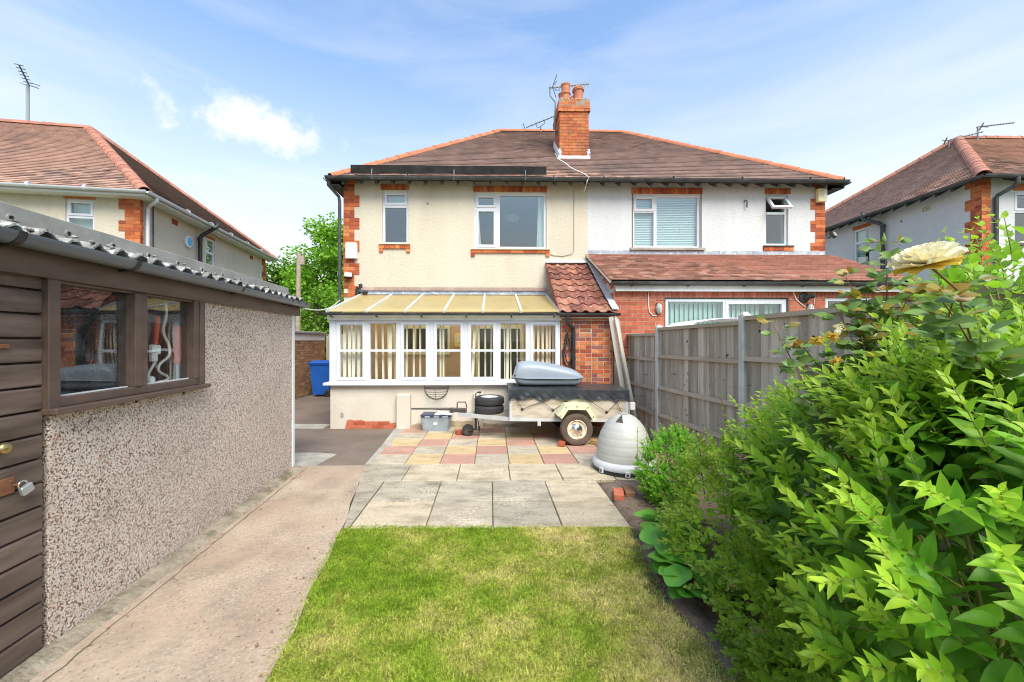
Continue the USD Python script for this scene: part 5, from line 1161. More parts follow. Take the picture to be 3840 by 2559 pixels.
obj('socket', MB().cbox(-.02, .012, -.03, .02, .145, .205, c=.006).cbox(-.02, .016, -.035, .0, .205, .265, c=.008).cbox(-.02, .016, .006, .046, .195, .262, c=.008), M['white_plastic'], cb)
obj('plug', MB().lathe([(.001, .030), (.026, .026), (.030, .010), (.024, 0)], (0, -.055, .02), 14, 'x'), M['white_plastic'], cb, smooth=50)
sw_o = thing('orange_saw', 'orange handled tool hanging at the right inside the garage window', 'tool', gpt(-.075, 1.05, 1.42), GY)
hd_ = MB().add(prismvf([(-.035, 0), (.02, -.02), (.03, .02), (.03, .27), (-.02, .27), (-.03, .06)], -.012, .012, 'yz', [[(-.018, .03), (.012, .02), (.016, .24), (-.008, .24)]]))
obj('handle', hd_, M['orange'], sw_o); obj('blade', boxvf(-.002, .002, -.01, .012, -.14, .0), M['galv'], sw_o)
sw2 = thing('orange_trowel', 'slim orange handle hanging in the middle of the right garage pane', 'tool', gpt(-.09, .855, 1.52), GY)
obj('handle', MB().tube([(0, .01, .24), (0, .004, .14), (0, -.005, .0)], [.02, .018, .011], 10), M['orange'], sw2, smooth=50); obj('blade', boxvf(-.002, .002, -.016, .008, -.13, .01), M['galv'], sw2)

# ------------------------------------------------------------------ garden fence on the right
FO, FY = (2.36, 8.42, 0.0), 0.0
fence = thing('garden_fence', 'weathered grey board fence between concrete posts along the right of the garden', 'fence')
fp = [(2.36, 8.45), (2.475, 6.40), (2.665, 4.47), (2.815, 2.54), (2.965, 0.62), (3.1, -1.3)]
ftop = [1.735, 1.82, 1.885, 1.93, 1.96, 1.96]
for i, (x, y) in enumerate(fp):
    if i == 0: continue
    o = MB().cbox(x - .045, x + .052, y - .05, y + .05, -.1, ftop[i] - .012, c=.012)
    m_ = m3.Manifold.hull_points(np.array([(x + sx * a, y + sy * a, z) for sx in (-1, 1) for sy in (-1, 1) for a, z in ((.038, ftop[i] - .014), (.022, ftop[i] + .012))])).to_mesh()
    o.add((np.array(m_.vert_properties[:, :3]), np.array(m_.tri_verts)))
    obj('post', o, M['post_concrete'], fence)
for i in range(4):
    (xa, ya), (xb, yb) = fp[i], fp[i + 1]
    ya -= .05; yb += .05
    ta = [1.71, 1.775, 1.835, 1.885][i] - (0.0 if i else .015); tb = [1.695, 1.79, 1.85, 1.90][i]
    d = np.array([xb - xa, yb - ya]); L = np.linalg.norm(d); d /= L; nrm = np.array([d[1], -d[0]])     # nrm points to the garden (-x)
    if nrm[0] > 0: nrm = -nrm
    def P3(s, o, z): return (xa + d[0] * s + nrm[0] * o, ya + d[1] * s + nrm[1] * o, z)
    nb = 16 if i else 17
    bw = L / nb; bs_ = []
    for k in range(nb):
        s0, s1 = k * bw - .004, (k + 1) * bw + .012
        if i == 3 and k > 12: continue
        zt = ta + (tb - ta) * (k + .5) / nb - .03 + random.uniform(-.003, .003); zb = .03 + random.uniform(-.01, .01)
        t0, t1 = random.uniform(.018, .024), random.uniform(.005, .008)
        V = [P3(s0, -.012, zb), P3(s1, -.012 - .004, zb), P3(s1, -.012 + t1 - .004, zb), P3(s0, -.012 + t0, zb), P3(s0, -.012, zt), P3(s1, -.016, zt), P3(s1, -.016 + t1, zt), P3(s0, -.012 + t0, zt)]
        bs_.append((np.array(V), BOXF))
    pieces(fence, 'board', bs_, M['fence_wood'])
    for zr in (.45, .87, 1.36):
        zr_a, zr_b = zr * (ta / 1.80), zr * (tb / 1.80)
        V = [P3(s, o, z) for s, zz in ((.0, zr_a), (L, zr_b)) for o, z in ((.004, zz - .022), (.040, zz - .022), (.032, zz + .022), (.004, zz + .028))]
        obj('rail', (np.array(V), BOXF), M['fence_rail'], fence)
    V = [P3(s, o, z) for s, zz in ((.0, ta), (L, tb)) for o, z in ((-.03, zz - .032), (.042, zz - .032), (.042, zz + .012), (-.03, zz + .018))]
    obj('capping', (np.array(V), BOXF), M['fence_rail'], fence)
    V = [P3(s, o, z) for s in (.0, L) for o, z in ((-.02, -.1), (.01, -.1), (.01, .035), (-.02, .035))]
    obj('gravel_board', (np.array(V), BOXF), M['post_concrete'], fence)
obj('post', cbox(2.33, 2.40, 8.42, 8.50, -.1, 1.80, .01), M['post_concrete'], fence, label='short end post against the extension')

# loose planks leaning in the corner beside the outhouse
pk = [((2.06, 7.40, 2.00), (2.22, 6.95, .02), .075), ((2.12, 7.42, 2.03), (2.30, 7.05, .02), .06), ((2.19, 7.44, 1.93), (2.30, 7.2, .02), .05)]
plab = ['front grey plank leaning against the outhouse corner', 'middle grey plank leaning against the outhouse corner', 'rearmost short plank leaning beside the fence end']
pk = [((2.00, 7.42, 2.02), (2.32, 7.36, .0), .085), ((2.075, 7.36, 2.0), (2.42, 7.20, .0), .05), ((2.12, 7.44, 1.98), (2.40, 7.40, 0.0), .07)]
for (a, b, w), l in zip(pk, plab):
    t = thing('leaning_plank', l, 'plank', b)
    obj('board', barvf(np.array(a) - np.array(b), (0, 0, .005), w, .022, (0, 1, 0)), M['plank'], t)

# ------------------------------------------------------------------ trailer with cover, spare tyres and roof box
TO, TY = (.142, 6.36, 0.0), .012
tr = thing('trailer', 'small galvanised box trailer with plywood sides under a black cover', 'trailer', TO, TY)
TL, TW = 1.845, .98
def tz(x): return -.013 * x                     # the trailer stands slightly nose up
def tilt(vf):
    v = np.array(vf[0], float); v[:, 2] += -.013 * v[:, 0]; return v, vf[1]
def tobj(name, mesh, m, parent=None, smooth=False, **k):
    if isinstance(mesh, MB): mesh = mesh.get()
    return obj(name, tilt(mesh), m, parent or tr, smooth, **k)
ch_ = MB(); ch_.box(0, TL, 0, .045, .335, .385).box(0, TL, TW - .045, TW, .335, .385).box(0, .045, .045, TW - .045, .336, .384).box(TL - .045, TL, .045, TW - .045, .336, .384)
ch_.box(-.002, .04, -.003, .04, .385, .74).box(-.002, .04, TW - .04, TW + .003, .385, .74).box(TL - .04, TL + .002, -.003, .04, .385, .74).box(.8, .84, .045, TW - .045, .337, .383)
tobj('chassis', ch_, M['galv'])
tobj('side_panel', cbox(.04, TL - .04, .008, .026, .386, .76, .002), M['ply'])
tobj('side_panel', cbox(.04, TL - .04, TW - .026, TW - .008, .386, .76, .002), M['ply'])
tobj('end_panel', boxvf(.008, .026, .04, TW - .04, .386, .76), M['ply']); tobj('end_panel', boxvf(TL - .026, TL - .008, .04, TW - .04, .386, .76), M['ply'])
tobj('floor', boxvf(.03, TL - .03, .03, TW - .03, .386, .40), M['ply'])
# cover: top sheet with hanging scalloped skirt
anch = [.0, .118, .515, .88, 1.265, 1.665, 1.86]
def hem(x):
    k = np.searchsorted(anch, x, 'right') - 1; k = min(max(k, 0), len(anch) - 2)
    f = (x - anch[k]) / (anch[k + 1] - anch[k]); return .655 + .042 * math.sin(PI * min(max(f, 0), 1)) ** .8
xs_c = np.linspace(-.015, TL + .02, 76); V, F = [], []
NZ = 7
for i, x in enumerate(xs_c):
    for k in range(NZ):
        f = k / (NZ - 1); z = .832 - (.832 - hem(x)) * f
        wr = .010 * math.sin(x * 21 + f * 3.0) * f * (1.2 if x < .8 else .6) + .006 * math.sin(x * 47 - f * 7) * f
        V.append((x, -.012 - wr - .004 * f, z))
for i in range(len(xs_c) - 1):
    for k in range(NZ - 1):
        a = i * NZ + k; F += [[a, a + NZ, a + NZ + 1], [a, a + NZ + 1, a + 1]]
cv_ = MB().add((np.array(V), np.array(F)))
top = np.array([(x, y, .832 + .012 * math.sin(PI * y / TW) + .007 * math.sin(x * 5 + y * 9) * math.sin(PI * y / TW) - .006 * (y > TW - .01)) for x in xs_c for y in np.linspace(-.012, TW + .012, 14)])
F = []
for i in range(len(xs_c) - 1):
    for k in range(13):
        a = i * 14 + k; F += [[a, a + 14, a + 15], [a, a + 15, a + 1]]
cv_.add((top, np.array(F)))
for xe in (-.015, TL + .02):
    V, F = [], []
    ysn = np.linspace(-.012, TW + .012, 20)
    for y in ysn:
        V += [(xe, y, .832), (xe + (.008 * math.sin(y * 19)), y, .665 + .035 * abs(math.sin(y * PI / .33)))]
    for i in range(19):
        a = 2 * i; F += [[a, a + 2, a + 3], [a, a + 3, a + 1]]
    cv_.add((np.array(V), np.array(F)))
ys_ = [(TW + .012)] ; V, F = [], []
for x in xs_c: V += [(x, TW + .012, .832), (x, TW + .016, hem(x))]
for i in range(len(xs_c) - 1):
    a = 2 * i; F += [[a, a + 2, a + 3], [a, a + 3, a + 1]]
cv_.add((np.array(V), np.array(F)))
cvp = tobj('cover', cv_, M['tarp'], None, 40)
tobj('hem', MB().tube([(x, -.02 - .010 * math.sin(x * 21 + 3.0), hem(x)) for x in np.linspace(-.01, TL + .015, 90)], .006, 6), M['tarp'], cvp, 60)
rp = [(.0, .655), (.118, .652), (.195, .525), (.515, .652), (.675, .515), (.88, .652)]
rp2 = [(1.265, .652), (1.515, .495), (1.665, .652), (1.76, .45)]
tobj('rope', MB().tube([(x, -.022, z) for x, z in rp], .0055, 6).tube([(x, -.022, z) for x, z in rp2], .0055, 6), M['iron'], cvp)
for x, z in ((.195, .522), (.675, .512), (1.515, .492)):
    tobj('rope_hook', MB().add(lathevf([(.001, -.02), (.022, -.014), (.024, .0)], (x, .012, z), 12, 'y')), M['steel_dark'])
# wheel with cream rim and chrome cap
def wheel(x, y, z, side, m_t):
    tyre = [(.135, -.052), (.16, -.066), (.20, -.074), (.228, -.068), (.242, -.050), (.2455, -.02), (.2455, .02), (.242, .05), (.228, .068), (.20, .074), (.16, .066), (.135, .052)]
    t = tobj('wheel', lathevf([(r, h * side) for r, h in tyre], (x, y, z), 40, 'y'), m_t, None, 35)
    rim = [(.148, -.062), (.140, -.066), (.130, -.058), (.124, -.040), (.105, -.036), (.098, -.044), (.09, -.046)]
    tobj('rim', lathevf([(r, h * side) for r, h in rim] + [(.001, -.046 * side)], (x, y, z), 40, 'y'), M['rim'], t, 35)
    tobj('hub_cap', lathevf([(.092, -.044 * side), (.088, -.056 * side), (.070, -.072 * side), (.045, -.084 * side), (.020, -.090 * side), (.001, -.091 * side)], (x, y, z), 32, 'y'), M['chrome'], t, 60)
wheel(1.005, -.185 + .02, .247 + .013, 1, M['rubber_brown'])
wheel(1.005, TW + .165, .247 + .013, -1, M['rubber'])
tobj('axle', MB().tube([(1.005, -.12, .26), (1.005, TW + .12, .26)], .025, 10).box(.95, 1.06, .06, .12, .27, .335).box(.95, 1.06, TW - .12, TW - .06, .27, .335).box(1.2, 1.6, .1, .9, .30, .335), M['steel_dark'])
# mudguards: an angled arch with a front flange
def mudguard(y0, y1):
    out = [(.705, .475), (.825, .638), (1.175, .638), (1.295, .42)]
    mb = MB()
    for (xa, za), (xb, zb) in zip(out[:-1], out[1:]):
        mb.add(m_hull([(xa, y0, za), (xb, y0, zb), (xa, y1, za), (xb, y1, zb)], (0, 0, -.006)))
    inn = [(.775, .425), (.87, .562), (1.135, .562), (1.245, .405)]
    for k in range(3):
        mb.prism([out[k], out[k + 1], inn[k + 1], inn[k]][::-1], y0 - .004, y0 + .004, 'xz')
    tobj('mudguard', mb, M['mudguard'])
def m_hull(P, d):
    P = np.array(P, float); mm = m3.Manifold.hull_points(np.vstack([P, P + np.array(d)])).to_mesh()
    return np.array(mm.vert_properties[:, :3]), np.array(mm.tri_verts)
mudguard(-.255, .006); mudguard(TW + .06, TW + .255)
tobj('bolt', MB().add(lathevf([(.001, -.012), (.008, -.01), (.009, 0)], (.835, -.259, .60), 8, 'y')).add(lathevf([(.001, -.012), (.008, -.01), (.009, 0)], (1.0, -.259, .615), 8, 'y')).add(lathevf([(.001, -.012), (.008, -.01), (.009, 0)], (1.165, -.259, .60), 8, 'y')).add(lathevf([(.001, -.012), (.008, -.01), (.009, 0)], (.745, -.259, .47), 8, 'y')).add(lathevf([(.001, -.012), (.008, -.01), (.009, 0)], (1.245, -.259, .46), 8, 'y')), M['steel_dark'])
for x in (.46, 1.535):
    tobj('jack_bracket', MB().box(x - .025, x + .025, -.012, .0, .265, .352).box(x - .006, x + .006, -.016, -.011, .285, .30), M['galv'])
# A-frame, coupling, jockey wheel
tobj('drawbar', MB().bar((.02, .06, .352), (-.84, .46, .348), .04, .06).bar((.02, TW - .06, .352), (-.84, .50, .348), .04, .06), M['galv'])
tobj('coupling', MB().cbox(-.96, -.70, .44, .52, .385, .45, c=.01).tube([(-.86, .48, .45), (-.86, .48, .53), (-.84, .48, .55), (-.72, .48, .55), (-.70, .48, .46)], .011, 8).tube([(-1.62, .46, .432), (-1.30, .47, .436), (-.98, .48, .43)], [.014, .016, .024], 8).cbox(-.985, -.90, .445, .515, .375, .455, c=.012), M['steel_dark'])
jw = tobj('jockey_wheel', lathevf([(.05, -.025), (.085, -.03), (.096, -.02), (.098, 0), (.096, .02), (.085, .03), (.05, .025)], (-.68, .47, .089), 28, 'y'), M['rubber'], None, 40)
tobj('rim', lathevf([(.055, -.022), (.05, -.024), (.02, -.018), (.001, -.02)], (-.68, .47, .089), 24, 'y'), M['steel_dark'], jw)
tobj('jockey_post', MB().tube([(-.55, .46, .09), (-.55, .46, .62)], .021, 10).bar((-.68, .43, .089), (-.545, .43, .10), .035, .012).bar((-.68, .51, .089), (-.545, .51, .10), .035, .012).tube([(-.55, .46, .62), (-.55, .46, .70), (-.50, .42, .73)], .010, 8).lathe([(.001, .70), (.028, .71), (.03, .735), (.001, .745)], (-.48, .41, 0), 12), M['steel_dark'])
tobj('light_cable', MB().tube([(-.52, .40, .30), (-.50, .38, .22), (-.49, .37, .16)], .008, 6).cbox(-.51, -.475, .35, .385, .10, .18, c=.008), M['black_plastic'])
tobj('number_lamp', MB().cbox(TL + .03, TL + .05, .06, .10, .46, .62, c=.004).tube([(TL, .08, .42), (TL + .03, .08, .48), (TL + .03, .08, .68)], .008, 6), M['galv'])
tobj('tail_lamp', cbox(TL + .05, TL + .13, .03, .09, .52, .64, .008), M['white_plastic'])
# tyres on the drawbar
for k, (z, lab) in enumerate(((.385, 'lower spare tyre lying flat on the trailer drawbar'), (.525, 'upper spare tyre lying on another tyre over the drawbar'))):
    t = thing('spare_tyre', lab, 'tyre', (-.185 + .006 * k - .004, 6.84, z), 0)
    pr = [(.150, .012), (.165, .0), (.205, -.003), (.234, .012), (.243, .03), (.2445, .045), (.2405, .048), (.2445, .052), (.2445, .068), (.2405, .071), (.2445, .075), (.2445, .088), (.2405, .091), (.243, .096), (.235, .120), (.205, .136), (.165, .132), (.150, .120)]
    obj('tread', lathevf(pr, seg=48), M['rubber'], t, 30)
    obj('rim', lathevf([(.152, .016), (.145, .05), (.145, .10), (.156, .122), (.148, .126), (.135, .10), (.10, .07), (.001, .065)], seg=36), M['galv'] if k else M['steel_dark'], t, 40)
# roof box on the cover
rb = thing('roof_box', 'blue grey car roof box lying on the black trailer cover', 'roof box', (.205, 6.60, .842), -.012)
def loft(stations, half_y, segs=28):
    V, F = [], []
    for x, w, zb, zt, p in stations:
        for k in range(segs):
            a = PI * k / (segs - 1); c, s = math.cos(a), math.sin(a)
            V.append((x, half_y - w * np.sign(c) * abs(c) ** (2 / p), zb + (zt - zb) * abs(s) ** (2 / p)))
    for i in range(len(stations) - 1):
        for k in range(segs - 1):
            a = i * segs + k; F += [[a, a + segs, a + segs + 1], [a, a + segs + 1, a + 1]]
    for e in (0, len(stations) - 1):
        c = len(V); V.append(np.mean(V[e * segs:(e + 1) * segs], 0))
        for k in range(segs - 1): F.append([c, e * segs + k, e * segs + k + 1] if e else [c, e * segs + k + 1, e * segs + k])
    return np.array(V), np.array(F)
lid = [(.0, .20, .135, .145, 3), (.012, .25, .135, .17, 3), (.035, .27, .135, .27, 3.4), (.065, .285, .135, .345, 3.6), (.10, .295, .135, .380, 3.8), (.16, .30, .135, .397, 4), (.26, .30, .135, .402, 4), (.42, .30, .135, .392, 4), (.58, .298, .135, .370, 3.8), (.74, .292, .135, .338, 3.6), (.88, .285, .135, .305, 3.4), (.99, .275, .135, .270, 3.2), (1.06, .262, .135, .236, 3), (1.11, .245, .135, .198, 2.8), (1.145, .215, .135, .165, 2.6), (1.16, .18, .135, .145, 2.5)]
obj('lid', loft(lid, .33), M['roof_box'], rb, 60)
low = [(.03, .21, .13, .09, 3), (.06, .26, .13, .035, 3.4), (.11, .275, .13, .008, 4), (.2, .28, .13, .0, 4.5), (.6, .28, .13, .0, 4.5), (1.0, .262, .13, .0, 4.5), (1.08, .24, .13, .012, 4), (1.12, .215, .13, .05, 3.4), (1.14, .17, .13, .10, 3)]
obj('base', loft(low, .33), M['roof_box_low'], rb, 60)
rim_ = []
for k in range(61):
    a = 2 * PI * k / 60; c, s = math.cos(a), math.sin(a)
    rim_.append((.58 - .59 * np.sign(c) * abs(c) ** .42, .33 - .305 * np.sign(s) * abs(s) ** .5 * (1 - .06 * (c < -.6)), .132))
obj('seam', tubevf(np.array(rim_) , .011, 8, False), M['roof_box'], rb, 60)
obj('lock', MB().add(lathevf([(.001, -.012), (.012, -.01), (.013, .0)], (.03, .06, .18), 12, 'y')), M['black_plastic'], rb)

# ------------------------------------------------------------------ small things on the patio
tb = thing('storage_tub', 'clear plastic storage tub with navy lid standing by the conservatory wall', 'tub', (-1.14, 7.30, 0.003), .0)
def taper(w0, d0, w1, d1, z0, z1, c=.02):
    P = []
    for w, d, z in ((w0, d0, z0), (w1, d1, z1)):
        for sx in (-1, 1):
            for sy in (-1, 1):
                P += [(sx * (w - c), sy * d, z), (sx * w, sy * (d - c), z)]
    mm = m3.Manifold.hull_points(np.array(P)).to_mesh(); return np.array(mm.vert_properties[:, :3]), np.array(mm.tri_verts)
outer = m3.Manifold.hull_points(np.array([(sx * (w - (c if q else 0)), sy * (d - (0 if q else c)), z) for w, d, z in ((.225, .145, 0), (.255, .17, .255)) for c in (.02,) for sx in (-1, 1) for sy in (-1, 1) for q in (0, 1)]))
inn_ = m3.Manifold.hull_points(np.array([(sx * (w - (c if q else 0)), sy * (d - (0 if q else c)), z) for w, d, z in ((.222, .142, .004), (.252, .167, .30)) for c in (.02,) for sx in (-1, 1) for sy in (-1, 1) for q in (0, 1)]))
mm = (outer - inn_).to_mesh()
obj('tub', (np.array(mm.vert_properties[:, :3]), np.array(mm.tri_verts)), M['tub'], tb)
obj('rim', MB().cbox(-.272, .272, -.185, -.165, .245, .268, c=.004).cbox(-.272, .272, .165, .185, .245, .268, c=.004).cbox(-.272, -.25, -.165, .165, .2455, .2675, c=.004).cbox(.25, .272, -.165, .165, .2455, .2675, c=.004), M['tub'], tb)
ld = obj('lid', cbox(-.262, .262, -.178, .178, .268, .284, .006), M['navy'], tb)
pieces(ld, 'clip', [cbox(-.24 + k * .155, -.18 + k * .155, -.19, -.172, .25, .288, .004) for k in range(4)], M['navy'])
obj('paper_label', boxvf(-.035, .035, -.1605, -.159, .115, .155), M['white_plastic'], tb)
obj('contents', MB().add(taper(.17, .09, .19, .11, .01, .12)).cbox(-.19, .05, -.06, .08, .12, .16, c=.01).tube([(-.12, -.12, .02), (-.11, -.12, .17)], .02, 8).tube([(.13, -.12, .02), (.14, -.12, .18)], .018, 8), M['lens'], tb)
rgp = thing('crumpled_rag', 'crumpled pale cloth lying on the lid of the storage tub', 'rag', (-1.05, 7.20, .29))
hv = np.mgrid[-.11:.20:30j, -.08:.09:18j].reshape(2, -1).T
hz_ = .045 * np.clip(1 - ((hv[:, 0] - .045) / .155) ** 2 - (hv[:, 1] / .085) ** 2, 0, 1) ** .5 * (.3 + 1.3 * meshkit.fbm(np.c_[hv * 30, np.zeros(len(hv))], 3))
ii, jj = np.meshgrid(np.arange(29), np.arange(17), indexing='ij')
obj('cloth', (np.c_[hv, hz_], np.stack([ii * 18 + jj, (ii + 1) * 18 + jj, (ii + 1) * 18 + jj + 1, ii * 18 + jj + 1], -1).reshape(-1, 4)), M['rag'], rgp, True)

def loose_brick(x, y, yaw, lab, m, z=.004, name='loose_brick'):
    t = thing(name, lab, 'brick', (x, y, z), yaw)
    obj('block', cbox(-.107, .107, -.05, .05, 0, .066, .006), m, t)
loose_brick(-.655, 6.95, 0.5, 'red brick chocking the small jockey wheel', M['brick_red'])
loose_brick(.935, 6.20, 1.30, 'red brick wedged in front of the trailer wheel on the left', M['brick_red'])
loose_brick(1.475, 6.22, -.75, 'brown brick wedged behind the trailer wheel on the right', M['brick_tan'])
loose_brick(1.20, 4.16, 1.35, 'red brick lying on the soil at the patio edge', M['brick_red'], -.012)
loose_brick(1.33, 4.24, 1.45, 'pale brown brick beside the red one at the patio edge', M['brick_tan'], -.015)

# compost bin like a beehive
cp = thing('compost_bin', 'pale grey beehive shaped compost bin at the patio corner', 'compost bin', (1.525, 5.06, 0.004))
ring = []
zs = [.13, .225, .32, .41, .49, .56, .615]
def rad(z): return .335 * (max(0.0, 1 - ((z - .10) / .585) ** 2.25)) ** .5 if z < .685 else 0
prof = []
for z in np.linspace(.12, .68, 40):
    if any(abs(z - s) < .007 for s in zs): prof += [(rad(z) - .0034, z)]
    else: prof += [(rad(z), z)]
prof += [(.06, .683), (.001, .684)]
obj('dome', lathevf(prof, seg=64), M['compost'], cp, 40)
obj('rim', lathevf([(.345, .045), (.372, .05), (.380, .07), (.376, .105), (.350, .132), (.330, .135)], seg=64), M['compost_rim'], cp, 40)
obj('base', lathevf([(.30, 0), (.362, 0), (.368, .02), (.362, .05), (.34, .05)], seg=64), M['black_plastic'], cp, 40)
for a in (-1.75, -.9, -2.6):
    obj('latch', MB().add(rot(shift(cbox(-.028, .028, -.012, .012, .01, .075, .004), (0, -.380, 0)), (0, 0, 1), a + PI / 2)), M['compost_rim'], cp)
    obj('latch_slot', rot(shift(boxvf(-.012, .012, -.004, .004, .025, .05), (0, -.391, 0)), (0, 0, 1), a + PI / 2), M['steel_dark'], cp)
# dark handle flap moulded near the top
hp = []
for k in range(7):
    f = k / 6
    for w in (-1, 1):
        z = .672 - .075 * f; r = rad(z) + .006; a = -2.15 + w * (.06 + .30 * f * (1 - .4 * f))
        hp.append((r * math.cos(a), r * math.sin(a), z))
F = []
for k in range(6):
    a = 2 * k; F += [[a, a + 2, a + 3], [a, a + 3, a + 1]]
obj('handle', (np.array(hp), np.array(F)), M['steel_dark'], cp, True)

# half-round wire hay-rack planter on the wall
wb = thing('wall_planter', 'empty half-round black wire planter hung under the conservatory sill', 'planter', (HO[0] + 2.35 * math.cos(HY) - (-1.852) * math.sin(HY), HO[1] + 2.35 * math.sin(HY) + (-1.852) * math.cos(HY), .755), HY)
r0 = .215
fr_ = MB().tube([(-r0, -.008, 0), (-r0, -.008, -.03)] + [(-r0 * math.cos(a), -.008, -.03 - .205 * math.sin(a)) for a in np.linspace(0, PI, 24)] + [(r0, -.008, 0)], .006, 6)
fr_.tube([(-r0, -.008, -.035), (r0, -.008, -.035)], .005, 6)
obj('frame', fr_, M['iron'], wb, smooth=50)
for k, z in enumerate((-.035, -.095, -.14, -.18)):
    w = r0 * math.sqrt(max(0, 1 - ((z + .03) / -.205) ** 2)) * .98; dpt = .17 * math.sqrt(max(.05, 1 - ((z + .03) / -.22) ** 2))
    obj('wire', MB().tube([(-w * math.cos(a), -.008 - dpt * math.sin(a), z) for a in np.linspace(0, PI, 20)], .0045, 6), M['iron'], wb, smooth=50)
obj('wire', MB().tube([(0, -.178 * math.cos(a), -.035 - .198 * math.sin(a)) for a in np.linspace(0, PI / 2, 12)], .0045, 6), M['iron'], wb, smooth=50)

# coiled hose on the outhouse wall
def hpt(x, y, z): return (HO[0] + x * math.cos(HY) - y * math.sin(HY), HO[1] + x * math.sin(HY) + y * math.cos(HY), z)
hc = thing('hose_coil', 'black hose hanging in a long loop on the outhouse wall', 'hose', hpt(4.755, -1.86, 1.42), HY)
lp = [(.075 * math.sin(a) * (1.15 if math.cos(a) < 0 else .8), -.02, .31 * math.cos(a)) for a in np.linspace(0, 2 * PI, 40)]
obj('loop', MB().tube(lp, .011, 8, False).tube([(x * .75 + .012, -.04, z * .86 + .02) for x, y, z in lp], .010, 8, False), M['black_plastic'], hc, True)
obj('nozzle', MB().tube([(.0, -.05, .30), (.03, -.055, .22), (.045, -.06, .12), (.03, -.06, .0)], .011, 8).tube([(.02, -.06, .28), (-.02, -.062, .14), (.0, -.06, .05)], .009, 8), M['iron'], hc, True)
obj('hook', MB().tube([(0, .01, .30), (0, -.05, .30), (0, -.05, .33)], .007, 6), M['steel_dark'], hc)

# blue wheelie bin
wbn = thing('wheelie_bin', 'blue plastic wheelie bin standing by the passage wall', 'bin', (-5.18, 11.95, -.02), .10)
body = m3.Manifold.hull_points(np.array([(sx * (w - c * q), d0 if sy < 0 else d1, z) for w, d0, d1, z in ((.22, -.20, .26, .06), (.285, -.30, .30, .93)) for c in (.03,) for q in (0, 1) for sx in (-1, 1) for sy in (-1, 1)] )).to_mesh()
obj('body', (np.array(body.vert_properties[:, :3]), np.array(body.tri_verts)), M['bin_blue'], wbn)
obj('rim', cbox(-.30, .30, -.315, .315, .905, .955, .01), M['bin_blue'], wbn)
ldm = m3.Manifold.hull_points(np.array([(sx * w, y, z) for w, y0, y1, z in ((.31, -.34, .33, .957), (.31, -.34, .33, .98), (.24, -.24, .27, 1.03)) for sx in (-1, 1) for y in (y0, y1)])).to_mesh()
obj('lid', (np.array(ldm.vert_properties[:, :3]), np.array(ldm.tri_verts)), M['bin_blue'], wbn)
obj('handle', MB().tube([(-.22, .34, .97), (-.22, .40, .98), (.22, .40, .98), (.22, .34, .97)], .016, 8), M['bin_blue'], wbn)
for x in (-.26, .26):
    obj('wheel', lathevf([(.02, -.03), (.09, -.03), (.10, -.02), (.10, .02), (.09, .03), (.02, .03)], (x, .22, .10), 20, 'x'), M['black_plastic'], wbn, smooth=40)
obj('wheel', lathevf([(.02, -.03), (.09, -.03), (.10, -.02), (.10, .02), (.09, .03), (.02, .03)], (.20, -.24, .10), 20, 'y'), M['black_plastic'], wbn, smooth=40)

# passage wall and gate behind the bin
pwl = thing('passage_wall', 'tan brick boundary wall with coping along the side passage', 'wall', (-5.72, 7.2, 0))
obj('core', boxvf(-.22, -.004, 0, 6.1, -.06, 1.78), M['mortar_dark'], pwl)
pbr = turned(bond(0, 6.1, 0.0, 1.60, 0, course=.075, flemish=False), (-.004, 0, 0), PI / 2)
pieces(pwl, 'brick', pbr, M['brick_tan'], 300, key=lambda c: abs(c[1] - 12.3))
obj('render_band', boxvf(-.224, .008, -.0, 6.1, 1.60, 1.80), M['white_paint'], pwl)
pieces(pwl, 'coping', [cbox(-.27, .05, k * .61 + .004, (k + 1) * .61 - .004, 1.80, 1.87, .012) for k in range(10)], M['asbestos'])
gt = thing('passage_gate', 'dark timber gate closing the far end of the side passage', 'gate', (-5.70, 13.35, 0))
pieces(gt, 'board', [boxvf(k * .125 + .004, (k + 1) * .125 - .004, 0, .02, .03, 1.80 + .004 * (k % 3)) for k in range(17)], M['fence_wood'])
obj('rail', MB().box(0, 2.1, .02, .06, .4, .5).box(0, 2.1, .02, .06, 1.4, 1.5), M['fence_rail'], gt)

# old timber pole
tp = thing('timber_pole', 'weathered timber pole rising behind the garage in front of the tree', 'pole', (-6.95, 14.0, -.06))
obj('shaft', tubevf([(0, 0, 0), (.02, 0, 2.5), (.05, 0, 4.65)], [.10, .085, .07], 12), M['fence_rail'], tp, smooth=50)
obj('bracket', MB().box(.09, .24, -.05, .05, 4.25, 4.55), M['fence_rail'], tp)
wl = thing('washing_line', 'thin white line strung from the garage gutter to the house corner', 'cable', (0, 0, 0))
a_, b_ = np.array([-2.49, 5.16, 1.99]), np.array([-3.62, 9.22, 2.50])
obj('line', tubevf([a_ + (b_ - a_) * t - np.array([0, 0, .10 * math.sin(PI * t)]) for t in np.linspace(0, 1, 20)], .009, 6), M['cable'], wl)

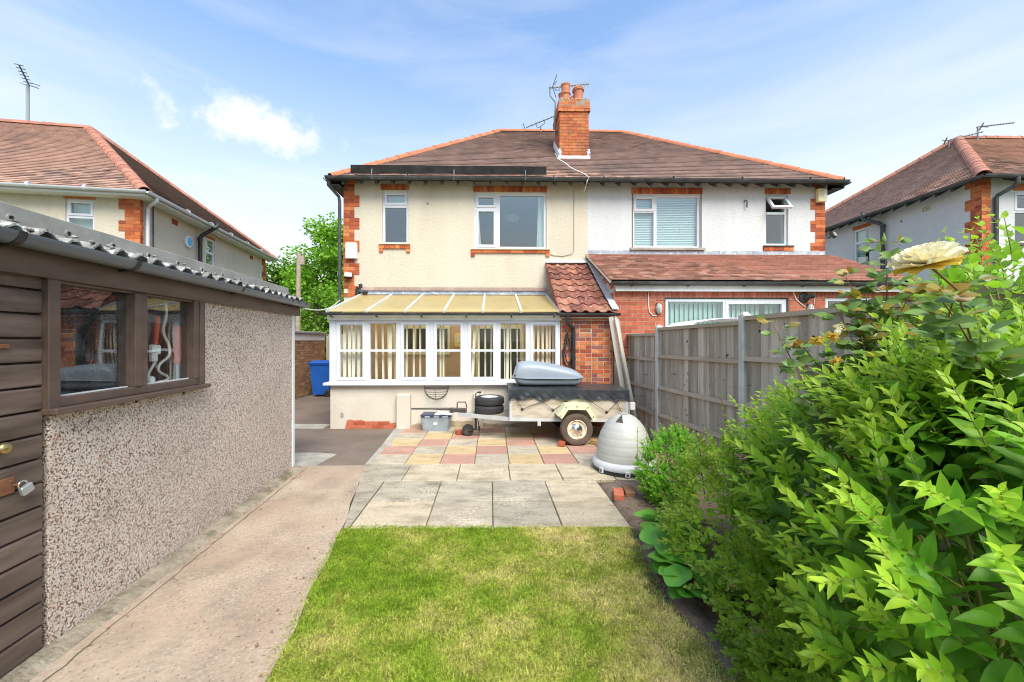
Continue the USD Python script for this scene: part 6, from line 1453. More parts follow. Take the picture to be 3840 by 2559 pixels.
# alarm boxes, lamps and flue on the walls
def box_on(name, lab, cat, x, z, w, h, d, m, y=0.0, band=None):
    t = thing(name, lab, cat, hpt(x, y - .015, z), HY)
    obj('case', cbox(-w / 2, w / 2, -d, 0, 0, h, .012), m, t)
    return t
ab1 = box_on('alarm_box', 'white alarm box on the left brick corner of the cream half', 'alarm', .19, 3.44, .25, .355, .09, M['white_plastic'])
pieces(ab1, 'louvre', [boxvf(.05, .09, -.094, -.088, .22 + k * .022, .232 + k * .022) for k in range(4)], M['galv'])
ab2 = box_on('alarm_box', 'cream alarm box under the eaves at the right corner of the white half', 'alarm', 10.97, 4.79, .20, .31, .10, M['alarm_cream'])
obj('cover', cbox(.02, .11, -.105, -.01, .09, .29, .01), M['white_plastic'], ab2)
def flood(lab, x, z, yaw, y=-.02):
    t = thing('floodlight', lab, 'lamp', hpt(x, y, z), HY + yaw)
    obj('housing', rot(cbox(-.09, .09, -.14, -.06, -.06, .06, .01), (1, 0, 0), -.35), M['black_plastic'], t)
    obj('glass', rot(boxvf(-.075, .075, -.145, -.1405, -.048, .048), (1, 0, 0), -.35), M['lens'], t)
    obj('arm', MB().tube([(0, .03, -.02), (0, -.07, 0)], .014, 8), M['black_plastic'], t)
flood('small floodlight on the brick corner above the conservatory roof', .10, 3.02, .35)
flood('floodlight on an arm at the right corner of the white half', 11.14, 3.98, .6, -.06)
def bulk(lab, x, z):
    t = thing('bulkhead_lamp', lab, 'lamp', hpt(x, EY - .004, z), HY)
    obj('base', cbox(-.05, .05, -.02, 0, -.10, .10, .01), M['black_plastic'], t)
    mm = m3.Manifold.sphere(1, 24).scale((.055, .06, .10)).translate((0, -.03, 0)).to_mesh()
    obj('glass', (np.array(mm.vert_properties[:, :3]), np.array(mm.tri_verts)), M['lens'], t, True)
    obj('cage', MB().tube([(0, -.09, .0)] * 1 + [(0, -.03 - .066 * math.cos(a), .106 * math.sin(a)) for a in np.linspace(-PI / 2, PI / 2, 14)], .004, 6).tube([(.062 * math.cos(a), -.03 - .066 * math.sin(a), 0) for a in np.linspace(0, PI, 14)], .004, 6), M['galv'], t)
    return t
bulk('oval bulkhead lamp left of the patio doors', 6.49, 2.19); bulk('oval bulkhead lamp right of the patio doors under the flue', 9.37, 2.18)
cd_ = thing('lamp_cable', 'white cable looping down the brick wall to the left bulkhead lamp', 'cable', hpt(0, 0, 0), HY)
obj('flex', tubevf([(6.30, EY - .012, 2.50), (6.30, EY - .012, 2.25), (6.32, EY - .012, 2.13), (6.38, EY - .012, 2.06), (6.46, EY - .012, 2.06)], .009, 6), M['cable'], cd_)
cd_ = thing('lamp_cable', 'white cable slung past the flue to the right bulkhead lamp', 'cable', hpt(0, 0, 0), HY)
obj('flex', MB().tube([(9.05, EY - .012, 2.52), (9.12, EY - .012, 2.36), (9.24, EY - .012, 2.26), (9.30, EY - .012, 2.22)], .008, 6).tube([(9.46, EY - .012, 2.5), (9.46, EY - .012, 2.28)], .006, 6), M['cable'], cd_)
fl = thing('boiler_flue', 'round black boiler flue poking from the extension wall', 'flue', hpt(9.27, EY - .002, 2.40), HY)
obj('collar', lathevf([(.001, -.02), (.06, -.03), (.10, -.015), (.10, .0)], (0, 0, 0), 24, 'y'), M['black_plastic'], fl, smooth=40)
obj('terminal', MB().tube([(0, 0, 0), (.04, -.09, .01), (.09, -.14, .03)], .045, 14), M['black_plastic'], fl, smooth=40)
bd_ = thing('round_alarm', 'small sky blue disc mounted on the side wall of the left house', 'alarm', (-8.637 - 1.924 * math.sin(.165), 9.8 + 1.924 * math.cos(.165), 4.42), .165)
obj('disc', lathevf([(.16, 0), (.16, .05), (.13, .06), (.001, .06)], (0, 0, 0), 24, 'x'), M['white_plastic'], bd_, smooth=40)
obj('face', lathevf([(.125, .063), (.001, .064)], (0, 0, 0), 24, 'x'), M['blue_disc'], bd_)
wc = thing('wall_clock', 'square yellow wall clock hanging on the tan wall inside the conservatory', 'clock', hpt(2.66, -.032, 1.60), HY)
obj('case', cbox(-.145, .145, -.05, 0, -.16, .16, .04), M['clock'], wc)
obj('face', lathevf([(.11, -.052), (.001, -.053)], (0, 0, .01), 24, 'y'), M['clock_face'], wc)
obj('hand', MB().bar((0, -.056, .01), (-.03, -.056, .07), .006, .002, (0, 1, 0)).bar((0, -.056, .01), (.04, -.056, .05), .006, .002, (0, 1, 0)).tube([(0, -.03, .15), (0, -.03, .32)], .003, 5), M['black_plastic'], wc)

# cable down the roof and wall of the cream half
ac = thing('aerial_cable', 'pale aerial cable running down the roof and wall from the chimney', 'cable', (0, 0, 0))
def roofz(x, y): return 5.17 + .79 * (y + .30) + .035
cpts = [(5.02, 1.35), (5.03, .95), (5.10, .78), (5.17, .62), (5.22, .40), (5.30, .22), (5.42, .05), (5.50, -.10), (5.52, -.22)]
P_ = [hpt(x, y, roofz(x, y)) for x, y in cpts] + [hpt(5.50, -.42, 5.19), hpt(5.46, -.40, 5.10), hpt(5.48, -.20, 5.06), hpt(5.47, -.02, 5.0)]
obj('run', tubevf(P_, .013, 6), M['cable'], ac, smooth=60)
obj('run', tubevf([hpt(5.243, -.012, 5.06), hpt(5.243, -.012, 4.2), hpt(5.245, -.012, 3.66), hpt(5.20, -.012, 3.58), hpt(5.0, -.012, 3.53), hpt(4.80, -.012, 3.54), hpt(4.70, -.012, 3.57)], .007, 6), M['old_cable'], ac)

# television aerials
def yagi(parent, a, b, n, el, up, refl=True):
    a, b, up = np.array(a, float), np.array(b, float), np.array(up, float)
    obj('boom', MB().tube([a, b], .016, 6), M['aerial'], parent)
    d = (b - a)
    for k in range(n):
        f = (k + .5) / n; c = a + d * (.12 + .88 * f); l = el * (1.15 - .35 * f)
        obj('element', MB().tube([c - up * l, c + up * l], .010, 5).add(boxvf(*[q for i in range(3) for q in (c[i] - .018, c[i] + .018)])), M['aerial'], parent)
ae = thing('tv_aerial', 'large television aerial on a bent mast strapped to the chimney', 'aerial', (0, 0, 0))
obj('mast', MB().tube([(1.43, 10.75, 6.9), (1.43, 10.75, 7.55), (1.45, 10.8, 7.88), (1.32, 10.85, 8.08), (1.31, 10.85, 8.32)], .020, 8).bar((1.43, 10.75, 7.1), (1.52, 10.9, 7.1), .03, .03), M['aerial'], ae, smooth=50)
yagi(ae, (1.29, 10.85, 8.29), (2.36, 10.9, 8.43), 12, .085, (0, 0.25, 1))
obj('reflector', MB().bar((1.37, 10.8, 8.31), (1.51, 10.95, 8.54), .012, .02).bar((1.37, 10.8, 8.29), (1.49, 10.95, 8.09), .012, .02).bar((1.37, 10.9, 8.31), (1.47, 10.65, 8.52), .012, .02).tube([(1.42, 10.8, 8.26), (1.47, 10.8, 8.20), (1.56, 10.8, 8.20), (1.56, 10.8, 8.28)], .010, 6), M['aerial'], ae)
ae2 = thing('tv_aerial', 'long slanting aerial left of the chimney above the ridge', 'aerial', (0, 0, 0))
obj('mast', MB().tube([(1.26, 12.8, 8.0), (1.26, 12.8, 8.27)], .02, 8).tube([(1.12, 12.8, 8.42), (1.13, 12.8, 8.28), (1.19, 12.8, 8.26), (1.37, 12.8, 8.38), (1.40, 12.8, 8.50)], .014, 6), M['aerial'], ae2)
yagi(ae2, (.80, 12.8, 8.26), (1.80, 12.8, 8.66), 7, .05, (.2, .9, 0))
obj('reflector', MB().bar((.70, 12.7, 8.34), (.80, 12.9, 8.20), .02, .012).bar((.66, 12.8, 8.36), (.70, 12.8, 8.18), .012, .012).bar((.70, 12.8, 8.18), (.86, 12.8, 8.20), .012, .012), M['aerial'], ae2)
ae3 = thing('tv_aerial', 'aerial on a tall straight mast above the left house ridge', 'aerial', (0, 0, 0))
obj('mast', MB().tube([(-15.6, 13.5, 8.1), (-15.6, 13.5, 10.05)], .045, 10), M['mast'], ae3)
a3, b3 = np.array([-15.57, 13.5, 10.05]), np.array([-15.42, 13.1, 10.42])
obj('boom', MB().tube([a3, b3], .025, 6), M['aerial'], ae3)
for k in range(6):
    c = a3 + (b3 - a3) * (k / 5.5 + .1)
    obj('element', MB().bar(c + (-.14, 0, .035), c + (.14, 0, -.035), .03, .02), M['aerial'], ae3)
obj('reflector', MB().bar((-15.95, 13.6, 10.16), (-15.6, 13.5, 10.0), .05, .02).bar((-15.55, 13.5, 10.02), (-15.25, 13.5, 9.92), .05, .02).bar((-15.5, 13.5, 10.1), (-15.2, 13.5, 10.0), .03, .02), M['aerial'], ae3)
ae4 = thing('tv_aerial', 'lower sloping aerial at the left end of the right house ridge', 'aerial', (0, 0, 0))
obj('mast', MB().tube([(14.36, 13.1, 7.7), (14.36, 13.1, 8.0)], .02, 8), M['aerial'], ae4)
yagi(ae4, (14.22, 13.1, 7.98), (15.45, 13.1, 8.28), 11, .035, (0, .9, .45))
obj('reflector', MB().bar((14.2, 13.0, 8.05), (14.3, 13.2, 7.93), .03, .02).bar((14.25, 13.2, 8.06), (14.34, 13.0, 7.92), .03, .02), M['aerial'], ae4)
ae5 = thing('tv_aerial', 'upper aerial on a short mast on the right house ridge', 'aerial', (0, 0, 0))
obj('mast', MB().tube([(15.28, 13.1, 7.8), (15.28, 13.1, 8.44)], .022, 8), M['aerial'], ae5)
yagi(ae5, (15.24, 13.1, 8.43), (16.45, 13.1, 8.57), 11, .035, (0, .9, .45))
obj('reflector', MB().bar((15.36, 13.0, 8.52), (15.44, 13.2, 8.38), .03, .02).bar((15.42, 13.2, 8.50), (15.5, 13.0, 8.38), .03, .02), M['aerial'], ae5)

# white canopy of a garden swing seat on the far side of the fence
sc = thing('garden_swing', 'white fabric canopy of a garden seat showing above the fence', 'garden seat', (3.05, 6.75, -.05))
gx, gy_ = np.meshgrid(np.linspace(0, 1.75, 22), np.linspace(0, 1.0, 10), indexing='ij')
gz = 1.85 + .13 * np.sin(PI * np.clip(gx / 1.9 + .12, 0, 1)) + .02 * np.sin(gy_ * 9) + .03 * gx - .05 * (gx < .1)
ii, jj = np.meshgrid(np.arange(21), np.arange(9), indexing='ij')
qf = np.stack([ii * 10 + jj, (ii + 1) * 10 + jj, (ii + 1) * 10 + jj + 1, ii * 10 + jj + 1], -1).reshape(-1, 4)
topv = np.c_[gx.ravel(), gy_.ravel(), gz.ravel()]
obj('canopy', MB().add(meshkit.arrays((topv, qf))[:2]).add(meshkit.arrays((topv - (0, 0, .012), qf[:, ::-1]))[:2]), M['canvas'], sc, True)
obj('frame', MB().tube([(.1, .1, 0), (.1, .1, 1.80)], .02, 8).tube([(1.6, .1, 0), (1.6, .1, 1.85)], .02, 8).tube([(.1, .9, 0), (.1, .9, 1.80)], .02, 8).tube([(1.6, .9, 0), (1.6, .9, 1.85)], .02, 8).tube([(-.03, .1, 1.81), (.04, .1, 1.82)], .02, 8), M['steel_dark'], sc)
obj('seat', MB().cbox(.15, 1.55, .25, .75, .42, .50, c=.02).cbox(.15, 1.55, .72, .80, .50, .95, c=.02), M['canvas'], sc)

# ------------------------------------------------------------------ plants
def leaf_shape(w=.42, fold=.18, droop=.22, full=True, rounded=False):
    """A leaf of unit length along +x, folded along its midrib and bending down."""
    if full:
        T = np.array([0, .10, .28, .50, .72, .88, 1.0]); Wd = np.array([.02, .30, .47, .46, .31, .14, 0]) * w / .5
    elif rounded:
        T = np.array([0, .08, .22, .42, .64, .84, .96, 1.0]); Wd = np.array([.03, .24, .40, .50, .50, .38, .18, .05]) * w / .5
    else:
        T = np.array([0, .35, .70, 1.0]); Wd = np.array([.03, .5, .34, 0]) * w / .5
    V = []
    for t, h in zip(T, Wd):
        z = -droop * t * t
        V += [(t, 0, z), (t - .02 * h, h, z + fold * h), (t - .02 * h, -h, z + fold * h)]
    F = []
    for i in range(len(T) - 1):
        a, b = 3 * i, 3 * (i + 1)
        F += [[a, b, b + 1], [a, b + 1, a + 1], [a, b + 2, b], [a, a + 2, b + 2]]
    return np.array(V), np.array(F)

def frames(d, up):
    d = d / (np.linalg.norm(d, axis=1, keepdims=True) + 1e-9)
    y = np.cross(up, d); y /= np.linalg.norm(y, axis=1, keepdims=True) + 1e-9
    z = np.cross(d, y)
    return np.stack([d, y, z], 2)

def place_leaves(shape, pos, d, up, L, wj=None):
    """list of leaf meshes, one per row"""
    V, F = shape
    R = frames(np.asarray(d, float), np.asarray(up, float))
    out = []
    for k in range(len(pos)):
        v = V * L[k]
        if wj is not None: v = v * (1, wj[k], 1)
        out.append((v @ R[k].T + pos[k], F))
    return out

def joined(ms):
    V, F, n = [], [], 0
    for v, f in ms: V.append(v); F.append(f + n); n += len(v)
    return np.vstack(V), np.vstack(F)

def shoot(base, d, length, spacing, L0, L1, r, curve=.25, start=.15, ang=1.0):
    """a leafy shoot: curve points and its leaves (pos, dir, up, length, age 0..1 towards the tip)"""
    d = d / np.linalg.norm(d); side = r.normal(0, 1, 3); side -= d * (side @ d); side /= np.linalg.norm(side)
    n = 9; pts = []
    for k in range(n):
        t = k / (n - 1); pts.append(base + d * length * t + side * curve * length * t * t * .35 + np.array([0, 0, .5]) * curve * length * t * t * .3)
    pts = np.array(pts); lv = []
    m = max(3, int(length * (1 - start) / spacing)); ph = r.uniform(0, PI)
    for j in range(m + 1):
        t = start + (1 - start) * j / m; p = np.array([np.interp(t, np.linspace(0, 1, n), pts[:, i]) for i in range(3)])
        i = min(int(t * (n - 1)), n - 2); ax = pts[i + 1] - pts[i]; ax /= np.linalg.norm(ax)
        a = np.cross(ax, (0.2, .1, 1)); a /= np.linalg.norm(a); b = np.cross(ax, a)
        th = ph + (PI / 2 if j % 2 else 0) + r.uniform(-.3, .3)
        for s in (0, PI):
            o = a * math.cos(th + s) + b * math.sin(th + s)
            op = ang * (1 - .55 * t) + r.uniform(-.15, .15)
            dd = ax * math.cos(op) + o * math.sin(op)
            up = ax * .7 + np.array([-.15, -.38, .85]) - o * .1 + r.normal(0, .14, 3)
            lv.append((p, dd, up, (L0 + (L1 - L0) * t ** 1.5) * r.uniform(.6, 1.25), t))
    return pts, lv

def surface_points(ells, n, r, keep):
    out = []
    while len(out) < n:
        c, rad = ells[r.integers(len(ells))]
        u = r.normal(0, 1, 3); u /= np.linalg.norm(u)
        p = np.array(c) + u * rad
        if any((((p - np.array(c2)) / rad2) ** 2).sum() < .86 for c2, rad2 in ells): continue
        nn = u / np.array(rad); nn /= np.linalg.norm(nn)
        if keep(p, nn): out.append((p, nn))
    return out

def shrub(name, label, cat, ells, n_shoot, length, spacing, L0, L1, mats, shape, seed, keep=lambda p, n: p[2] > .02, lean=(-.15, -.1, .55), fill=1500, stem_m='stem_green', limit=300, cut=(.45, .78), stems=14, curve=.25, leafname='leaf', base=None):
    r = np.random.default_rng(seed)
    t = thing(name, label, cat)
    groups = [[], [], []]; sticks = []
    for p, nn in surface_points(ells, n_shoot, r, keep):
        l = length * r.uniform(.65, 1.25)
        d = nn * .75 + np.array(lean) + r.normal(0, .22, 3); d /= np.linalg.norm(d)
        pts, lv = shoot(p - d * l * r.uniform(.55, .85), d, l, spacing, L0, L1, r, curve)
        sticks.append(tubevf(pts, np.linspace(.0028, .0012, len(pts)) * (length / .35) ** .5, 5, False))
        for a in lv:
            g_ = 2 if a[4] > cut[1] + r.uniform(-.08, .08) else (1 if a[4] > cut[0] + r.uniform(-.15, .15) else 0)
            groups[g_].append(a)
    for _ in range(fill):
        c, rad = ells[r.integers(len(ells))]; u = r.normal(0, 1, 3); u /= np.linalg.norm(u)
        p = np.array(c) + u * np.array(rad) * r.uniform(.55, .92)
        if p[2] < .03: continue
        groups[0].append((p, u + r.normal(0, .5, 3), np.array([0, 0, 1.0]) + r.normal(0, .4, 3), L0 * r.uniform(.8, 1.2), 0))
    b0 = np.array(base if base is not None else np.mean([e[0] for e in ells], 0)) * (1, 1, 0)
    for k in range(stems):
        c, rad = ells[k % len(ells)]; u = r.normal(0, 1, 3); u[2] = abs(u[2]); u /= np.linalg.norm(u)
        e = np.array(c) + u * np.array(rad) * .8; s = b0 + r.normal(0, .05, 3) * (1, 1, 0)
        mid = (s + e) / 2 + np.array([0, 0, .12 * np.linalg.norm(e - s)])
        sticks.append(tubevf([s, mid, e], [.010, .007, .004], 6, False))
    obj('stem', joined(sticks), M[stem_m], t, smooth=60)
    sh = [shape() if callable(shape) else shape for _ in range(1)][0]
    tot = sum(map(len, groups))
    for g_, lim_ in zip((0, 1, 2), (limit // 3, limit // 3, limit - 2 * (limit // 3))):
        if not groups[g_]: continue
        P_, D_l, U_, L_, _ = zip(*groups[g_])
        ms = place_leaves(sh, np.array(P_), np.array(D_l), np.array(U_), L_, r.uniform(.8, 1.25, len(L_)))
        if lim_ > 0: pieces(t, leafname, ms, M[mats[g_]], lim_, 'mass' if g_ == 0 else ('mass' if g_ == 1 else 'mass'), smooth=True)
        else: obj('foliage', joined(ms), M[mats[g_]], t, True, kind='stuff')
    return t

big = leaf_shape(.21, .35, .22)
def keep_front(p, n):
    q = p - CAM
    return p[2] > .03 and (n @ q < .25 * np.linalg.norm(q)) and p[1] > .35 and np.hypot(p[0], p[1]) > .95
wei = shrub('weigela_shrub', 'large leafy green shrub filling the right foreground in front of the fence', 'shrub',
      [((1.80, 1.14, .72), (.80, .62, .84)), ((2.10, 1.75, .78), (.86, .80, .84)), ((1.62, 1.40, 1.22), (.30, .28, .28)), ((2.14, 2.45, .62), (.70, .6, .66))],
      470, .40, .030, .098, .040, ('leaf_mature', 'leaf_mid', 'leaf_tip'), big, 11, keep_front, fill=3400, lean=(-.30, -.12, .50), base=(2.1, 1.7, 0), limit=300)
# climber on top of the fence behind it
shrub('climbing_plant', 'yellow green climber tumbling over the fence top behind the large shrub', 'climber',
      [((2.42, 1.80, 1.78), (.46, .42, .32)), ((2.78, 2.15, 1.88), (.34, .5, .22)), ((2.12, 1.72, 1.70), (.34, .3, .22))],
      120, .30, .035, .060, .028, ('leaf_mid', 'leaf_climb', 'leaf_tip'), leaf_shape(.30, .2, .25), 12, lambda p, n: p[2] > 1.3 and n[1] < .6, fill=420, base=(2.7, 2.0, 0), limit=180, lean=(-.2, -.1, .3), cut=(.2, .75))
# spirea between the shrub and the lawn
spi = shrub('spirea_shrub', 'bushy small leaved shrub with brown seed heads and pink flowers beside the lawn', 'shrub',
      [((1.50, 2.55, .32), (.40, .55, .40)), ((1.70, 3.05, .36), (.38, .48, .46)), ((1.42, 2.05, .22), (.30, .42, .34)), ((1.30, 1.72, .13), (.20, .32, .22)), ((2.0, 2.85, .45), (.40, .60, .50))],
      560, .20, .024, .056, .032, ('leaf_spirea', 'leaf_spirea', 'leaf_climb'), leaf_shape(.26, .2, .15, False), 13, lambda p, n: p[2] > .02 and n[1] < .65, fill=1900, lean=(-.30, -.35, .30), base=(1.65, 2.6, 0), stem_m='stem_red', limit=0, cut=(.4, .85))
r = np.random.default_rng(5)
heads, pinks = [], []
for p, nn in surface_points([((1.50, 2.55, .36), (.44, .60, .46)), ((1.72, 3.05, .42), (.42, .5, .52)), ((1.42, 2.05, .25), (.33, .46, .40))], 46, r, lambda p, n: p[2] > .15 and n[1] < .3):
    mb = MB()
    for k in range(22):
        o = r.normal(0, 1, 3) * (.020, .020, .008); o[2] = abs(o[2])
        mb.add(lathevf([(.001, -.004), (.004, 0), (.001, .004)], p + o + np.array([0, 0, .03]), 5))
    (pinks if len(pinks) < 5 and r.uniform() < .2 else heads).append(mb.get())
pieces(spi, 'seed_head', heads, M['seed_head']); pieces(spi, 'flower', pinks, M['pink'])
tall = []
shoots_m = MB()
for bx_, by_, h in ((1.86, 3.15, 1.10), (1.78, 3.25, .92), (2.02, 3.0, .98), (1.60, 3.2, .80), (2.15, 3.3, 1.0)):
    pts, lv = shoot(np.array([bx_, by_, .35]), np.array([r.normal(0, .08) - .05, r.normal(0, .08), 1.0]), h - .30, .05, .055, .025, r, .1)
    shoots_m.tube(pts, .0035, 5, False); tall += [a for a in lv]
obj('stem', shoots_m, M['stem_red'], spi)
P_, D_l, U_, L_, _ = zip(*tall)
pieces(spi, 'leaf', place_leaves(leaf_shape(.28, .2, .2), np.array(P_), np.array(D_l), np.array(U_), L_), M['leaf_climb'], 300, smooth=True)
# small bright bush by the compost bin
shrub('small_bush', 'small bright green dome shaped bush beside the compost bin', 'shrub',
      [((1.66, 4.12, .30), (.27, .27, .32)), ((1.80, 4.22, .42), (.20, .2, .26)), ((1.62, 3.98, .16), (.22, .22, .17))],
      360, .14, .014, .040, .020, ('leaf_bright', 'leaf_bright', 'leaf_climb'), leaf_shape(.26, .25, .15, False), 14, lambda p, n: p[2] > .02 and n[1] < .7, fill=1200, lean=(-.05, -.05, .5), base=(1.68, 4.12, 0), limit=0, cut=(.25, .8), stems=8)
sp2 = thing('grass_like_weed', 'two thin weed stems standing in front of the compost bin', 'weed', (0, 0, 0))
wm = MB(); lw_ = []
for x, y, h in ((1.47, 4.35, .62), (1.60, 4.38, .63), (1.82, 4.25, .80)):
    pts, lv = shoot(np.array([x, y, .03]), np.array([-.05, 0, 1.0]), h, .045, .05, .018, r, .08, .35); wm.tube(pts, .003, 5, False); lw_ += lv
obj('stem', wm, M['stem_green'], sp2)
P_, D_l, U_, L_, _ = zip(*lw_)
pieces(sp2, 'leaf', place_leaves(leaf_shape(.20, .2, .2, False), np.array(P_), np.array(D_l), np.array(U_), L_), M['leaf_spirea'], 300, smooth=True)
# broad leaved bergenias along the bed edge
for k, (x, y, lab, n) in enumerate(((1.36, 3.22, 'broad leaved plant at the bed corner nearest the patio', 16), (1.22, 2.84, 'broad glossy leaved plant in the middle of the bed edge', 18), (1.20, 2.52, 'broad glossy leaved plant on the bed edge closest to the camera', 20))):
    t = thing('bergenia', lab, 'plant', (x, y, -.01)); r = np.random.default_rng(60 + k); ls, st = [], MB()
    for j in range(n):
        a = r.uniform(-PI, PI) if j > 7 else PI - .9 + j * .36
        out = r.uniform(.02, .08); zz = r.uniform(.05, .24)
        p = np.array([math.cos(a) * out, math.sin(a) * out, zz]); d = np.array([math.cos(a), math.sin(a), r.uniform(-.1, .75)])
        V, F = leaf_shape(.40, .10, .30, False, True)
        V = V.copy(); V[:, 2] += .018 * np.sin(V[:, 0] * 14 + r.uniform(0, 6)) * np.abs(V[:, 1]) * 4
        ls += place_leaves((V, F), [p], [d], [np.array([0, 0, 1.0]) + .35 * np.array([-math.cos(a), -math.sin(a), 0]) + r.normal(0, .15, 3)], [r.uniform(.15, .23)])
        st.tube([(0, 0, 0), p * (.6, .6, .55), p], .006, 6, False)
    obj('stalk', st, M['stem_red'], t); pieces(t, 'leaf', ls, M['leaf_berg'], 300, smooth=True)
# climbing rose with its cream bloom
ros = thing('rose_bush', 'climbing rose with bronze young leaves and a cream yellow bloom above the shrub', 'rose', (0, 0, 0))
r = np.random.default_rng(77); canes = MB(); g1, g2 = [], []
tips = [((1.62, 1.78, 1.10), (1.645, 1.75, 2.0)), ((1.60, 1.80, 1.1), (1.46, 1.78, 1.72)), ((1.62, 1.8, 1.1), (1.55, 1.74, 1.78)), ((1.66, 1.8, 1.1), (1.80, 1.76, 1.74)), ((1.62, 1.8, 1.1), (1.36, 1.85, 1.56)), ((1.6, 1.8, 1.0), (1.72, 1.7, 1.80)),
        ((1.6, 1.85, 1.0), (1.30, 1.95, 1.66)), ((1.6, 1.85, 1.0), (1.66, 1.7, 1.62)), ((1.62, 1.82, 1.0), (1.50, 1.70, 1.60)), ((1.7, 1.8, 1.0), (1.88, 1.72, 1.66)), ((1.75, 1.55, 1.3), (1.20, 1.12, 1.70)), ((1.70, 1.60, 1.3), (1.34, 1.20, 1.74)), ((1.6, 1.8, 1.1), (1.52, 1.80, 1.86))]
for a, b in tips:
    a, b = np.array(a), np.array(b); c = (a + b) / 2 + r.normal(0, .03, 3)
    cs_ = CubicSpline([0, .5, 1], np.array([a, c, b])); pts = cs_(np.linspace(0, 1, 14)); canes.tube(pts, np.linspace(.0045, .0018, 14), 6)
    n = max(8, int(np.linalg.norm(b - a) / .036))
    for j in range(n):
        t = .22 + .78 * j / (n - 1); p = cs_(t); th = j * 2.4 + r.uniform(0, .6)
        o = np.array([math.cos(th), math.sin(th) * .8, .35]); o /= np.linalg.norm(o)
        sz = .066 * (1.1 - .40 * t)
        for q, (f_, sd) in enumerate(((1.0, 0), (.55, 1), (.55, -1), (.9, 1), (.9, -1))):
            s_ = np.cross(o, (0, 0, 1)); s_ /= np.linalg.norm(s_)
            pp = p + o * .05 * f_; dd = o * (1 if sd == 0 else .45) + s_ * sd * .9 + r.normal(0, .15, 3)
            (g2 if (t > .93 and r.uniform() < .6) or r.uniform() < .10 else g1).append((pp, dd, np.array([-.25, -.75, .6]) + r.normal(0, .3, 3), sz * r.uniform(.8, 1.2)))
obj('cane', canes, M['stem_red'], ros, smooth=60)
for g_, m_ in ((g1, 'leaf_rose'), (g2, 'leaf_rose_red')):
    P_, D_l, U_, L_ = zip(*g_); pieces(ros, 'leaf', place_leaves(leaf_shape(.34, .15, .15), np.array(P_), np.array(D_l), np.array(U_), L_), M[m_], 220, 'mass', smooth=True)
def bloom(c, axis, R, m1, m2, seed):
    r = np.random.default_rng(seed); axis = np.array(axis, float); axis /= np.linalg.norm(axis)
    a = np.cross(axis, (0, 1, .1)); a /= np.linalg.norm(a); b = np.cross(axis, a); ms, ms2 = [], []
    for ring, (n, tilt_, L, w) in enumerate(((9, .08, 1.0, .66), (10, .40, .92, .58), (9, .70, .80, .52), (8, .98, .70, .48), (6, 1.25, .60, .42), (9, -.22, .9, .60))):
        for k in range(n):
            th = 2 * PI * (k + .5 * (ring % 2)) / n + r.uniform(-.12, .12)
            o = a * math.cos(th) + b * math.sin(th); d = o * math.cos(tilt_) + axis * math.sin(tilt_)
            up = axis * math.cos(tilt_) - o * math.sin(tilt_)
            T, U = np.linspace(0, 1, 6), np.linspace(-1, 1, 6); V = []
            for t in T:
                wd = w * (.35 + .65 * math.sin(min(1, t * 1.15) * PI / 2)) * (1 - .35 * max(0, t - .7) / .3)
                for u_ in U:
                    V.append(c + R * L * (d * t * (1 - .10 * u_ * u_) + np.cross(up, d) * u_ * wd * .5 + up * (.12 * u_ * u_ * t + .10 * t * t + .035 * math.sin(u_ * 7 + ring * 2 + k) * t)))
            F = [[i * 6 + j, (i + 1) * 6 + j, (i + 1) * 6 + j + 1, i * 6 + j + 1] for i in range(5) for j in range(5)]
            v_, f_, _ = meshkit.arrays((np.array(V), np.array(F)))
            (ms2 if ring == 5 else ms).append((v_, f_))
    return ms, ms2
fm, fm2 = bloom(np.array([1.125, 1.08, 1.785]), (-.38, -.14, 1.0), .078, None, None, 3)
flw = obj('bloom_centre', lathevf([(.001, .0), (.012, .004), (.014, .012), (.001, .02)], (1.125, 1.08, 1.785), 12), M['petal_yellow'], ros)
pieces(flw, 'petal', fm, M['petal'], smooth=True); pieces(flw, 'petal', fm2, M['petal_yellow'], smooth=True)
obj('cane', tubevf([(1.75, 1.55, 1.2), (1.52, 1.32, 1.58), (1.25, 1.12, 1.72), (1.128, 1.08, 1.782)], [.003, .003, .0025, .003], 8), M['stem_red'], ros, smooth=50)
for k, (c, ax) in enumerate((((1.315, 1.62, 1.60), (-.5, -.4, -.6)), ((1.235, 1.6, 1.585), (-.3, -.5, -.8)), ((1.39, 1.7, 1.50), (.1, -.6, -.5)), ((1.36, 1.66, 1.62), (.4, -.4, -.3)))):
    f1, f2 = bloom(np.array(c), ax, .028, None, None, 20 + k)
    w_ = obj('faded_bloom', joined(f1[::3] + f2[::2]), M['petal_yellow'] if k != 3 else M['petal'], ros, True)
obj('bud', lathevf([(.001, 0), (.008, .006), (.009, .016), (.004, .032), (.001, .045)], (1.642, 1.752, 2.0), 10), M['leaf_rose'], ros, smooth=60)
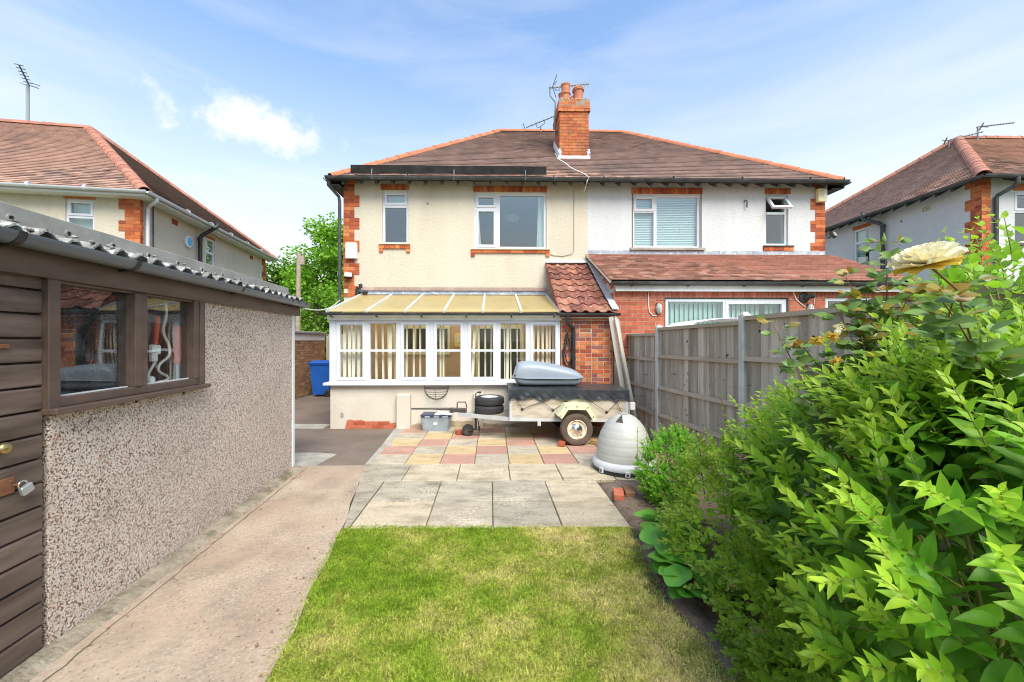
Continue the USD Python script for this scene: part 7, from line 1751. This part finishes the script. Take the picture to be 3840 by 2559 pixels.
# dry twigs on the soil
tw = thing('twig_heap', 'scattered brown twigs lying on the soil beside the patio', 'twigs', (1.45, 3.72, 0), kind='stuff')
tm = MB(); r = np.random.default_rng(9)
for k in range(70):
    c = r.normal(0, 1, 3) * (.14, .20, 0); a = r.normal(.5, .5); l = r.uniform(.06, .20); d = np.array([math.cos(a), -math.sin(a), 0]) * l
    tm.tube([c + (0, 0, .005 + r.uniform(0, .02)), c + d * .5 + (0, 0, .015 + r.uniform(0, .02)), c + d + (0, 0, .005)], r.uniform(.0015, .004), 5)
obj('twigs', tm, M['twig'], tw, kind='stuff')
for nm, lab, spread, n_l, y0 in (('seedling_patch', 'scattered small weeds growing on the soil by the bed', .22, 60, 3.35),):
    t = thing(nm, lab, 'weeds', (1.36, y0, 0), kind='stuff'); P_ = r.normal(0, 1, (n_l, 3)) * (.10, .22, 0) + (0, 0, .012)
    a = r.uniform(0, 2 * PI, n_l); obj('leaves', joined(place_leaves(leaf_shape(.4, .1, .1, False), P_, np.c_[np.cos(a), np.sin(a), r.uniform(0, .5, n_l)], np.tile([0, 0, 1.0], (n_l, 1)), r.uniform(.015, .035, n_l))), M['leaf_climb'], t, kind='stuff')

# trees behind the passage
def tree(name, label, x, y, h, rx, ry, n_clump, seed, per=120, ls=.17, zlo=.18):
    r = np.random.default_rng(seed); t = thing(name, label, 'tree', (x, y, -.06))
    limbs = MB().tube([(0, 0, 0), (.1, 0, h * .2), (-.05, .1, h * .45), (.1, 0, h * .8)], [.22, .17, .12, .03], 10)
    cl = []
    while len(cl) < n_clump:
        u = r.uniform(-1, 1, 3)
        if np.linalg.norm(u) > 1: continue
        rr = np.linalg.norm(u)
        if rr < .45 and r.uniform() < .6: continue
        z = zlo * h + (1 - zlo) * h * (u[2] * .5 + .5)
        sh_ = 1.0 if u[2] < .0 else math.sqrt(max(0.02, 1 - (u[2]) ** 2 * .75))
        cl.append(np.array([u[0] * rx * sh_, u[1] * ry * sh_, z]))
    cl = np.array(cl)
    for c in cl[::3]:
        s = np.array([0, 0, h * .25 + .45 * (c[2] - h * .25)]) ; limbs.tube([s, (s + c) / 2 + (0, 0, .1), c], [.06, .04, .012], 5, False)
    obj('trunk', limbs, M['bark'], t, smooth=60)
    P_, D_l, U_ = [], [], []
    for c in cl:
        R = r.uniform(.45, .85); k = int(per * r.uniform(.6, 1.3))
        o = r.normal(0, 1, (k, 3)); o /= np.linalg.norm(o, axis=1, keepdims=True); o *= (R * r.uniform(.3, 1.05, (k, 1)) ** .6) * np.array([1.15, 1.15, .62])
        P_.append(c + o); D_l.append(o + r.normal(0, .35, (k, 3)) + (0, 0, -.15)); U_.append(np.tile([0, 0, 1.0], (k, 1)) + r.normal(0, .35, (k, 3)))
    P_, D_l, U_ = map(np.vstack, (P_, D_l, U_)); V, F = leaf_shape(.42, .15, .2, False)
    R = frames(D_l, U_); L = r.uniform(.7, 1.2, len(P_)) * ls
    Vt_ = np.einsum('nij,kj->nki', R, V) * L[:, None, None] + P_[:, None]
    Ft_ = F[None] + (np.arange(len(P_)) * len(V))[:, None, None]
    obj('crown', (Vt_.reshape(-1, 3), Ft_.reshape(-1, 3)), M['leaf_tree'], t, False)
tree('maple_tree', 'tall leafy green tree between the two houses behind the side passage', -8.9, 21.5, 8.1, 2.6, 2.2, 120, 31, 130)
tree('maple_tree', 'lower spreading green tree left of the tall one beside the far eaves', -12.0, 23.0, 6.3, 2.4, 2.2, 90, 32, 130)
tree('garden_bush', 'rounded green bush behind the passage wall below the tall tree', -7.9, 17.5, 4.0, 1.6, 1.4, 55, 33, 120, .15, .05)

ll = thing('leaf_litter', 'few dry leaves and bits scattered on the path and the slabs', 'leaves', (0, 0, 0), kind='stuff')
r = np.random.default_rng(404); n_l = 70
yy = r.uniform(1.7, 5.0, n_l); side = r.uniform(0, 1, n_l) < .6
xx = np.where(side, -2.0 - .0918 * yy + np.abs(r.normal(0, .09, n_l)), np.array([path_edge(y) for y in yy]) - np.abs(r.normal(0, .12, n_l)))
P_ = np.c_[xx, yy, np.full(n_l, .012)]; a = r.uniform(0, 2 * PI, n_l)
obj('leaves', joined(place_leaves(leaf_shape(.5, .3, -.1, False), P_, np.c_[np.cos(a), np.sin(a), r.uniform(0, .25, n_l)], np.tile([0, 0, 1.0], (n_l, 1)), r.uniform(.008, .022, n_l))), M['twig'], ll, kind='stuff')
